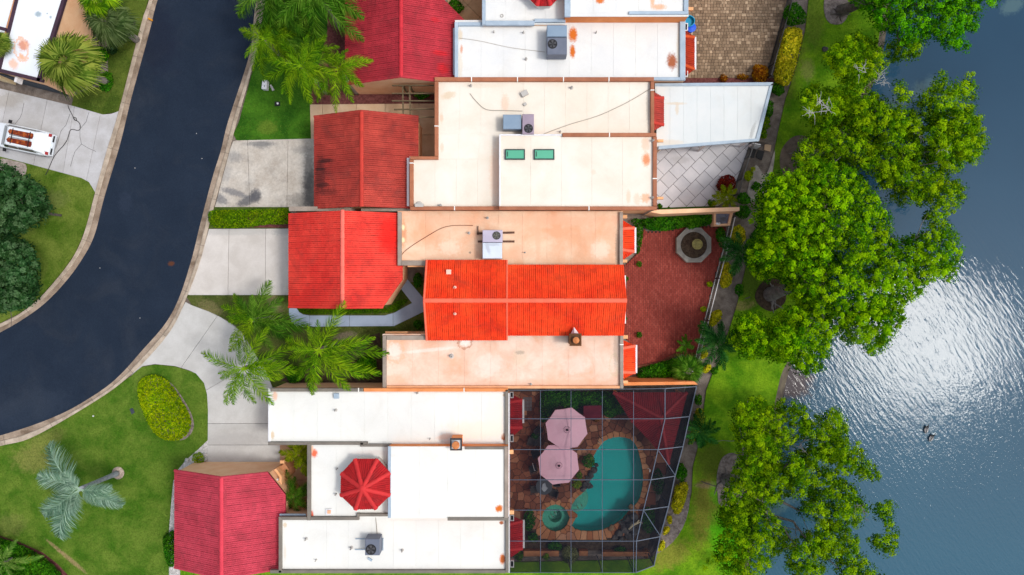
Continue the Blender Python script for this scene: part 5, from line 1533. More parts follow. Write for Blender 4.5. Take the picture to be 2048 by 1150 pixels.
shell(grow(POOL, 3), -1.05, .0, 'pool_shell', m_pool, sw)
st_c = P2(1149, 1003)
for r_, z in ((1.0, -.7), (.70, -.5), (.42, -.3)):
    b = MB(); b.lathe((st_c[0], st_c[1], -1.04), [(r_, 0), (r_, z + 1.04 - .05), (r_ - .03, z + 1.04)], 28); b.build('pool_step', mat('pool_step_%d' % round(-z * 100), C(120, 190, 170), C(110, 180, 160), 1, fine=.03) if z > -.45 else m_spa, sw)
m_wtr = clear_water('pool_water', (.80, .96, .96))
b = MB(); b.sheet(PP(grow(POOL, 3)), -.07); b.build('pool_surface', m_wtr, sw)
ht = thing('hot_tub', 'round green hot tub with stone rim beside the pool', 'hot tub', P(*SPA_C), kind='structure')
c = P(SPA_C[0], SPA_C[1], 0)
b = MB(); rr = (SPA_R + 1.5) / S
n = 36
for (r0, z0, r1, z1) in ((rr, .03, rr, -.45), (rr, -.45, 13.5 / S, -.45), (13.5 / S, -.45, 13 / S, -1.0)):
    for k in range(n):
        a0, a1 = 2 * PI * k / n, 2 * PI * (k + 1) / n
        b.face([(c[0] + r0 * math.cos(a0), c[1] + r0 * math.sin(a0), z0), (c[0] + r0 * math.cos(a1), c[1] + r0 * math.sin(a1), z0), (c[0] + r1 * math.cos(a1), c[1] + r1 * math.sin(a1), z1), (c[0] + r1 * math.cos(a0), c[1] + r1 * math.sin(a0), z1)])
b.sheet([(c[0] + 13 / S * math.cos(2 * PI * k / n), c[1] + 13 / S * math.sin(2 * PI * k / n)) for k in range(n)], -1.0)
b.build('tub_shell', m_spa, ht)
b = MB(); b.sheet(PP(ring(SPA_C, SPA_R + 1.5, 36)), 0.0); b.build('tub_surface', m_wtr, ht)
m_chrome = mat('chrome', (.6, .62, .64), fine=0, rough=.2, metallic=1.0)
def handrail(a, b_, h, label):
    m = MB()
    for off in (0, .28):
        d = Vector(P(*b_)) - Vector(P(*a)); n_ = Vector((-d.y, d.x, 0)).normalized() * off
        A, B_ = Vector(P(*a)) + n_, Vector(P(*b_)) + n_
        m.tube([A, A + Vector((0, 0, h * .8)), A + d * .2 + Vector((0, 0, h)), A + d * .6 + Vector((0, 0, h * .85)), B_ + Vector((0, 0, -.3))], .022, 6)
    m.build('handrail', m_chrome, loc=P(*a), label=label, cat='handrail')
handrail((1101, 1024), (1109, 1033), .6, 'chrome handrail rising from the round hot tub')
handrail((1153, 1008), (1157, 1015), .6, 'chrome handrail on the pool steps')
handrail((1192, 876), (1201, 886), .6, 'chrome handrail at the upper left rim of the pool')
b = MB(); b.lathe(P(1297, 941, .045), [(.14, 0), (.14, .015), (.1, .02)], 14); b.build('skimmer_lid', m_white, loc=P(1297, 941), label='round white skimmer lid on the deck right of the pool', cat='lid')
# umbrellas
m_pinkc = mat('pink_canvas', C(255, 204, 220, .98), C(250, 194, 212, .98), 1.0, fine=.03, fscale=40, rough=.9)
m_pinkd = mat('pink_vent_ring', C(150, 120, 128), fine=.05)
def umbrella(px, py, z, r, rot, label):
    c = P(px, py, z)
    t = thing('patio_umbrella', label, 'umbrella', (c[0], c[1], 0), 'pink umbrellas by the pool', rot)
    me = []
    b = MB(); hh = .38; ang = PI / 8
    x = r * math.cos(ang); yv = r * math.sin(ang); rt = .10
    pts = [(rt, -rt * .41, hh), (x * .5, -yv * .5, hh * .46), (x, -yv, 0), (x * .985, 0, .035), (x, yv, 0), (x * .5, yv * .5, hh * .46), (rt, rt * .41, hh)]
    b.face([pts[0], pts[1], (x * .5, 0, hh * .49), pts[5], pts[6]]); b.face([pts[1], pts[2], pts[3], (x * .5, 0, hh * .49)]); b.face([(x * .5, 0, hh * .49), pts[3], pts[4], pts[5]])
    b.face([pts[3], pts[2], (x, -yv, -.12), (x * .985, 0, -.09)]); b.face([pts[4], pts[3], (x * .985, 0, -.09), (x, yv, -.12)])
    pm_ = b.mesh('canopy_panel', m_pinkc)
    for k in range(8):
        o = link('canopy_panel', pm_); o.parent = t; o.location = (0, 0, z); o.rotation_euler = (0, 0, k * PI / 4)
    b = MB(); b.tube([(0, 0, 0), (0, 0, z + hh)], .025, 8); b.build('pole', m_white, None); o = bpy.data.objects[max((q.name for q in bpy.data.objects if q.name.split('.')[0] == 'pole'), key=lambda s_: s_)]; o.parent = t
    b = MB(); b.lathe((0, 0, z + hh - .03), [(.24, -.09), (.24, -.06), (.2, -.02), (.12, .05), (.1, .05), (.1, -.02)], 16); o = link('vent_cap', b.mesh('vent_cap', m_pinkc)); o.parent = t
    b = MB()
    for k in range(14):
        a = 2 * PI * k / 14; b.box((.2 * math.cos(a), .2 * math.sin(a), z + hh - .055), (.05, .03, .05), a)
    o = link('vent_slots', b.mesh('vent_slots', m_pinkd)); o.parent = t
    b = MB(); b.lathe((0, 0, z + hh), [(.06, 0), (.075, .05), (.05, .12), (.01, .16)], 10); o = link('finial', b.mesh('finial', m_fan)); o.parent = t
    b = MB(); b.lathe((0, 0, 0), [(.35, 0), (.35, .06), (.06, .12)], 14); o = link('base', b.mesh('base', m_fan)); o.parent = t
    return t
umbrella(1133, 857, 2.15, 1.37, .15, 'upper pink octagonal umbrella beside the pool, overlapping the other')
umbrella(1117, 928, 1.95, 1.36, .12, 'lower pink octagonal umbrella, tucked under its neighbour, by the round table')
# table and chairs in the cage
m_wick = mat('dark_wicker', (.035, .03, .03), (.06, .05, .045), 8, fine=.3)
m_glass = mat('smoked_glass', (.05, .055, .065), fine=0, rough=.12, spec=.5)
tb = thing('round_table', 'dark round patio table with a pale folded cover on it', 'table', P(1088, 973))
b = MB(); c = P(1088, 973, .72); b.lathe(c, [(.52, 0), (.54, .015), (.54, .03), (.5, .035)], 24); b.build('table_top', m_glass, tb)
b = MB(); c = P(1088, 973, .72)
for k in range(4): b.tube([(c[0] + .1 * math.cos(k * PI / 2), c[1] + .1 * math.sin(k * PI / 2), .7), (c[0] + .38 * math.cos(k * PI / 2), c[1] + .38 * math.sin(k * PI / 2), 0.05)], .03, 6)
b.build('table_leg', m_wick, tb)
b = MB(); q = PP([(1085, 968), (1090, 965), (1093, 974), (1096, 976), (1091, 982), (1088, 984), (1083, 978)], .8); b.bev_prism(q, .755, .82, .03); b.build('folded_cover', mat('cover_grey', C(170, 176, 184), C(140, 148, 158), 8, fine=.1), loc=P(1088, 974, .755), label='pale grey folded cover lying on the dark round table', cat='cover')
def chair(px, py, rot, label):
    t = thing('patio_chair', label, 'chair', P(px, py), 'dark chairs in the pool cage', rot)
    b = MB(); b.bev_prism(rectp(-.25, -.25, .25, .25), .38, .45, .02); o = link('seat', b.mesh('seat', m_wick)); o.parent = t
    b = MB(); b.bar((-.24, -.22, .68), (-.24, .22, .68), .05, .5); o = link('backrest', b.mesh('backrest', m_wick)); o.parent = t
    for sx in (-.22, .22):
        for sy in (-.22, .22):
            b = MB(); b.tube([(sx, sy, 0.04), (sx, sy, .4)], .022, 6); o = link('leg', b.mesh('leg', m_wick)); o.parent = t
    for sy in (-.25, .25):
        b = MB(); b.bar((-.22, sy, .62), (.2, sy, .62), .04, .03); o = link('armrest', b.mesh('armrest', m_wick)); o.parent = t
for a in ((1068, 975, .1, 'dark chair left of the round patio table'), (1106, 982, 2.8, 'dark chair right of the round patio table'), (1071, 903, .4, 'dark chair below the upper umbrella, by the low table'),
          (1062, 880, -.3, 'dark chair nearest the tiled bay, left of the umbrellas'), (1076, 858, -.8, 'dark chair close to the top of the upper umbrella'), (1066, 934, .3, 'dark chair with a white strap left of the lower umbrella'), (1112, 958, 1.6, 'dark chair half under the lower umbrella')):
    chair(*a)
b = MB(); b.bev_prism(PP(rectp(1066, 868, 1082, 892), .4), .05, .4, .02); b.build('low_table', mat('low_table_grey', C(96, 92, 88), C(74, 72, 70), 5, fine=.2), loc=P(1074, 880), label='low grey table in the corner left of the umbrellas', cat='table')
b = MB(); b.bar(P(1065, 926, .7), P(1069, 941, .7), .04, .04); b.bar(P(1068, 941, .7), P(1071, 941, .7), .04, .04); b.build('white_strap', m_white, loc=P(1067, 933, .66), label='white strap hanging over a dark chair', cat='strap')
b = MB()
for k in range(3):
    for j in range(4): b.bev_prism(inset(PP(rectp(1046 + k * 6, 794 + j * 7, 1052 + k * 6, 801 + j * 7), .07), .01), .0, .07, .01, random.random())
b.build('stepping_grid', mat('grid_grey', C(110, 104, 108), fine=.1, rnd=.08), loc=P(1054, 806), label='grey slab grid on the deck beside the upper bay', cat='paving')
bn_ = thing('bench', 'small dark red roofed bench shelter among the plants', 'bench', P(1185, 826))
b = MB(); b.face([P(1167, 812, 1.25), P(1203, 811, 1.25), P(1203, 825, 1.35), P(1167, 826, 1.35)][::-1]); b.face([P(1167, 826, 1.35), P(1203, 825, 1.35), P(1203, 836, 1.2), P(1167, 837, 1.2)][::-1]); b.build('seat_canopy', mat('maroon', C(120, 30, 52), C(104, 24, 44), 2, fine=.1), bn_)
for x in (1169, 1201):
    b = MB(); b.bar(P(x, 826, 0), P(x, 826, 1.3), .05, .05); b.build('post', m_wick, bn_)
b = MB(); b.box(P(1185, 830, .35), (1.1, .4, .06)); b.build('seat', m_wick, bn_)
# pavilion roof in the corner
pvl = thing('pavilion', 'dark red tiled pavilion roof in the corner of the pool cage', 'pavilion', P(1310, 840))
ev = [Vector(P(a, c, 2.0)) for a, c in ((1226, 785), (1374, 785), (1337, 928), (1300, 882), (1262, 842))]
ap = Vector(P(1322, 836, 2.62))
rb = MB(); m, rm, tm = tile_mats('maroon', C(146, 36, 42), C(126, 30, 36), C(150, 44, 48))
pf = [(ev[0], ev[1], ap), (ev[1], ev[2], ap), (ev[2], ev[3], ap), (ev[3], ev[4], ap), (ev[4], ev[0], ap)]
for q in pf: underlay(rb, q, .1)
pr = rb.build('pavilion_roof', m_under, pvl)
for q in pf: tile_face(pvl, pr, q, q[1] - q[0], m, tm)
for e in (ev[0], ev[1], ev[2], ev[4]): ridge_tiles(pr, e + Vector((0, 0, .03)), ap + Vector((0, 0, .03)), rm, .11, .7)
for e in (ev[0], ev[1], ev[2]):
    b = MB(); q = ev[0] * 0 + e.lerp(ap, .12); b.box((q.x, q.y, 0), (.16, .16, 2.0)); b.build('post', m_wall, pvl)
HT = HOUSE_TILES
for k in list(HT):
    if k != pvl.name: HT.pop(k)
finish_tiles()
# screen cage
m_cage = mat('cage_aluminium', C(104, 118, 140, .55), C(92, 106, 128, .55), 2, fine=.05, rough=.45)
def screen_mat():
    m, nt, b = new_mat('insect_screen')
    b.inputs['Base Color'].default_value = (.004, .007, .016, 1); b.inputs['Specular IOR Level'].default_value = .1; b.inputs['Roughness'].default_value = .6
    tr = nd(nt, 'ShaderNodeBsdfTransparent'); mx = nd(nt, 'ShaderNodeMixShader')
    # a woven mesh lets less through the more obliquely it is seen
    ge = nt.nodes.new('ShaderNodeNewGeometry')
    dp = nd(nt, 'ShaderNodeVectorMath', operation='DOT_PRODUCT'); nt.links.new(ge.outputs['Incoming'], dp.inputs[0]); nt.links.new(ge.outputs['True Normal'], dp.inputs[1])
    co_ = mathn(nt, 'MAXIMUM', mathn(nt, 'ABSOLUTE', dp.outputs['Value']), .08)
    nt.links.new(mathn(nt, 'SUBTRACT', 1.0, mathn(nt, 'POWER', .64, mathn(nt, 'DIVIDE', 1.0, co_))), mx.inputs[0])
    nt.links.new(tr.outputs[0], mx.inputs[1]); nt.links.new(b.outputs[0], mx.inputs[2]); nt.links.new(mx.outputs[0], nt.nodes['Material Output'].inputs[0])
    return m
m_screen = screen_mat()
ZT, ZO = 2.75, 2.35
gx = [1020, 1081, 1142, 1204.5, 1267]; gy = [781, 837.5, 899, 959.5, 1020, 1082, 1145]
kink = [(1330, 777), (1330, 837.5), (1316, 899), (1302, 959.5), (1287, 1020), (1273, 1082), (1272, 1145)]
outr = [(1393, 773), (1379, 833), (1366, 893), (1350, 952), (1337, 1013), (1320, 1073), (1308, 1131)]
cg = thing('pool_cage', 'dark screened pool cage with pale aluminium grid over the pool yard', 'screen enclosure', P(1190, 960))
def G(i, j): return Vector(P(gx[i], gy[j], ZT))
K = [Vector(P(a, c, ZT)) for a, c in kink]; O = [Vector(P(a, c, ZO)) for a, c in outr]
def pane(pts, nm='screen_panel'):
    b = MB(); b.face(pts); b.build(nm, m_screen, cg)
def beam(a, b_, w_=.034, h_=.05, nm='beam'):
    b = MB(); b.bar(a, b_, w_, h_); b.build(nm, m_cage, cg)
dz = Vector((0, 0, -.02))
for j in range(6):
    for i in range(4): pane([G(i, j) + dz, G(i, j + 1) + dz, G(i + 1, j + 1) + dz, G(i + 1, j) + dz])
    pane([G(4, j) + dz, G(4, j + 1) + dz, K[j + 1] + dz, K[j] + dz]); pane([K[j] + dz, K[j + 1] + dz, O[j + 1] + dz, O[j] + dz])
    beam(K[j], K[j + 1], .05); beam(O[j], O[j + 1], .06)
    for i in range(5): beam(G(i, j), G(i, j + 1), .03, .05)
    a, b_ = O[j].copy(), O[j + 1].copy(); a0, b0 = a.copy(), b_.copy(); a0.z = b0.z = 0
    pane([a, b_, b0, a0], 'screen_wall')
for j in range(7):
    beam(G(0, j), K[j], .034, .06); beam(K[j], O[j], .05)
    q = O[j].copy(); q.z = 0; beam(q, O[j], .06, .06, 'column')
for i in range(5):
    a = G(i, 6); q = a.copy(); q.z = 0; beam(q, a, .05, .05, 'column')
    if i < 4:
        c2 = G(i + 1, 6); d2 = c2.copy(); d2.z = 0; pane([a, q, d2, c2], 'screen_wall')
a, c2 = G(4, 6), K[6]; a0, d2 = a.copy(), c2.copy(); a0.z = d2.z = 0; pane([a, a0, d2, c2], 'screen_wall')
a, c2 = K[6], O[6]; a0, d2 = a.copy(), c2.copy(); a0.z = d2.z = 0; pane([a, a0, d2, c2], 'screen_wall'); beam(d2 * 0 + a0, a, .05, .05, 'column')
for (a, c2) in (((1288, 1022), (1320, 1071)), ((1317, 901), (1350, 950))):
    beam(Vector(P(*a, ZT)), Vector(P(*c2, ZO + .03)), .045, .06, 'brace')
# low walls of the planting beds inside the cage
m_knee = mat('knee_wall', C(190, 128, 84), C(150, 96, 62), 1.2, fine=.2)
for (q) in (rectp(1047, 1102, 1118, 1113), rectp(1158, 1102, 1176, 1112), rectp(1205, 1104, 1300, 1113)):
    b = MB(); b.bev_prism(PP(q, .45), 0, .45, .02); b.build('planter_wall', m_knee, loc=P((q[0][0] + q[1][0]) / 2, 1108), label='low tan planter wall along the foot of the pool cage', cat='wall', group='planter walls in the cage')
bed(rectp(1046, 1018, 1084, 1101), m_dark_mulch, 'dark planting bed left of the hot tub', .02)
bed([(1084, 1072), (1200, 1078), (1255, 1062), (1300, 1012), (1320, 1000), (1318, 1060), (1300, 1101), (1084, 1101)], m_dark_mulch, 'dark planting bed below the pool', .024)
bed(rectp(1082, 783, 1240, 832), m_dark_mulch, 'dark planting bed behind the umbrellas', .022)
# boulders
def boulder_mesh(seed, m):
    rs = np.random.default_rng(seed)
    bm = bmesh.new(); bmesh.ops.create_icosphere(bm, subdivisions=2, radius=1.0)
    for v in bm.verts:
        n = v.co.normalized()
        v.co = v.co * (1 + .22 * math.sin(3.1 * n.x + seed) * math.cos(2.7 * n.y - seed) + rs.normal(0, .07))
        v.co.z *= .7
    me = bpy.data.meshes.new('boulder'); bm.to_mesh(me); bm.free(); me.materials.append(m)
    return me
m_rock = mat('dark_rock', (.03, .028, .028), (.10, .09, .085), 3, fine=.3, bump=.8, bscale=12)
m_rock2 = mat('tan_rock', C(150, 120, 88), C(104, 82, 62), 3, fine=.3, bump=.8, bscale=12)
bms = [boulder_mesh(s_, m_rock) for s_ in range(4)] + [boulder_mesh(9, m_rock2), boulder_mesh(10, m_rock2)]
def boulder(px, py, r, z, k, label, group):
    o = link('boulder', bms[k], None, None, P(px, py, z))
    o.scale = (r / S, r / S * random.uniform(.7, 1), r / S); o.rotation_euler = (0, 0, random.uniform(0, 6))
    tag(o, label, 'boulder', group)
lb1 = 'dark boulder in the rock cascade at the pool corner'
for (x, y, r_, z, k) in ((1238, 1066, 9, .1, 0), (1250, 1058, 11, .25, 1), (1262, 1050, 11, .4, 2), (1256, 1038, 9, .3, 3), (1268, 1034, 9, .5, 0), (1246, 1046, 8, .2, 1), (1270, 1062, 9, .2, 2), (1258, 1072, 8, .1, 3), (1242, 1078, 7, .1, 0), (1278, 1046, 9, .4, 1), (1230, 1074, 6, .1, 2)):
    boulder(x, y, r_, z, k, lb1, 'boulders of the rock cascade')
for (x, y, r_, z, k) in ((1266, 1022, 8, .2, 4), (1222, 1056, 7, .1, 5), (1262, 1014, 6, .1, 4)):
    boulder(x, y, r_, z, k, {1266: 'tan boulder at the top of the rock cascade', 1222: 'tan boulder at the lowest curve of the pool rim', 1262: 'small tan boulder on the right pool rim above the cascade'}[x], 'tan boulders by the pool')
for (x, y, r_, z, k) in ((1188, 940, 7, .1, 0), (1182, 948, 8, .15, 1), (1176, 958, 7, .15, 2), (1172, 970, 8, .1, 3), (1166, 978, 7, .1, 0), (1192, 930, 5, .1, 1), (1180, 972, 6, .1, 2)):
    boulder(x, y, r_, z, k, 'dark boulder on the left rim of the pool below the umbrellas', 'boulders left of the pool')
b = MB(); b.tube([P(1258, 1058, .7), P(1266, 1050, .95), P(1274, 1046, 1.0), P(1278, 1040, .9)], [.05, .07, .07, .03], 7); b.tube([P(1272, 1048, .9), P(1280, 1044, .8), P(1284, 1046, .7)], [.05, .04, .02], 6)
b.build('driftwood', mat('bleached_wood', C(214, 200, 170), C(190, 174, 140), 5, fine=.15), loc=P(1266, 1050, .6), label='bleached driftwood branch on the dark rock cascade', cat='driftwood')

# fences
m_blackm = mat('black_metal', (.016, .016, .018), fine=0, rough=.35, spec=.5)
m_railw = mat('pale_rail', C(214, 212, 210), fine=.05, rough=.4)
def fence(pts, h, m_rail, label, gap=.12, rails=(.12, 1.0)):
    w = [Vector(P(a, c, 0)) for a, c in pts]
    t = thing('metal_fence', label, 'fence', w[len(w) // 2])
    tot = 0; pk = MB(); nxt = 0; np_ = 0
    for a, b_ in zip(w[:-1], w[1:]):
        d = b_ - a; L = d.length; d.normalize()
        for f in rails:
            z = Vector((0, 0, h * f)); b = MB(); b.bar(a + z, b_ + z, .05, .045); b.build('rail', m_rail, t)
        x = 0
        while x < L:
            q = a + d * x; pk.bar(q, q + Vector((0, 0, h - .03)), .02, .02); x += gap
        n = max(1, round(L / 2.0))
        for k in range(n):
            q = a + d * (L * k / n); b = MB(); b.box((q.x, q.y, 0), (.075, .075, h + .06)); b.build('post', m_blackm, t)
    b = MB(); q = w[-1]; b.box((q.x, q.y, 0), (.075, .075, h + .06)); b.build('post', m_blackm, t)
    pk.build('pickets', m_blackm, t, kind='stuff')
fence([(1461, 436), (1447, 496), (1430, 557), (1409, 640), (1390, 716), (1384, 744)], .95, m_railw, 'black picket fence with pale rails along the brick patio')
fence([(1592, -60), (1575, 0), (1557, 64), (1537, 135), (1530, 160)], 1.1, m_blackm, 'black metal fence between the brown pavers and the yellow hedge', .1)
fence([(1500, 285), (1489, 317), (1474, 362), (1467, 392)], 1.1, m_blackm, 'black metal fence at the end of the pale slab patio', .1)
gt = thing('metal_gate', 'open black metal gate beside the white service box', 'gate', P(1512, 305))
b = MB(); b.bar(P(1503, 288, .9), P(1524, 292, .9), .05, .05); b.bar(P(1503, 288, .1), P(1524, 292, .1), .05, .05); b.build('gate_frame', m_blackm, gt)
for k in range(8):
    b = MB(); q = Vector(P(1503, 288)).lerp(Vector(P(1524, 292)), k / 7); b.bar(q, q + Vector((0, 0, 1)), .02, .02); b.build('gate_bar', m_blackm, gt)
b = MB(); b.bev_prism(PP([(1506, 285), (1522, 288), (1522, 293), (1506, 290)], .9), 0, .9, .02); b.build('service_box', m_white, loc=P(1514, 289), label='white service box by the black gate', cat='box')
b = MB(); b.bev_prism(PP([(1502, 296), (1513, 299), (1508, 316), (1499, 314)], .06), .03, .06, .01); b.build('door_mat', m_fan, loc=P(1506, 306), label='black mat on the patio side of the gate', cat='mat')
b = MB(); b.bev_prism(PP([(1517, 299), (1529, 303), (1524, 320), (1511, 315)], .07), .03, .07, .01); b.build('door_mat', m_fan, loc=P(1520, 309), label='black mat on the lake side of the gate', cat='mat')
b = MB(); b.bev_prism(PP([(1530, 288), (1543, 290), (1541, 303), (1528, 300)], .09), .03, .09, .01); b.build('paving_stone', m_walk2, loc=P(1535, 295), label='square tan stepping stone beside the gate', cat='paving stone')
# water basin at the end of the garden wall
bs = thing('stone_basin', 'square grey water basin with peach rim at the end of the garden wall', 'basin', P(1446, 438))
for q in ([(1428, 422), (1466, 422), (1466, 427), (1428, 427)], [(1428, 427), (1432, 427), (1432, 449), (1428, 452)], [(1461, 427), (1466, 427), (1460, 451), (1456, 447)], [(1428, 452), (1432, 448), (1456, 447), (1460, 451)]):
    b = MB(); b.prism(PP(q, .8), 0, .8); b.build('basin_rim', m_wall, bs)
b = MB(); b.prism(PP([(1432, 427), (1461, 427), (1456, 447), (1432, 448)], .8), 0, .6); b.build('basin_floor', mat('basin_floor', C(150, 156, 176), C(110, 114, 130), 3, fine=.15, stains=[sp(1446, 438, .6, 6, 4, GREYD, .6)]), bs)
b = MB(); b.tube([P(1432, 446, .82), P(1437, 448, .84), P(1440, 446, .82)], [.07, .09, .06], 8); b.build('basin_spout', m_white, bs)
# tubs by the top house
b = MB(); b.lathe(P(1373, 50, 0), [(.3, 0), (.36, .7), (.38, .72), (.33, .72), (.3, .5)], 14); b.build('storage_tub', mat('teal_plastic', C(20, 150, 190), rough=.4, fine=.05), loc=P(1374, 48), label='teal tub against the wall of the topmost house', cat='tub')
b = MB(); b.lathe(P(1379, 60, 0), [(.24, 0), (.3, .45), (.32, .47), (.05, .5)], 14); b.build('storage_tub', mat('blue_plastic', C(20, 90, 225), rough=.4, fine=.05), loc=P(1379, 60), label='bright blue tub in front of the teal one', cat='tub')
# ------------------------------------------------------------------ plants
def unit(v): return v / (np.linalg.norm(v, axis=-1, keepdims=True) + 1e-9)
def leaf_arrays(c, n, L, W, rng):
    """rhombic leaves: centres (N,3), normals (N,3), lengths, widths"""
    r = rng.normal(size=c.shape)
    t = unit(np.cross(n, r)); b = np.cross(unit(n), t)
    L = np.asarray(L)[:, None]; W = np.asarray(W)[:, None]
    V = np.stack([c - t * L * .5, c + b * W * .5 + n * L * .06, c + t * L * .5 - n * L * .10, c - b * W * .5 + n * L * .06], 1)
    return V.reshape(-1, 3)
def leaf_mesh(name, c, n, L, W, tint, m, off, rng):
    V = leaf_arrays(c, n, L, W, rng) - np.array(off)
    F = np.arange(len(c) * 4).reshape(-1, 4)
    return mesh_np(name, V, F, np.clip(tint, 0, 1), m)
def sample_poly(poly, spacing, rng, jit=.35):
    xs = [p[0] for p in poly]; ys = [p[1] for p in poly]
    gx_, gy_ = np.meshgrid(np.arange(min(xs), max(xs), spacing), np.arange(min(ys), max(ys), spacing * .87))
    gx_ = gx_ + (np.arange(gx_.shape[0]) % 2)[:, None] * spacing * .5
    x = gx_.ravel() + rng.uniform(-jit, jit, gx_.size) * spacing; y = gy_.ravel() + rng.uniform(-jit, jit, gx_.size) * spacing
    k = pip(x, y, poly)
    return x[k], y[k]
def to_world(px, py, z):
    k = (H - z) / H / S
    return np.stack([(px - 1024) * k, (575 - py) * k, z], 1)
def florets(c, r, nl, rng, size, ft, aspect=.55, up=.55, spread=.18, flat=.8):
    """leaf clusters: c (N,3), r (N,), ft (N,) base tint -> leaf arrays"""
    N = len(c)
    d = unit(rng.normal(size=(N, nl, 3)) + np.array([0, 0, .35]))
    rad = r[:, None] * rng.random((N, nl)) ** .45
    p = c[:, None] + d * rad[..., None] * np.array([1, 1, flat])
    n = unit(d + np.array([0, 0, up]) + rng.normal(0, .4, (N, nl, 3)))
    L = size * rng.uniform(.7, 1.3, (N, nl)); W = L * aspect * rng.uniform(.8, 1.2, (N, nl))
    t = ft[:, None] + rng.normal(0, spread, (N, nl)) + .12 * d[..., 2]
    return p.reshape(-1, 3), n.reshape(-1, 3), L.ravel(), W.ravel(), t.ravel()
def limb(mb, a, b, r0, r1, rng, sag=.0, n=6):
    a, b = Vector(a), Vector(b); pts = []; L = (b - a).length
    for k in range(n + 1):
        t = k / n
        q = a.lerp(b, t) + Vector(rng.normal(0, .035 * L, 3)) * math.sin(PI * t)
        q.z += sag * math.sin(PI * t) * L
        pts.append(q)
    mb.tube(pts, [r0 + (r1 - r0) * k / n for k in range(n + 1)], 6)
    return pts
def tree(label, base, polys, z0, zr, R0, spacing, nl, m_leaf, m_bark, trunk_r, seed, size=.17, fr=.42, bright=.3, cat='tree', twigs=18, group=None, low=.6, name='tree', tb=.42, up=.9):
    rng = np.random.default_rng(seed)
    t = thing(name, label, cat, P(*base), group)
    G_ = []
    tips = []
    for poly in polys:
        sm = smooth_poly(poly, 4)
        # the crown is a heap of smaller domes
        nb = max(2, int(abs(area2(sm)) / 1900)); bx_, by_ = sample_poly(sm, math.sqrt(abs(area2(sm)) / nb), rng)
        if len(bx_) == 0: bx_, by_ = np.array([sm[0][0]]), np.array([sm[0][1]])
        def heights(x, y, d):
            dd = np.min(np.hypot(x[:, None] - bx_[None], y[:, None] - by_[None]), 1)
            return z0 + zr * np.sqrt(np.clip(d / R0, 0, 1)) - np.clip(dd / 28, 0, 1.3) ** 2 * 1.5
        # upper rosettes: small, many of them bright young growth
        x, y = sample_poly(sm, spacing, rng, .45)
        d = edge_dist(x, y, sm)
        gap = np.sin(x * .13 + seed) * np.sin(y * .11 + seed * 2) + .5 * np.sin(x * .31 + y * .23)
        keep = (rng.random(len(x)) < np.clip(.45 + d / 12, 0, 1)) & (gap + rng.normal(0, .3, len(x)) > -1.15)
        x, y, d = x[keep], y[keep], d[keep]
        z = heights(x, y, d) + rng.normal(0, .22, len(x))
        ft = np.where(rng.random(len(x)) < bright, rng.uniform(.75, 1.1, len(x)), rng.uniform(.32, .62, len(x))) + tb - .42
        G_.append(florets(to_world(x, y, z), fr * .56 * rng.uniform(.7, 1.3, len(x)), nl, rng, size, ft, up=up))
        # fuller foliage under them, shade of the gaps put into a darker tint
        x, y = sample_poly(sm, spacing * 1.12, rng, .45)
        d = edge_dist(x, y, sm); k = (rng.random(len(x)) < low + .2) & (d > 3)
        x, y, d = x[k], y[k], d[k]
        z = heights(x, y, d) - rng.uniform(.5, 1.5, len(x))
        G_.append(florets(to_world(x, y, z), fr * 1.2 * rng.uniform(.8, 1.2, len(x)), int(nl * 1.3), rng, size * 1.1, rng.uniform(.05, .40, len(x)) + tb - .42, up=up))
        for a, b_ in zip(bx_, by_): tips.append(Vector(P(a, b_, z0 + zr * .1)))
    p, n, L, W, tt = [np.concatenate(q) for q in zip(*G_)]
    off = WLOC[t.name]
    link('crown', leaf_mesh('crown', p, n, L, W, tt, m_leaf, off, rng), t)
    b0 = Vector(P(*base)); ctr = sum(tips, Vector()) / len(tips)
    fork = b0.lerp(Vector((ctr.x, ctr.y, 0)), .25); fork.z = z0 * .45
    tr = MB()
    tr.tube([b0 + Vector((0, 0, -.1)), b0 + Vector((0, 0, .15)), b0.lerp(fork, .5) + Vector((0, 0, .1)), fork], [trunk_r * 1.5, trunk_r * 1.1, trunk_r * .9, trunk_r * .8], 9)
    for k in range(6):
        a = rng.random() * 6.28; l_ = trunk_r * rng.uniform(1.6, 3.4); a2 = a + rng.normal(0, .35)
        tr.tube([b0 + Vector((0, 0, .2)), b0 + Vector((math.cos(a) * l_ * .5, math.sin(a) * l_ * .5, .07)), b0 + Vector((math.cos(a2) * l_, math.sin(a2) * l_, .0)), b0 + Vector((math.cos(a2) * l_ * 1.3, math.sin(a2 + .2) * l_ * 1.3, -.06))], [trunk_r * .35, trunk_r * .17, trunk_r * .08, .01], 6)
    tro = tr.build('trunk', m_bark, t, smooth=True)
    mains = []
    for tp in (tips if len(tips) <= 9 else [tips[int(k)] for k in rng.choice(len(tips), 9, replace=False)]):
        lb = MB()
        pts = limb(lb, fork, tp, trunk_r * .30, .02, rng, .03, 7)
        for _ in range(2):
            q = pts[int(rng.integers(3, 7))]; e = q + Vector((rng.normal(0, 2.2 * trunk_r), rng.normal(0, 2.2 * trunk_r), rng.uniform(.0, .5)))
            limb(lb, q, e, .03, .010, rng, .05, 4)
        lb.build('limb', m_bark, t, smooth=True)
    return t, tips
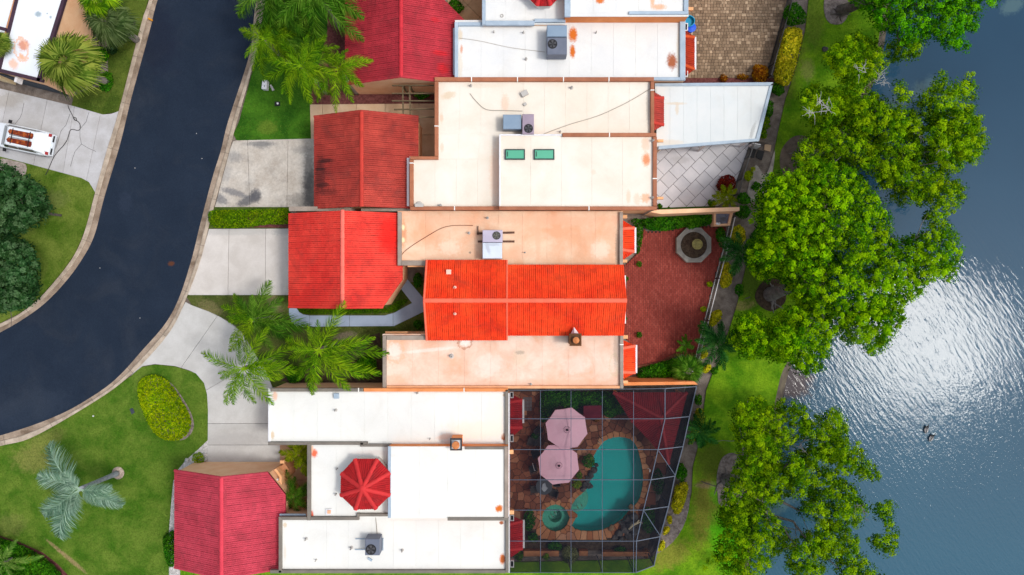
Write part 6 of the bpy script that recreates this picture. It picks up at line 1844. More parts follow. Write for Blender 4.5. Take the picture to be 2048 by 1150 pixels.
def dead_twigs(t, pts, m, seed, n=9, ln=.9):
    rng = np.random.default_rng(seed)
    for (x, y, z) in pts:
        mb = MB(); a = Vector(P(x, y, z))
        for _ in range(n):
            e = a + Vector((rng.normal(0, ln * .5), rng.normal(0, ln * .5), rng.uniform(-.1, .35)))
            q = limb(mb, a, e, .016, .006, rng, .1, 5)
            for _ in range(2):
                s_ = q[int(rng.integers(2, 5))]; limb(mb, s_, s_ + Vector((rng.normal(0, .25), rng.normal(0, .25), rng.uniform(0, .2))), .012, .005, rng, .1, 3)
        mb.build('dead_branch', m, t)
m_bark = mat('bark_grey', (.085, .075, .07), (.19, .17, .16), 4, fine=.3, bump=.8, bscale=20)
m_barkd = mat('bark_dark', (.06, .05, .042), (.13, .11, .095), 4, fine=.3, bump=.8, bscale=20)
m_deadw = mat('dead_wood', (.34, .33, .32), (.5, .49, .47), 4, fine=.2)
lf_main = leaf_mat('leaf_main', (.008, .050, .001), (.072, .24, .0015), (.33, .59, .003), .38)
lf_olive = leaf_mat('leaf_olive', (.011, .050, .001), (.080, .22, .002), (.33, .53, .004), .38)
lf_deep = leaf_mat('leaf_deep', (.008, .065, .002), (.045, .23, .002), (.17, .50, .003), .38)
lf_dark = leaf_mat('leaf_dark', (.008, .034, .010), (.028, .088, .022), (.10, .19, .08), .25)
tree('great spreading tree with bright yellow green tips between lawn and lake', (1542, 588), [
    [(1530, 352), (1568, 345), (1620, 320), (1690, 330), (1730, 360), (1760, 400), (1778, 430), (1780, 470), (1800, 480), (1830, 470), (1870, 455), (1905, 450), (1918, 490), (1918, 540), (1900, 560), (1870, 560), (1850, 580), (1825, 605), (1800, 620), (1760, 640), (1720, 640), (1690, 660), (1660, 640), (1600, 620), (1560, 560), (1530, 560), (1500, 540), (1495, 500), (1515, 450), (1500, 440), (1510, 400)],
    [(1470, 640), (1500, 625), (1540, 640), (1570, 620), (1610, 610), (1660, 630), (1680, 660), (1660, 690), (1650, 730), (1620, 752), (1590, 745), (1560, 722), (1520, 720), (1480, 712), (1462, 680)],
    [(1690, 620), (1740, 610), (1790, 610), (1812, 640), (1790, 660), (1780, 690), (1750, 710), (1720, 690), (1685, 680)]],
    5.0, 2.6, 60, 12.0, 60, lf_main, m_bark, .42, 3, bright=.50, fr=.40, size=.122, tb=.44, low=.95)
tU, _ = tree('sparse olive tree with bare grey twigs leaning over the upper lake', (1597, 318), [
    [(1655, 100), (1690, 75), (1730, 72), (1765, 100), (1775, 135), (1770, 150), (1735, 165), (1700, 180), (1670, 150), (1650, 125)],
    [(1765, 95), (1800, 80), (1840, 82), (1845, 100), (1820, 118), (1785, 125)],
    [(1598, 195), (1625, 170), (1660, 180), (1690, 175), (1700, 215), (1685, 250), (1650, 275), (1620, 255), (1600, 225)],
    [(1690, 215), (1730, 195), (1760, 205), (1785, 235), (1770, 262), (1735, 270), (1705, 260)],
    [(1832, 200), (1865, 170), (1885, 140), (1895, 160), (1920, 165), (1945, 140), (1950, 175), (1950, 220), (1965, 235), (1972, 275), (1965, 310), (1945, 330), (1925, 320), (1920, 345), (1890, 340), (1855, 325), (1840, 300), (1860, 270), (1850, 240)],
    [(1790, 170), (1815, 168), (1825, 195), (1800, 210), (1785, 195)],
    [(1600, 285), (1640, 262), (1690, 250), (1730, 265), (1760, 290), (1800, 300), (1835, 315), (1838, 345), (1800, 350), (1780, 375), (1740, 350), (1700, 340), (1650, 340), (1610, 345), (1590, 330)],
    [(1830, 370), (1860, 350), (1890, 355), (1925, 370), (1930, 400), (1905, 430), (1880, 455), (1845, 440), (1860, 410), (1820, 400)],
    [(1780, 215), (1830, 215), (1850, 250), (1830, 285), (1790, 270)],
    [(1690, 180), (1745, 185), (1800, 230), (1845, 275), (1835, 330), (1760, 305), (1700, 275), (1670, 230)],
    [(1755, 325), (1850, 320), (1900, 345), (1870, 400), (1800, 410), (1765, 380)],
    [(1850, 235), (1930, 215), (1960, 260), (1950, 320), (1880, 330), (1840, 290)]],
    4.4, 2.2, 40, 11.0, 54, lf_olive, m_bark, .34, 5, bright=.36, fr=.40, size=.116, low=.5, tb=.46)
dead_twigs(tU, [(1640, 205, 6.6), (1625, 225, 6.4), (1650, 215, 6.5), (1765, 165, 5.2), (1755, 160, 5.0), (1835, 265, 5), (1880, 300, 6), (1720, 145, 6.4)], m_deadw, 3, 5, .55)
tree('deep green tree at the top overhanging the lake', (1682, 22), [
    [(1690, -60), (1680, -20), (1700, 5), (1730, 25), (1745, 45), (1760, 60), (1790, 70), (1805, 92), (1830, 95), (1850, 80), (1870, 75), (1890, 95), (1920, 100), (1938, 92), (1930, 70), (1950, 70), (1955, 40), (1970, 25), (1960, 0), (1990, 10), (1995, -5), (1980, -60), (1900, -110), (1780, -110)]],
    4.8, 2.4, 50, 12.0, 58, lf_deep, m_barkd, .36, 8, bright=.42, fr=.40, size=.122, tb=.45)
tL, _ = tree('lower tree with open grey limbs stretching over the lake', (1452, 958), [
    [(1462, 830), (1475, 800), (1510, 795), (1535, 805), (1555, 800), (1580, 800), (1605, 810), (1625, 822), (1622, 850), (1600, 880), (1570, 900), (1575, 930), (1545, 965), (1510, 990), (1475, 1005), (1450, 1040), (1440, 1010), (1470, 930), (1475, 890), (1465, 860)],
    [(1440, 1010), (1500, 1000), (1560, 1040), (1580, 1080), (1565, 1110), (1520, 1150), (1470, 1160), (1430, 1120), (1400, 1150), (1440, 1080)],
    [(1632, 830), (1660, 820), (1682, 825), (1692, 850), (1720, 890), (1735, 920), (1760, 940), (1755, 958), (1720, 958), (1690, 950), (1660, 930), (1640, 900), (1655, 870), (1640, 850)],
    [(1600, 1010), (1640, 980), (1670, 960), (1700, 965), (1720, 990), (1740, 1015), (1715, 1050), (1680, 1065), (1660, 1070), (1640, 1045), (1610, 1030)],
    [(1745, 1010), (1770, 1000), (1788, 1015), (1790, 1050), (1795, 1080), (1785, 1112), (1760, 1100), (1735, 1075), (1775, 1060), (1750, 1030)],
    [(1590, 900), (1640, 895), (1655, 920), (1625, 935), (1600, 945), (1575, 930)],
    [(1590, 1080), (1640, 1060), (1660, 1100), (1640, 1160), (1590, 1160), (1570, 1120)],
    [(1680, 1110), (1720, 1100), (1740, 1130), (1770, 1160), (1680, 1170)],
    [(1510, 940), (1555, 930), (1590, 960), (1570, 1000), (1520, 1020)],
    [(1570, 915), (1640, 925), (1690, 955), (1650, 985), (1600, 1000), (1565, 960)],
    [(1635, 1040), (1690, 1050), (1720, 1090), (1680, 1120), (1630, 1105)],
    [(1600, 850), (1650, 845), (1700, 900), (1690, 930), (1630, 910)]],
    4.6, 2.2, 45, 11.0, 54, leaf_mat('leaf_lower', (.009, .045, .001), (.076, .21, .002), (.30, .49, .004), .38), m_bark, .38, 13, bright=.40, fr=.40, size=.116, low=.5, tb=.45)
dead_twigs(tL, [(1565, 870, 5.4), (1545, 845, 5.2), (1600, 890, 5.2), (1690, 1080, 4.5), (1720, 1010, 6.2), (1640, 870, 5)], m_bark, 4, 6, .9)
tree('dark green oak crown at the left edge, upper one of two', (38, 408), [[(-60, 340), (0, 325), (40, 345), (70, 360), (90, 390), (100, 420), (85, 440), (70, 450), (50, 465), (0, 470), (-60, 470)]], 3.6, 1.6, 40, 9.5, 44, lf_dark, m_barkd, .22, 21, bright=.22, fr=.36, size=.16, tb=.40, group='dark oaks west of the street')
tree('dark green oak crown at the left edge, lower one of two', (22, 552), [[(-60, 490), (0, 470), (40, 478), (70, 500), (78, 540), (75, 580), (70, 605), (50, 615), (20, 622), (-60, 620)]], 3.6, 1.6, 40, 9.5, 44, lf_dark, m_barkd, .22, 22, bright=.22, fr=.36, size=.16, tb=.40, group='dark oaks west of the street')
b = MB(); b.tube([P(88, 426, .04), P(123, 431, .05)], [.1, .08], 7); b.build('fallen_branch', m_barkd, loc=P(105, 428), label='dark fallen branch on the lawn beside the upper oak', cat='branch')

# shrubs and hedges
def shrub(label, poly, h, m, seed, cat='shrub', dens=260, size=.13, aspect=.6, R0=14, tmean=.4, tvar=.25, name='shrub', sm=3, group=None, clump=.5, stem=True, base=0.03):
    rng = np.random.default_rng(seed)
    pl = smooth_poly(poly, sm) if sm else poly
    cx = sum(p[0] for p in pl) / len(pl); cy = sum(p[1] for p in pl) / len(pl)
    t = thing(name, label, cat, P(cx, cy), group)
    n = int(abs(area2(pl)) / S / S * dens * 1.7)
    xs = [p[0] for p in pl]; ys = [p[1] for p in pl]
    x = rng.uniform(min(xs), max(xs), n * 3); y = rng.uniform(min(ys), max(ys), n * 3)
    k = pip(x, y, pl); x, y = x[k][:n], y[k][:n]
    d = edge_dist(x, y, pl)
    cl = np.sin(x * .55 + seed) * np.cos(y * .5 + seed * 2) * .5 + np.sin(x * .21 + y * .27 + seed) * .5
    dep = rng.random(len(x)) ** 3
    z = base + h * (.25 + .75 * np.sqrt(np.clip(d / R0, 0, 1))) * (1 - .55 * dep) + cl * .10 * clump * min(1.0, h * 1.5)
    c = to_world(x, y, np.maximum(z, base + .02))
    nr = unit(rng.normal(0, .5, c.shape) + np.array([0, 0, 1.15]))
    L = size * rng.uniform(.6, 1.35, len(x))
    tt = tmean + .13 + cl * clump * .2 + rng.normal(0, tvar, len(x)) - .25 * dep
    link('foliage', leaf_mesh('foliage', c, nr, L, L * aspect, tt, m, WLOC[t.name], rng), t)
    if stem:
        b = MB(); q = P(cx, cy)
        for k in range(4):
            a = k * 1.6 + seed; b.tube([(q[0], q[1], 0), (q[0] + .1 * math.cos(a), q[1] + .1 * math.sin(a), h * .5)], [.03, .015], 5)
        b.build('stem', m_barkd, t)
    return t
def blob(x, y, r, k=9, seed=0, sq=1.0):
    rr = random.Random(seed + int(x * 7 + y * 13))
    return [(x + r * rr.uniform(.8, 1.15) * math.cos(2 * PI * i / k), y + r * sq * rr.uniform(.8, 1.15) * math.sin(2 * PI * i / k)) for i in range(k)]
lf_hedge = leaf_mat('leaf_hedge', (.03, .09, .002), (.10, .23, .003), (.30, .44, .006), .35)
lf_gold = leaf_mat('leaf_gold', (.06, .10, .003), (.42, .42, .010), (.85, .74, .03), .35)
lf_lime = leaf_mat('leaf_lime', (.09, .20, .002), (.22, .36, .003), (.48, .56, .006), .35)
lf_bush = leaf_mat('leaf_bush', (.008, .045, .003), (.03, .15, .005), (.10, .32, .012), .3)
lf_red = leaf_mat('leaf_red', (.03, .004, .004), (.13, .012, .010), (.30, .03, .02))
lf_orange = leaf_mat('leaf_orange', (.06, .02, .004), (.24, .075, .006), (.5, .26, .01))
shrub('long clipped green hedge between two driveways', [(416, 430), (424, 421), (450, 420), (500, 419), (550, 418), (578, 418), (578, 447), (540, 448), (505, 453), (470, 456), (440, 456), (420, 450)], .75, lf_hedge, 1, 'hedge', 420, .11, name='hedge', sm=2, tmean=.42, R0=9)
shrub('oval clipped yellow green hedge in the front lawn', [(288, 754), (312, 750), (338, 764), (360, 795), (379, 830), (381, 856), (365, 877), (335, 881), (308, 865), (288, 830), (276, 792), (277, 768)], .8, lf_lime, 2, 'hedge', 420, .115, name='hedge', tmean=.40, tvar=.3, R0=14)
bed(smooth_poly([(300, 756), (320, 756), (344, 768), (368, 800), (385, 834), (386, 860), (368, 879), (335, 878), (314, 862), (300, 830), (290, 792), (290, 768)], 4), m_mulch, 'thin mulch edge round the oval hedge', .03)
shrub('small round box shrub in the white gravel', blob(397, 917, 13, seed=3), .55, lf_lime, 3, 'shrub', 500, .09, tmean=.3)
shrub('tall yellow croton hedge behind the black fence', [(1568, 60), (1600, 56), (1604, 75), (1598, 105), (1588, 140), (1580, 165), (1566, 172), (1550, 160), (1549, 140), (1556, 105)], 1.5, lf_gold, 4, 'hedge', 330, .2, .45, name='hedge', tmean=.5, tvar=.3, R0=12, clump=.8)
cro = [([(1463, 458), (1476, 450), (1488, 458), (1490, 480), (1480, 492), (1466, 490), (1460, 475)], 'yellow croton by the fence next to the water basin'),
       ([(1443, 530), (1458, 526), (1464, 545), (1462, 566), (1450, 576), (1440, 568)], 'yellow croton by the fence between palm and bare earth'),
       ([(1418, 632), (1428, 622), (1440, 620), (1444, 632), (1432, 648), (1420, 652)], 'yellow croton by the fence above the dark palm'),
       ([(1400, 700), (1408, 694), (1416, 705), (1410, 716), (1401, 714)], 'small yellow croton half under the dark palm'),
       ([(1404, 738), (1416, 728), (1422, 734), (1416, 744), (1406, 746)], 'small yellow croton at the end of the picket fence'),
       ([(1392, 820), (1404, 818), (1408, 836), (1400, 860), (1384, 888), (1378, 880), (1386, 850)], 'yellow croton against the upper corner of the pool cage'),
       ([(1352, 972), (1366, 964), (1376, 970), (1372, 995), (1362, 1022), (1352, 1028), (1342, 1012), (1348, 990)], 'largest yellow croton against the side of the pool cage'),
       ([(1334, 1034), (1342, 1032), (1344, 1044), (1338, 1048)], 'tiny yellow croton in the grey mulch'),
       ([(1328, 1056), (1338, 1054), (1338, 1064), (1328, 1070)], 'low yellow croton in the mulch near the cage corner'),
       ([(1320, 1086), (1328, 1080), (1330, 1094), (1320, 1102), (1316, 1098)], 'lowest yellow croton at the cage corner')]
for i, (p_, l_) in enumerate(cro): shrub(l_, p_, .8, lf_gold, 30 + i, 'shrub', 380, .17, .5, tmean=.52, tvar=.28, R0=8, group='yellow crotons along the lakeside fences')
bed([(1340, 1000), (1378, 985), (1372, 1040), (1345, 1085), (1305, 1112), (1315, 1090), (1325, 1060)], m_mulch, 'grey mulch point beside the pool cage', .045, 3)
def bush(x, y, r, h, m, label, seed, dens=380, size=.14, asp=.5, tm=.4, tv=.25, group=None, cat='shrub', sq=1.0, name='shrub'):
    return shrub(label, blob(x, y, r, seed=seed, sq=sq), h, m, seed, cat, dens, size, asp, R0=max(6, r * .9), tmean=tm, tvar=tv, group=group, name=name)
bush(1588, 30, 24, 1.5, lf_bush, 'dark green bush at the upper end of the yellow hedge', 51)
bush(1556, 177, 14, 1.0, lf_bush, 'dark green bush at the lower end of the yellow hedge', 52)
bush(1536, 215, 12, .9, lf_bush, 'dark shrub at the slanting edge of the white patio cover, upper', 53, sq=1.6)
bush(1530, 246, 11, .8, lf_hedge, 'green shrub at the slanting edge of the white patio cover, lower', 54, sq=1.4)
bush(1452, 368, 19, .9, lf_red, 'dark red cordyline at the corner of the slab patio', 55, 420, .2, .3, .5)
bush(1521, 148, 19, 1.0, lf_orange, 'orange red croton at the corner of the brown pavers', 56, 420, .2, .35, .5)
bush(1448, 156, 8, .4, lf_orange, 'small orange croton in the middle of the red mulch', 57, 420, .14, .35, .4)
bush(1486, 153, 12, .4, lf_orange, 'low orange croton beside the larger one', 58, 420, .14, .35, .45, sq=.5)
bush(1497, 352, 10, .5, lf_lime, 'yellow green plant in the mulch beyond the black fence', 59, 420, .15, .4, .5)
bush(1506, 338, 5, .4, lf_lime, 'tiny yellow plant beside the black fence', 60, 500, .12, .4, .7)
bush(1487, 398, 13, .7, lf_bush, 'green bush beside the red cordyline', 61)
bush(1486, 423, 15, .9, lf_bush, 'glossy dark bush past the end of the garden wall', 62)
bush(1424, 405, 8, .5, lf_hedge, 'small green plant at the corner of the slab patio', 63)
bush(1320, 412, 5, .3, m := lf_bush, 'small plant at the foot of the white roof corner', 64)
bush(1527, 268, 8, .5, lf_hedge, 'low green plant between the patio cover corner and the path', 112, sq=1.3)
bush(1512, 372, 9, .4, lf_bush, 'low dark plant in the mulch between the cordyline and the lawn', 113)
bush(1478, 580, 9, .5, lf_bush, 'low dark plant in the bare mulch beyond the brick patio', 114, sq=1.4)
bush(1428, 742, 8, .5, lf_bush, 'low dark plant where the mulch path meets the lawn', 115)
bush(1396, 800, 8, .5, lf_bush, 'low dark plant outside the top corner of the pool cage', 116, sq=1.5)
# brick patio planting
shrub('green and bronze border plants along the garden wall', [(1285, 440), (1310, 434), (1350, 432), (1390, 428), (1424, 428), (1424, 444), (1405, 452), (1375, 452), (1350, 458), (1320, 462), (1292, 456)], .7, lf_bush, 65, 'border', 330, .16, .5, tmean=.42, tvar=.3, R0=10, name='border_planting')
bush(1388, 440, 20, .9, lf_bush, 'leafy bush in the border above the stone planter', 66, tm=.5)
bush(1313, 451, 9, .7, lf_deep, 'round bright green bush in the border', 67, 500, .1, .5, .5)
shrub('dark ground plants beside the upper tiled bay', [(1262, 440), (1284, 440), (1286, 470), (1280, 500), (1274, 506), (1272, 460)], .4, lf_bush, 68, 'border', 300, .13, .5, tmean=.35, R0=8, name='border_planting')
bush(1279, 528, 5.5, .5, lf_bush, 'small potted topiary on the brick patio, uppermost of the left four', 69, 700, .09, .5, .4)
bush(1252, 558, 5.5, .5, lf_bush, 'small potted topiary against the house wall below the first', 70, 700, .09, .5, .4)
bush(1279, 670, 6, .5, lf_bush, 'small dark topiary on the brick patio near the lower bay', 71, 700, .09, .5, .3)
bush(1251, 637, 4, .4, lf_bush, 'smallest topiary against the house wall', 72, 700, .09, .5, .4)
bush(1420, 568, 6, .5, lf_lime, 'lime green pot plant by the fence, upper of two', 73, 700, .1, .5, .55)
bush(1407, 618, 6, .5, lf_lime, 'lime green pot plant by the fence, lower of two', 74, 700, .1, .5, .55)
bush(1441, 470, 10, .6, lf_bush, 'green plant at the fence right of the stone planter', 75, sq=1.7)
shrub('dense dark shrubs at the lower edge of the brick patio', [(1280, 738), (1310, 728), (1345, 718), (1362, 725), (1350, 752), (1310, 758), (1275, 756)], .8, lf_bush, 76, 'border', 330, .15, .5, tmean=.4, R0=10, name='border_planting')
bush(1330, 744, 20, 1.0, lf_deep, 'bright leafy bush among the dark shrubs below the brick patio', 77, 420, .13, .6, .4, sq=.8)
bush(1404, 882, 12, .7, lf_bush, 'dark bush beside the pool cage below the palm', 78)
bush(1362, 945, 13, .7, lf_bush, 'dark bush beside the pool cage above the largest croton', 79, sq=1.4)
bush(1392, 489, 8, .35, lf_lime, 'tuft of bright green leaves in the round pot', 80, 700, .12, .3, .5)
# planting in the pool cage
shrub('dense dark foliage behind the umbrellas in the cage', [(1082, 786), (1120, 783), (1180, 783), (1228, 786), (1243, 815), (1225, 835), (1205, 826), (1205, 810), (1160, 812), (1150, 830), (1120, 810), (1098, 830), (1084, 845)], .9, lf_bush, 81, 'border', 300, .17, .5, tmean=.42, tvar=.28, R0=10, name='border_planting')
bush(1236, 815, 16, 1.1, lf_deep, 'bright green bush beside the pavilion roof', 82, tm=.4)
bush(1178, 922, 13, .8, lf_bush, 'round dark shrub at the left rim of the pool', 83, 500, .1, .5, .45)
bush(1154, 968, 9, .5, lf_lime, 'yellow green tuft left of the pool steps', 84, 500, .14, .35, .35)
bush(1158, 950, 7, .5, lf_hedge, 'small green tuft above the yellow green one', 85, 500, .12, .35, .35)
bush(1072, 872, 9, .6, lf_bush, 'dark pot plant on the low table', 86, 400, .14, .4, .3)
bush(1058, 1040, 12, .6, lf_bush, 'dark ferny plants left of the hot tub', 87, 400, .16, .35, .3, sq=1.8)
bush(1066, 1075, 11, .6, lf_bush, 'dark plants below the hot tub bed', 88, 400, .16, .35, .35)
bush(1140, 1110, 17, .8, leaf_mat('leaf_straw', (.05, .05, .02), (.15, .17, .06), (.36, .38, .16)), 'straw coloured grassy clump along the planter wall', 89, 420, .3, .12, .5)
bush(1092, 1112, 7, .7, lf_lime, 'upright yellow green plant by the planter wall', 90, 420, .2, .25, .3)
bush(1040, 1112, 10, .6, lf_hedge, 'green plant at the lower left corner of the cage', 91, 420, .15, .35, .35)
bush(1110, 1092, 14, .5, lf_bush, 'dark low shrubs behind the planter wall', 92, 380, .14, .45, .3, sq=.7)
bush(1240, 1100, 12, .5, lf_bush, 'dark low shrubs near the cage corner', 93, 380, .14, .45, .25, sq=.6)
bush(1290, 1106, 9, .5, lf_orange, 'rusty orange plant in the cage corner', 94, 420, .16, .35, .3)
bush(1193, 838, 6, .4, lf_orange, 'small orange plant right of the upper umbrella', 95, 420, .16, .35, .4)
bush(1296, 1040, 16, .7, lf_bush, 'dark shrubs beyond the rock cascade', 96, 300, .15, .45, .15, sq=1.5)
bush(1316, 965, 14, .5, lf_bush, 'dark low plants inside the right side of the cage', 97, 200, .15, .45, .1, sq=1.8)
# shrubs among the palms
bush(732, 730, 20, 1.2, lf_deep, 'round bright green bush beside the pink roof', 98, 480, .12, .5, .35)
bush(590, 748, 22, 1.0, lf_bush, 'dark green bush beneath the queen palms', 99, 400, .15, .5, .4, sq=.8)
bush(835, 560, 10, .7, lf_bush, 'dark bush in the entry court by the tan wall', 100, tm=.3, sq=1.4)
bush(836, 648, 9, .6, lf_bush, 'dark bush below the bend of the blue walk', 101, tm=.3)
bush(842, 190, 15, .7, lf_deep, 'green bush under the pergola', 102, 420, .12, .5, .3, sq=.6)
bush(675, 15, 18, 1.0, lf_bush, 'dark bush beside the crimson garage wall', 103, tm=.3, sq=1.4)
bush(910, 15, 16, .9, lf_bush, 'dark bush in the sandy entry court', 104, tm=.3)
shrub('clipped grass strip with low planting below the bright red garage', [(596, 615), (640, 616), (700, 616), (760, 616), (780, 612), (800, 600), (815, 600), (805, 612), (780, 625), (700, 627), (620, 628), (602, 624)], .12, lf_hedge, 105, 'ground cover', 500, .09, .5, tmean=.15, tvar=.15, R0=4, name='ground_cover', clump=.2, stem=False, base=.04)
shrub('dark shrubs along the foot of the rose red garage', [(326, 1080), (340, 1064), (352, 1062), (354, 1100), (350, 1130), (334, 1128)], .6, lf_bush, 106, 'shrub', 380, .14, .5, tmean=.3, R0=8)
shrub('mass of dark shrubs in the bottom left corner', [(-60, 1068), (0, 1076), (45, 1092), (82, 1112), (108, 1132), (125, 1160), (120, 1230), (-60, 1230)], .9, lf_bush, 107, 'shrubbery', 330, .16, .55, tmean=.42, tvar=.25, R0=14, name='shrubbery')
bush(60, 1120, 14, 1.1, lf_lime, 'yellow green bush among the dark corner shrubs', 108, 420, .14, .5, .35)
bush(212, 165, 16, .5, lf_bush, 'green low shrub beside the fan palm', 109, tm=.4, sq=1.3)
bush(200, 110, 17, .9, lf_deep, 'bright green shrub between the two fan palms', 110, 420, .16, .35, .35)
bush(225, 98, 12, .6, lf_dark, 'grey green shrub at the edge of the mulch bed', 111, 420, .16, .35, .4)

# palms
def frond_mesh(name, L, droop, rise, n, ll, lw, m, rng, plume=.5, tw=.0, tint=(.2, .8), stem_len=.12, curve=0.0):
    """feather frond along +X, base at the origin"""
    V, F, T = [], [], []
    def rach(t):
        return np.array([L * t * (1 - .10 * t), curve * L * t * t, rise * L * t - droop * L * t * t])
    pts = [rach(t) for t in np.linspace(0, 1, 9)]
    def quad(a, b, c, d, t):
        i = len(V); V.extend([a, b, c, d]); F.append((i, i + 1, i + 2, i + 3)); T.append(t)
    for k in range(8):
        w0, w1 = .035 * (1 - k / 9), .035 * (1 - (k + 1) / 9); s_ = np.array([0, 1, 0])
        quad(pts[k] - s_ * w0, pts[k + 1] - s_ * w1, pts[k + 1] + s_ * w1, pts[k] + s_ * w0, tint[1])
    for k in range(n):
        t = stem_len + (1 - stem_len) * (k + .5) / n
        o = rach(t); tg = unit(rach(min(1, t + .02)) - rach(t - .02))
        prof = math.sin(PI * min(1, .18 + .82 * t)) ** .6
        for sd in (-1, 1):
            l = ll * prof * rng.uniform(.8, 1.15)
            el = rng.normal(.05, plume)
            fw = .75 + .8 * t * t + rng.normal(0, .1)
            side = np.array([-tg[1], tg[0], 0]); side = unit(side) * sd
            d = unit(side * math.cos(el) + np.array([0, 0, 1]) * math.sin(el) + tg * fw)
            mid = o + d * l * .5 + np.array([0, 0, -.02 * l]); tip = o + d * l * .93 + np.array([0, 0, -l * .28 - tw * l])
            wv = unit(np.cross(d, rng.normal(size=3) * .5 + np.array([0, 0, 1.0]))) * lw * .5
            tt = rng.uniform(*tint)
            quad(o - wv * .5, mid - wv, mid + wv, o + wv * .5, tt); quad(mid - wv, tip - wv * .15, tip + wv * .15, mid + wv, tt)
    return mesh_np(name, np.array(V), np.array(F), T, m)
def fan_mesh(name, r, n, m, rng, pet=.8, tint=(.05, .95), droop=.5):
    V, F, T = [], [], []
    def quad(a, b, c, d, t):
        i = len(V); V.extend([a, b, c, d]); F.append((i, i + 1, i + 2, i + 3)); T.append(t)
    hub = np.array([pet, 0, .1 * pet]); z = np.array([0, 0, 1.0])
    quad(np.array([0, -.03, 0]), hub + [0, -.02, 0], hub + [0, .02, 0], np.array([0, .03, 0]), .7)
    for k in range(n):
        a = (k / (n - 1) - .5) * R(250)
        d = np.array([math.cos(a), math.sin(a), 0]); l = r * (1 - .25 * abs(k / (n - 1) - .5)) * rng.uniform(.85, 1.1)
        s_ = np.array([-d[1], d[0], 0]); w = .042 * r
        fold = .02 if k % 2 else -.02
        m1 = hub + d * l * .55 + z * (fold - droop * .15 * l); tp = hub + d * l + z * (-droop * l + rng.normal(0, .05))
        t = rng.uniform(*tint)
        quad(hub, m1 - s_ * w, m1 + s_ * w + z * .015, hub + z * .01, t); quad(m1 - s_ * w, tp - s_ * .012, tp + s_ * .012, m1 + s_ * w + z * .015, t)
    return mesh_np(name, np.array(V, float), np.array(F), T, m)
def palm(label, px, py, h, fronds, meshes, m_trunk, trunk_r=.14, base=None, group=None, name='palm_tree', fname='frond', lean=0, baseL=2.0):
    """fronds: (azimuth in photo degrees: 0=right, 90=up, length in photo px at crown height, extra pitch)"""
    c = Vector(P(px, py, h))
    b0 = Vector(P(base[0], base[1], 0)) if base else Vector((c.x, c.y, 0))
    t = thing(name, label, 'palm', b0, group)
    tr = MB(); n = 10; pts = [b0.lerp(c, k / n) + Vector((0, 0, .25 * math.sin(PI * k / n) * 0)) for k in range(n + 1)]
    tr.tube(pts, [trunk_r * (1.35 - .35 * min(1, k / 3)) * (1.0 if k % 2 else .93) for k in range(n + 1)], 9)
    tr.build('trunk', m_trunk, t, smooth=True)
    for i, (az, ln, pitch) in enumerate(fronds):
        me, L = meshes[i % len(meshes)]
        s_ = ln * (H - h) / H / S / L
        M = Matrix.Translation(c) @ Matrix.Rotation(R(az), 4, 'Z') @ Matrix.Rotation(R(-pitch), 4, 'Y') @ Matrix.Rotation(random.uniform(-.25, .25), 4, 'X') @ Matrix.Diagonal((s_, s_ * random.uniform(.9, 1.1), s_, 1))
        link(fname, me, t, M)
    return t
rp = np.random.default_rng(5)
lf_queen = leaf_mat('leaf_queen', (.035, .11, .003), (.10, .25, .005), (.30, .48, .012), .35, vary=.5)
lf_queen2 = leaf_mat('leaf_queen_dark', (.014, .06, .004), (.05, .16, .006), (.16, .32, .03), .3, vary=.5)
lf_bis = leaf_mat('leaf_silver', (.07, .16, .10), (.17, .29, .20), (.36, .50, .38), .25, vary=.4)
lf_fan = leaf_mat('leaf_fan', (.025, .05, .006), (.10, .17, .016), (.30, .36, .06), .3)
lf_fan2 = leaf_mat('leaf_fan_dark', (.02, .04, .010), (.06, .10, .025), (.15, .20, .08), .3)
lf_dpalm = leaf_mat('leaf_dark_palm', (.004, .034, .006), (.014, .10, .014), (.06, .22, .035), .25, vary=.5)
lf_arec = leaf_mat('leaf_areca', (.06, .10, .003), (.16, .23, .004), (.40, .42, .010), .35)
m_ptrunk = mat('palm_trunk', (.16, .14, .12), (.28, .25, .22), 6, fine=.3, bump=.6)
Q1 = [(frond_mesh('frond', 3.0, dr, .30, 88, .66, .032, lf_queen, rp, .8, .22, (.05, 1.0), .10, cv), 2.75) for dr, cv in ((.55, .10), (.75, -.12), (.66, .04), (.9, .16), (.6, -.05))]
Q2 = [(frond_mesh('frond', 3.0, dr, .26, 98, .80, .032, lf_queen2, rp, .8, .22, (.05, 1.0), .08, cv), 2.75) for dr, cv in ((.55, .08), (.72, -.12), (.62, .02), (.85, .14))]
PN = 1.12
gq = 'queen palms in the front gardens'
def spread(n, ln, a0=0, var=.2, pitch=(-12, 22)):
    out = [(a0 + 360 * k / n + random.uniform(-16, 16), ln * random.uniform(1 - var, 1 + var), random.uniform(*pitch)) for k in range(n)]
    return out + [(a0 + 137 * k + random.uniform(-20, 20), ln * random.uniform(.45, .7), random.uniform(28, 55)) for k in range(n // 3)]
palm('tall queen palm whose crown covers the middle of the upper palm cluster', 603, 132, 5.5, spread(14, 78, 10, .18), Q1, m_ptrunk, group=gq)
palm('queen palm reaching over the crimson garage roof', 676, 138, 5.0, spread(12, 64, 20, .22), Q1, m_ptrunk, group=gq)
palm('queen palm at the kerb with fronds over the asphalt', 528, 78, 4.6, spread(12, 58, 0, .25), Q1, m_ptrunk, group=gq)
palm('slender queen palm between kerb and crimson roof, half hidden in the cluster', 570, 78, 4.0, spread(12, 66, 40, .2), Q2 + Q1, m_ptrunk, group=gq)
palm('dark feathery queen palm at the top left of the cluster', 545, -28, 5.6, spread(14, 92, 5, .15), Q2, m_ptrunk, group=gq)
palm('dark feathery queen palm at the top right of the cluster', 632, -18, 5.8, spread(14, 96, 12, .15), Q2, m_ptrunk, group=gq)
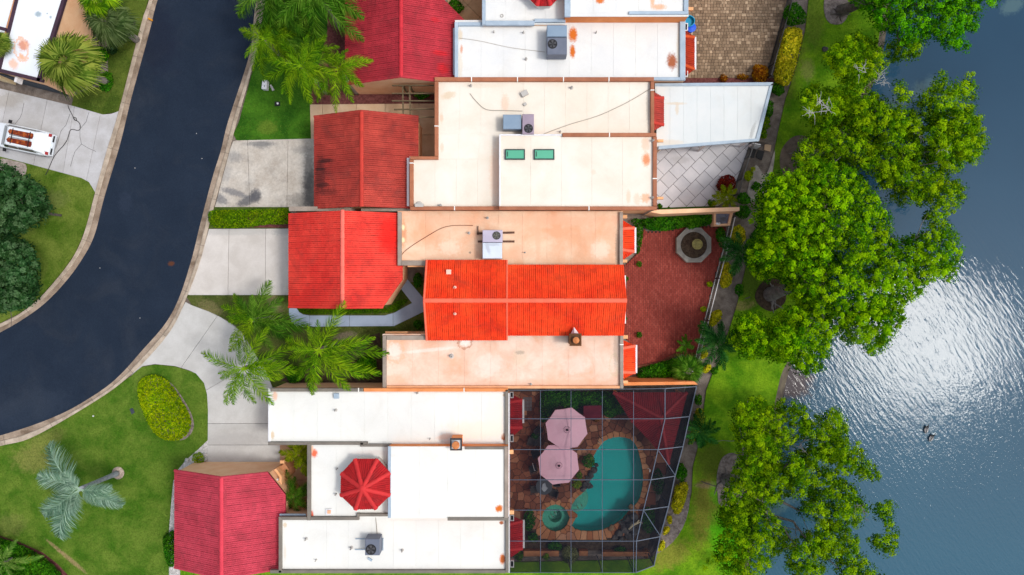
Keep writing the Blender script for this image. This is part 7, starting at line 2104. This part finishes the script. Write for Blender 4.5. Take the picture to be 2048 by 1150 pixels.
palm('queen palm with the paler left crown above the curved driveway', 506, 640, 3.6, [(62, 82, 10), (2, 108, 0), (152, 84, -5), (140, 70, 6), (118, 55, 20), (300, 66, 5), (215, 66, 10), (262, 62, 20), (30, 72, 20), (335, 80, 0), (180, 68, -10), (240, 86, 5), (80, 50, 30), (350, 60, 25), (165, 50, 25)], Q2[:2] + Q1[:2], m_ptrunk, group=gq)
palm('queen palm with fronds hanging over the curved driveway', 487, 737, 5.2, [(158, 94, 8), (0, 104, 5), (8, 84, 18), (20, 96, 12), (64, 92, 10), (95, 60, 20), (238, 92, 5), (246, 76, 12), (265, 80, 0), (310, 92, 5), (335, 76, -5), (205, 60, 5), (190, 50, 20)], Q1, m_ptrunk, group=gq)
palm('queen palm with the broad crown beside the pink roof', 637, 700, 5.0, [(56, 108, 10), (3, 128, 8), (10, 108, 15), (318, 120, 5), (326, 100, 10), (300, 102, 5), (265, 96, 5), (250, 84, 10), (162, 88, 0), (196, 76, -5), (110, 52, 18), (340, 96, -5), (84, 58, 26), (225, 76, 12), (180, 60, 20)], Q1, m_ptrunk, group=gq)
# fan palms
lf_brown = leaf_mat('leaf_brown', (.10, .06, .02), (.24, .15, .05), (.40, .28, .12), .2)
FN = [(fan_mesh('fan_leaf', 1.1, 44, lf_fan, rp, .6), 1.65) for _ in range(3)]
FNb = FN * 3 + [(fan_mesh('fan_leaf', 1.0, 36, lf_brown, rp, .6, (.05, .95), .8), 1.65)]
FN2 = [(fan_mesh('fan_leaf', 1.1, 44, lf_fan2, rp, .6), 1.65) for _ in range(3)]
fz = lambda n, ln: [(360 * k * .382 + random.uniform(-10, 10), ln * random.uniform(.75, 1.05) * (1 if k < n * .6 else .7), random.uniform(-18, 10) if k < n * .6 else random.uniform(15, 50)) for k in range(n)]
palm('bushy olive fan palm against the corner house', 130, 122, 4.4, fz(34, 70), FNb, m_ptrunk, .2, fname='fan_leaf', group='fan palms by the corner house')
palm('darker drooping fan palm at the top edge by the corner house', 214, 40, 3.4, fz(24, 54), FN2, m_ptrunk, .2, fname='fan_leaf', group='fan palms by the corner house')
palm('bright fan palm rising behind the darker one', 192, -4, 4.0, fz(18, 44), [(fan_mesh('fan_leaf', .95, 28, lf_queen, rp, .7), 1.6)], m_ptrunk, .18, fname='fan_leaf', group='fan palms by the corner house')
palm('small fan palm peeking over the edge of the corner house roof', -8, 84, 4.2, fz(14, 30), FN, m_ptrunk, .14, fname='fan_leaf', group='fan palms by the corner house')
# silver palm in the lawn
BS = [(frond_mesh('frond', 3.0, .30, .14, 130, .92, .036, lf_bis, rp, .30, 0.0, (.05, 1.0), .12, cv), 2.75) for cv in (-.10, .12, .18, .0)]
palm('silver blue palm with few broad fronds leaning over the front lawn', 160, 978, 4.2, [(140, 116, -2), (155, 92, 4), (229, 124, -4), (216, 100, 3), (340, 86, 0), (318, 64, -2), (352, 60, 8), (178, 44, 14), (255, 56, 8), (120, 46, 16)], BS, mat('silver_trunk', (.20, .22, .25), (.36, .38, .42), 5, fine=.25, bump=.5), .15, base=(236, 946))
b = MB(); b.lathe(P(236, 946, 0.02), [(.42, 0), (.36, .05), (.2, .09), (.02, .1)], 14); b.build('mulch_ring', mat('pale_mulch', C(196, 178, 162), C(150, 132, 118), 8, fine=.4, bump=.8), loc=P(236, 946), label='pale mulch ring round the foot of the silver palm', cat='mulch')
# dark palms along the fence
DP = [(frond_mesh('frond', 3.0, .55, .28, 64, .8, .05, lf_dpalm, rp, .45, .1, (.05, 1.0), .1, cv), 2.75) for cv in (-.1, .06, .14)]
gd = 'dark palms along the lakeside fence'
palm('dark palm by the fence near the stone planter', 1484, 505, 2.4, spread(13, 46, 8, .15), DP, m_ptrunk, .1, group=gd)
palm('dark palm by the fence near the bare earth, biggest of its row', 1436, 690, 2.4, spread(14, 50, 0, .15), DP, m_ptrunk, .1, group=gd)
palm('dark palm hugging the upper corner of the pool cage', 1402, 862, 2.2, spread(12, 38, 15, .15), DP, m_ptrunk, .1, group=gd)
FN3 = [(fan_mesh('fan_leaf', .95, 26, lf_queen2, rp, .6), 1.5)]
palm('green fan palm at the lower corner of the brick patio', 1378, 742, 1.8, fz(16, 40), FN3, m_ptrunk, .1, fname='fan_leaf')
AR = [(frond_mesh('frond', 3.0, .5, .35, 40, .8, .08, lf_arec, rp, .35), 2.75) for _ in range(2)]
palm('small yellow green palm beside the red cordyline', 1452, 398, 1.3, spread(10, 28, 0, .15), AR, m_ptrunk, .07)
palm('small bushy palm at the lower end of the picket fence', 1370, 690, .9, spread(9, 20, 0, .15), [(frond_mesh('frond', 3.0, .5, .35, 30, .8, .1, lf_queen2, rp, .35), 2.75)], m_ptrunk, .06)
palm('yellow green areca palm in the court between garage and white roof', 602, 908, 2.0, spread(12, 46, 0, .2), AR, m_ptrunk, .08)
palm('dark feather palm in the court beside the rose red garage', 590, 992, 2.2, spread(12, 46, 30, .2), Q2, m_ptrunk, .1)
palm('pale spiky palm at the left edge of the corner shrubs', 8, 1125, 1.6, spread(8, 62, 20, .2), [(frond_mesh('frond', 3.0, .35, .3, 34, .5, .06, leaf_mat('leaf_pale', (.04, .12, .015), (.10, .22, .03), (.26, .38, .09)), rp, .3), 2.75)], m_ptrunk, .08)

# ------------------------------------------------------------------ grass blades over the lawns
def blades():
    m = leaf_mat('grass_blade', (.045, .10, .008), (.085, .17, .012), (.19, .25, .05), .3)
    m2 = leaf_mat('grass_blade_bright', (.05, .15, .005), (.10, .26, .008), (.22, .36, .03), .3)
    excl = EXCL + BEDS + [L_OUT_POLY]
    rng = np.random.default_rng(77)
    groups = {0: [], 1: []}
    for k, (pl, dens, mm, z) in enumerate(LAWNS):
        n = int(2048 * 1150 / 900 * 105)
        x = rng.uniform(-20, 2068, n); y = rng.uniform(-20, 1170, n)
        ok = pip(x, y, pl)
        x, y = x[ok], y[ok]
        for e in excl:
            if len(x): 
                ok = ~pip(x, y, e); x, y = x[ok], y[ok]
        groups[1 if k == 5 else 0].append((x, y))
    for g, lst in groups.items():
        x = np.concatenate([a for a, _ in lst]); y = np.concatenate([b for _, b in lst])
        c = to_world(x, y, np.full(len(x), .015))
        a = rng.uniform(0, 2 * PI, len(x)); w = rng.uniform(.008, .02, len(x)); h = rng.uniform(.03, .075, len(x)); ln = rng.normal(0, .05, (len(x), 2))
        d = np.stack([np.cos(a) * w, np.sin(a) * w, np.zeros(len(x))], 1)
        tip = c + np.stack([ln[:, 0], ln[:, 1], h], 1)
        V = np.stack([c - d, c + d, tip], 1).reshape(-1, 3)
        o = link('grass', mesh_np('grass', V, np.arange(len(V)).reshape(-1, 3), np.clip(rng.normal(.45, .25, len(x)), 0, 1), m2 if g else m))
        tag(o, 'short mown grass blades on the lakeside lawn' if g else 'short mown grass blades on the street side lawns', 'grass', None, 'stuff')
L_OUT_POLY = [nearest_on(lout_, p) for p in lin_] + [nearest_on(rout_, p) for p in rin_][::-1]
blades()

# ------------------------------------------------------------------ car, ducks, small things
def car():
    m_paint = mat('white_paint', C(236, 242, 248), C(226, 234, 242), 1, fine=.02, rough=.3, spec=.5)
    m_rust = mat('rust_roof', (.13, .014, .005), (.52, .13, .015), 4.5, .45, .75, fine=.35, fscale=12, rough=.8)
    m_gl = mat('car_glass', (.03, .03, .028), fine=0, rough=.08, spec=.6)
    m_tail = mat('tail_light', (.35, .02, .02), fine=0, rough=.25, spec=.5)
    m_bl = mat('car_black', (.015, .015, .017), fine=0, rough=.5)
    m_tyre = mat('tyre', (.02, .02, .02), fine=.1)
    rear = Vector(P(105, 291, .6)); ang = math.atan2(-(291 - 276), 105 - 30) + R(0)
    d = Vector((math.cos(R(-11.8)), math.sin(R(-11.8)), 0))
    L, W = 4.2, 1.62
    c = rear - d * (L / 2)
    t = thing('parked_car', 'white car with two long rust stripes on its roof, parked on the pale driveway', 'car', (c.x, c.y, .05), None, math.atan2(d.y, d.x))
    def add(nm, mb, m, par=None, sm=False):
        o = link(nm, mb.mesh(nm, m, smooth=sm)); o.parent = par or t; return o
    # body: cross sections along the length (x towards the rear), half width and heights
    secs = [(-2.1, .62, .35, .62), (-2.0, .72, .28, .74), (-1.3, .78, .24, .86), (-.95, .80, .22, .92), (.6, .81, .22, .96), (1.6, .80, .22, .96), (1.95, .77, .26, .90), (2.1, .70, .36, .72)]
    b = MB(); ringn = []
    for (x, w, z0, z1) in secs:
        i = len(b.v); zm = (z0 + z1) / 2
        b.v += [(x, -w * .92, z0), (x, -w, zm), (x, -w * .98, z1 - .04), (x, -w * .9, z1), (x, w * .9, z1), (x, w * .98, z1 - .04), (x, w, zm), (x, w * .92, z0)]
        ringn.append(i)
    for a, c2 in zip(ringn[:-1], ringn[1:]):
        for k in range(8):
            b.f.append((a + k, a + (k + 1) % 8, c2 + (k + 1) % 8, c2 + k)); b.t.append(0)
    b.f.append(tuple(ringn[0] + k for k in range(7, -1, -1))); b.t.append(0); b.f.append(tuple(ringn[-1] + k for k in range(8))); b.t.append(0)
    body = add('body', b, m_paint)
    # cabin
    cab = [(-.92, .68, .92), (-.40, .60, 1.38), (-.25, .60, 1.44), (1.2, .60, 1.46), (1.5, .60, 1.42), (1.82, .66, 1.08), (1.97, .68, .93)]
    b = MB(); rr = []
    for (x, w, z) in cab:
        i = len(b.v); b.v += [(x, -.72, .93), (x, -w, z - .05), (x, -w * .9, z), (x, w * .9, z), (x, w, z - .05), (x, .72, .93)]; rr.append(i)
    for a, c2 in zip(rr[:-1], rr[1:]):
        for k in range(5): b.f.append((a + k, a + k + 1, c2 + k + 1, c2 + k)); b.t.append(0)
    add('cabin', b, m_paint)
    b = MB(); b.face([(-.93, -.64, .955), (-.42, -.57, 1.405), (-.42, .57, 1.405), (-.93, .64, .955)][::-1]); add('windshield', b, m_gl)
    b = MB(); b.face([(1.30, -.52, 1.43), (1.62, -.58, 1.19), (1.62, .58, 1.19), (1.30, .52, 1.43)][::-1]) if False else b.face([(1.985, -.5, .8), (1.985, .5, .8), (2.05, .45, .74), (2.05, -.45, .74)]); add('plate_recess', b, m_bl)
    for sy in (-1, 1):
        for (x0, x1) in ((-.55, .35), (.42, 1.4)):
            b = MB(); b.face([(x0 - .1, sy * .735, .97), (x1 + .1, sy * .735, .97), (x1, sy * .615, 1.38), (x0 + .12, sy * .615, 1.38)]); add('side_window', b, m_gl)
        b = MB(); b.box((-.55, sy * .93, .98), (.14, .22, .14)); add('mirror', b, m_bl)
        b = MB(); b.box((2.02, sy * .6, .74), (.12, .2, .16)); add('tail_light', b, m_tail)
        b = MB(); b.bar((-.1, sy * .07, 1.50), (1.3, sy * .07, 1.51), .03, .03); add('roof_rail', b, m_bl)
        for y0 in (sy * .27,):
            b = MB(); b.bev_prism([(-.16, y0 - .15), (1.36, y0 - .19), (1.40, y0), (1.36, y0 + .17), (-.16, y0 + .15), (-.26, y0)], 1.42, 1.478, .01); add('rusted_panel', b, m_rust)
        for x in (-1.3, 1.3):
            b = MB(); b.tube([(x, sy * .60, .26), (x, sy * .79, .26)], .29, 16); w_ = add('wheel', b, m_tyre)
            b = MB(); b.tube([(x, sy * .78, .26), (x, sy * .80, .26)], .17, 12); add('rim', b, m_railw, w_)
    for x in (.08, 1.22):
        b = MB(); b.bar((x, -.5, 1.53), (x, .5, 1.53), .035, .03); add('rack_bar', b, m_bl)
    b = MB(); b.box((2.08, 0, .38), (.14, 1.38, .24)); add('rear_bumper', b, m_paint)
    for y0 in (-.42, .42):
        b = MB(); b.box((2.1, y0, .55), (.12, .42, .07)); add('bumper_pad', b, m_bl)
    b = MB(); b.box((1.86, 0, .935), (.1, .26, .03)); add('tailgate_handle', b, m_bl)
    b = MB(); b.box((1.86, -.5, .93), (.22, .12, .03)); add('badge', b, m_pipe)
car()
m_hose = mat('black_hose', (.012, .012, .014), fine=0, rough=.5)
hs_pts = [(136, 211), (138, 217), (143, 227), (147, 234), (152, 236), (153, 240), (149, 240), (147, 235), (150, 240), (156, 243), (160, 249), (160, 258), (155, 261), (148, 259), (141, 260), (138, 268), (134, 280), (126, 292), (115, 304), (106, 317), (98, 336), (91, 350)]
cable(hs_pts, .05, .022, m_hose, 'black hose looping across the pale western driveway', 'garden_hose', 'hose')
def duck(px, py, rot, label):
    z = -.45
    t = thing('duck', label, 'duck', P(px, py, z), 'ducks on the lake', rot)
    me = bpy.data.meshes.new('duck_body')
    pts = [((-.36, 0, .12), (.03, .02)), ((-.26, 0, .10), (.07, .05)), ((-.1, 0, .08), (.14, .10)), ((.08, 0, .08), (.145, .11)), ((.2, 0, .12), (.09, .09)), ((.26, 0, .22), (.05, .05)), ((.29, 0, .30), (.048, .048)), ((.36, 0, .30), (.045, .04)), ((.42, 0, .285), (.022, .012)), ((.47, 0, .28), (.022, .008))]
    me.from_pydata([p for p, _ in pts], [(k, k + 1) for k in range(len(pts) - 1)], [])
    o = link('body', me); o.parent = t
    md = o.modifiers.new('skin', 'SKIN')
    for k, (_, r_) in enumerate(pts): me.skin_vertices[0].data[k].radius = r_
    me.skin_vertices[0].data[3].use_root = True
    sb = o.modifiers.new('sub', 'SUBSURF'); sb.levels = 2; sb.render_levels = 2
    me.materials.append(m_duck)
    for sy in (-1, 1):
        b = MB(); b.face([(.12, sy * .05, .205), (.14, sy * .14, .15), (-.1, sy * .17, .14), (-.34, sy * .05, .17), (-.2, sy * .02, .205)] if sy > 0 else [(-.2, sy * .02, .205), (-.34, sy * .05, .17), (-.1, sy * .17, .14), (.14, sy * .14, .15), (.12, sy * .05, .205)])
        w = link('wing', b.mesh('wing', m_wing)); w.parent = t
    t.scale = (.82, .82, .82)
m_duck = mat('duck_dark', (.045, .045, .05), (.09, .09, .09), 8, fine=.2); m_wing = mat('duck_wing', (.2, .2, .2), (.32, .31, .3), 9, fine=.3)
duck(1851, 858, R(80), 'upper of two dark ducks with grey backs swimming on the lake'); duck(1861, 875, R(60), 'lower of two dark ducks with grey backs swimming on the lake')
ub = thing('utility_box', 'white utility box with two small vents on the lawn by the palms', 'utility box', P(528, 170))
b = MB(); b.bev_prism(PP([(524.5, 159), (534, 160), (532.5, 178), (522.5, 177)], .45), 0, .45, .03); b.build('housing', m_white, ub)
for q in (164, 172):
    b = MB(); b.box(P(529, q, .45), (.08, .04, .015), -1.4); b.build('vent_slot', m_dark, ub)
b = MB(); b.bev_prism(PP([(549, 203), (560, 203), (560, 212), (549, 212)], .05), 0, .05, .01); wl = thing('well_cover', 'dark valve cover with white cap on the deep green lawn', 'cover', P(555, 207)); b.build('plate', m_dark, wl)
b = MB(); b.lathe(P(555.5, 207, .05), [(.07, 0), (.07, .05), (.03, .07)], 8); b.build('cap', m_white, wl)
b = MB(); b.bev_prism(PP([(259, 818), (265, 816), (269, 825), (263, 829)], .06), 0, .06, .01); b.build('meter_cover', m_slate, loc=P(264, 822), label='dark square meter cover in the front lawn', cat='cover')
b = MB(); b.lathe(P(187, 832, .02), [(.05, 0), (.05, .05), (.02, .07)], 8); b.build('sprinkler_head', m_white, loc=P(187, 832), label='tiny white sprinkler head in the front lawn', cat='sprinkler')
b = MB(); b.tube([P(297, 37, .12), P(305, 41, .1)], [.07, .05], 6); b.build('yellow_marker', mat('yellow_paint', C(230, 150, 20), fine=.1), loc=P(301, 39), label='small yellow marker lying on the kerb', cat='marker')
b = MB(); b.tube([P(541, 170, .08), P(547, 181, .06)], [.06, .09], 6); b.tube([P(543, 176, .06), P(541, 172, .12)], [.05, .03], 6); b.build('dry_frond', m_deadw, loc=P(544, 175), label='pale dry frond piece beside the utility box', cat='dry frond')
bu = link('boulder', bms[0], None, None, P(1650, 98, .1)); bu.scale = (.22, .17, .2); tag(bu, 'small dark stone lying alone in the lakeside lawn', 'boulder')
for (x, y, r_, l_) in ((374, 921, 5, 'white stone at the left of the round box shrub'), (409, 909, 4, 'white stone at the upper right of the round box shrub'), (412, 919, 4, 'beige stone at the right of the round box shrub')):
    o = link('white_stone', boulder_mesh(int(x), bpy.data.materials['white_gravel']), None, None, P(x, y, .08)); o.scale = (r_ / S,) * 3; tag(o, l_, 'stone')
b = MB()
for pts in ([(1500, 594), (1495, 596), (1490, 597)], [(1420, 969), (1410, 966), (1402, 962)], [(1438, 972), (1428, 972), (1420, 969)]):
    b.tube([P(a, c_, .03) for a, c_ in pts], [.05, .04, .03], 5)
b.build('surface_root', m_barkd, loc=P(1450, 780), label='dark thin roots surfacing in the lakeside lawn', cat='roots')
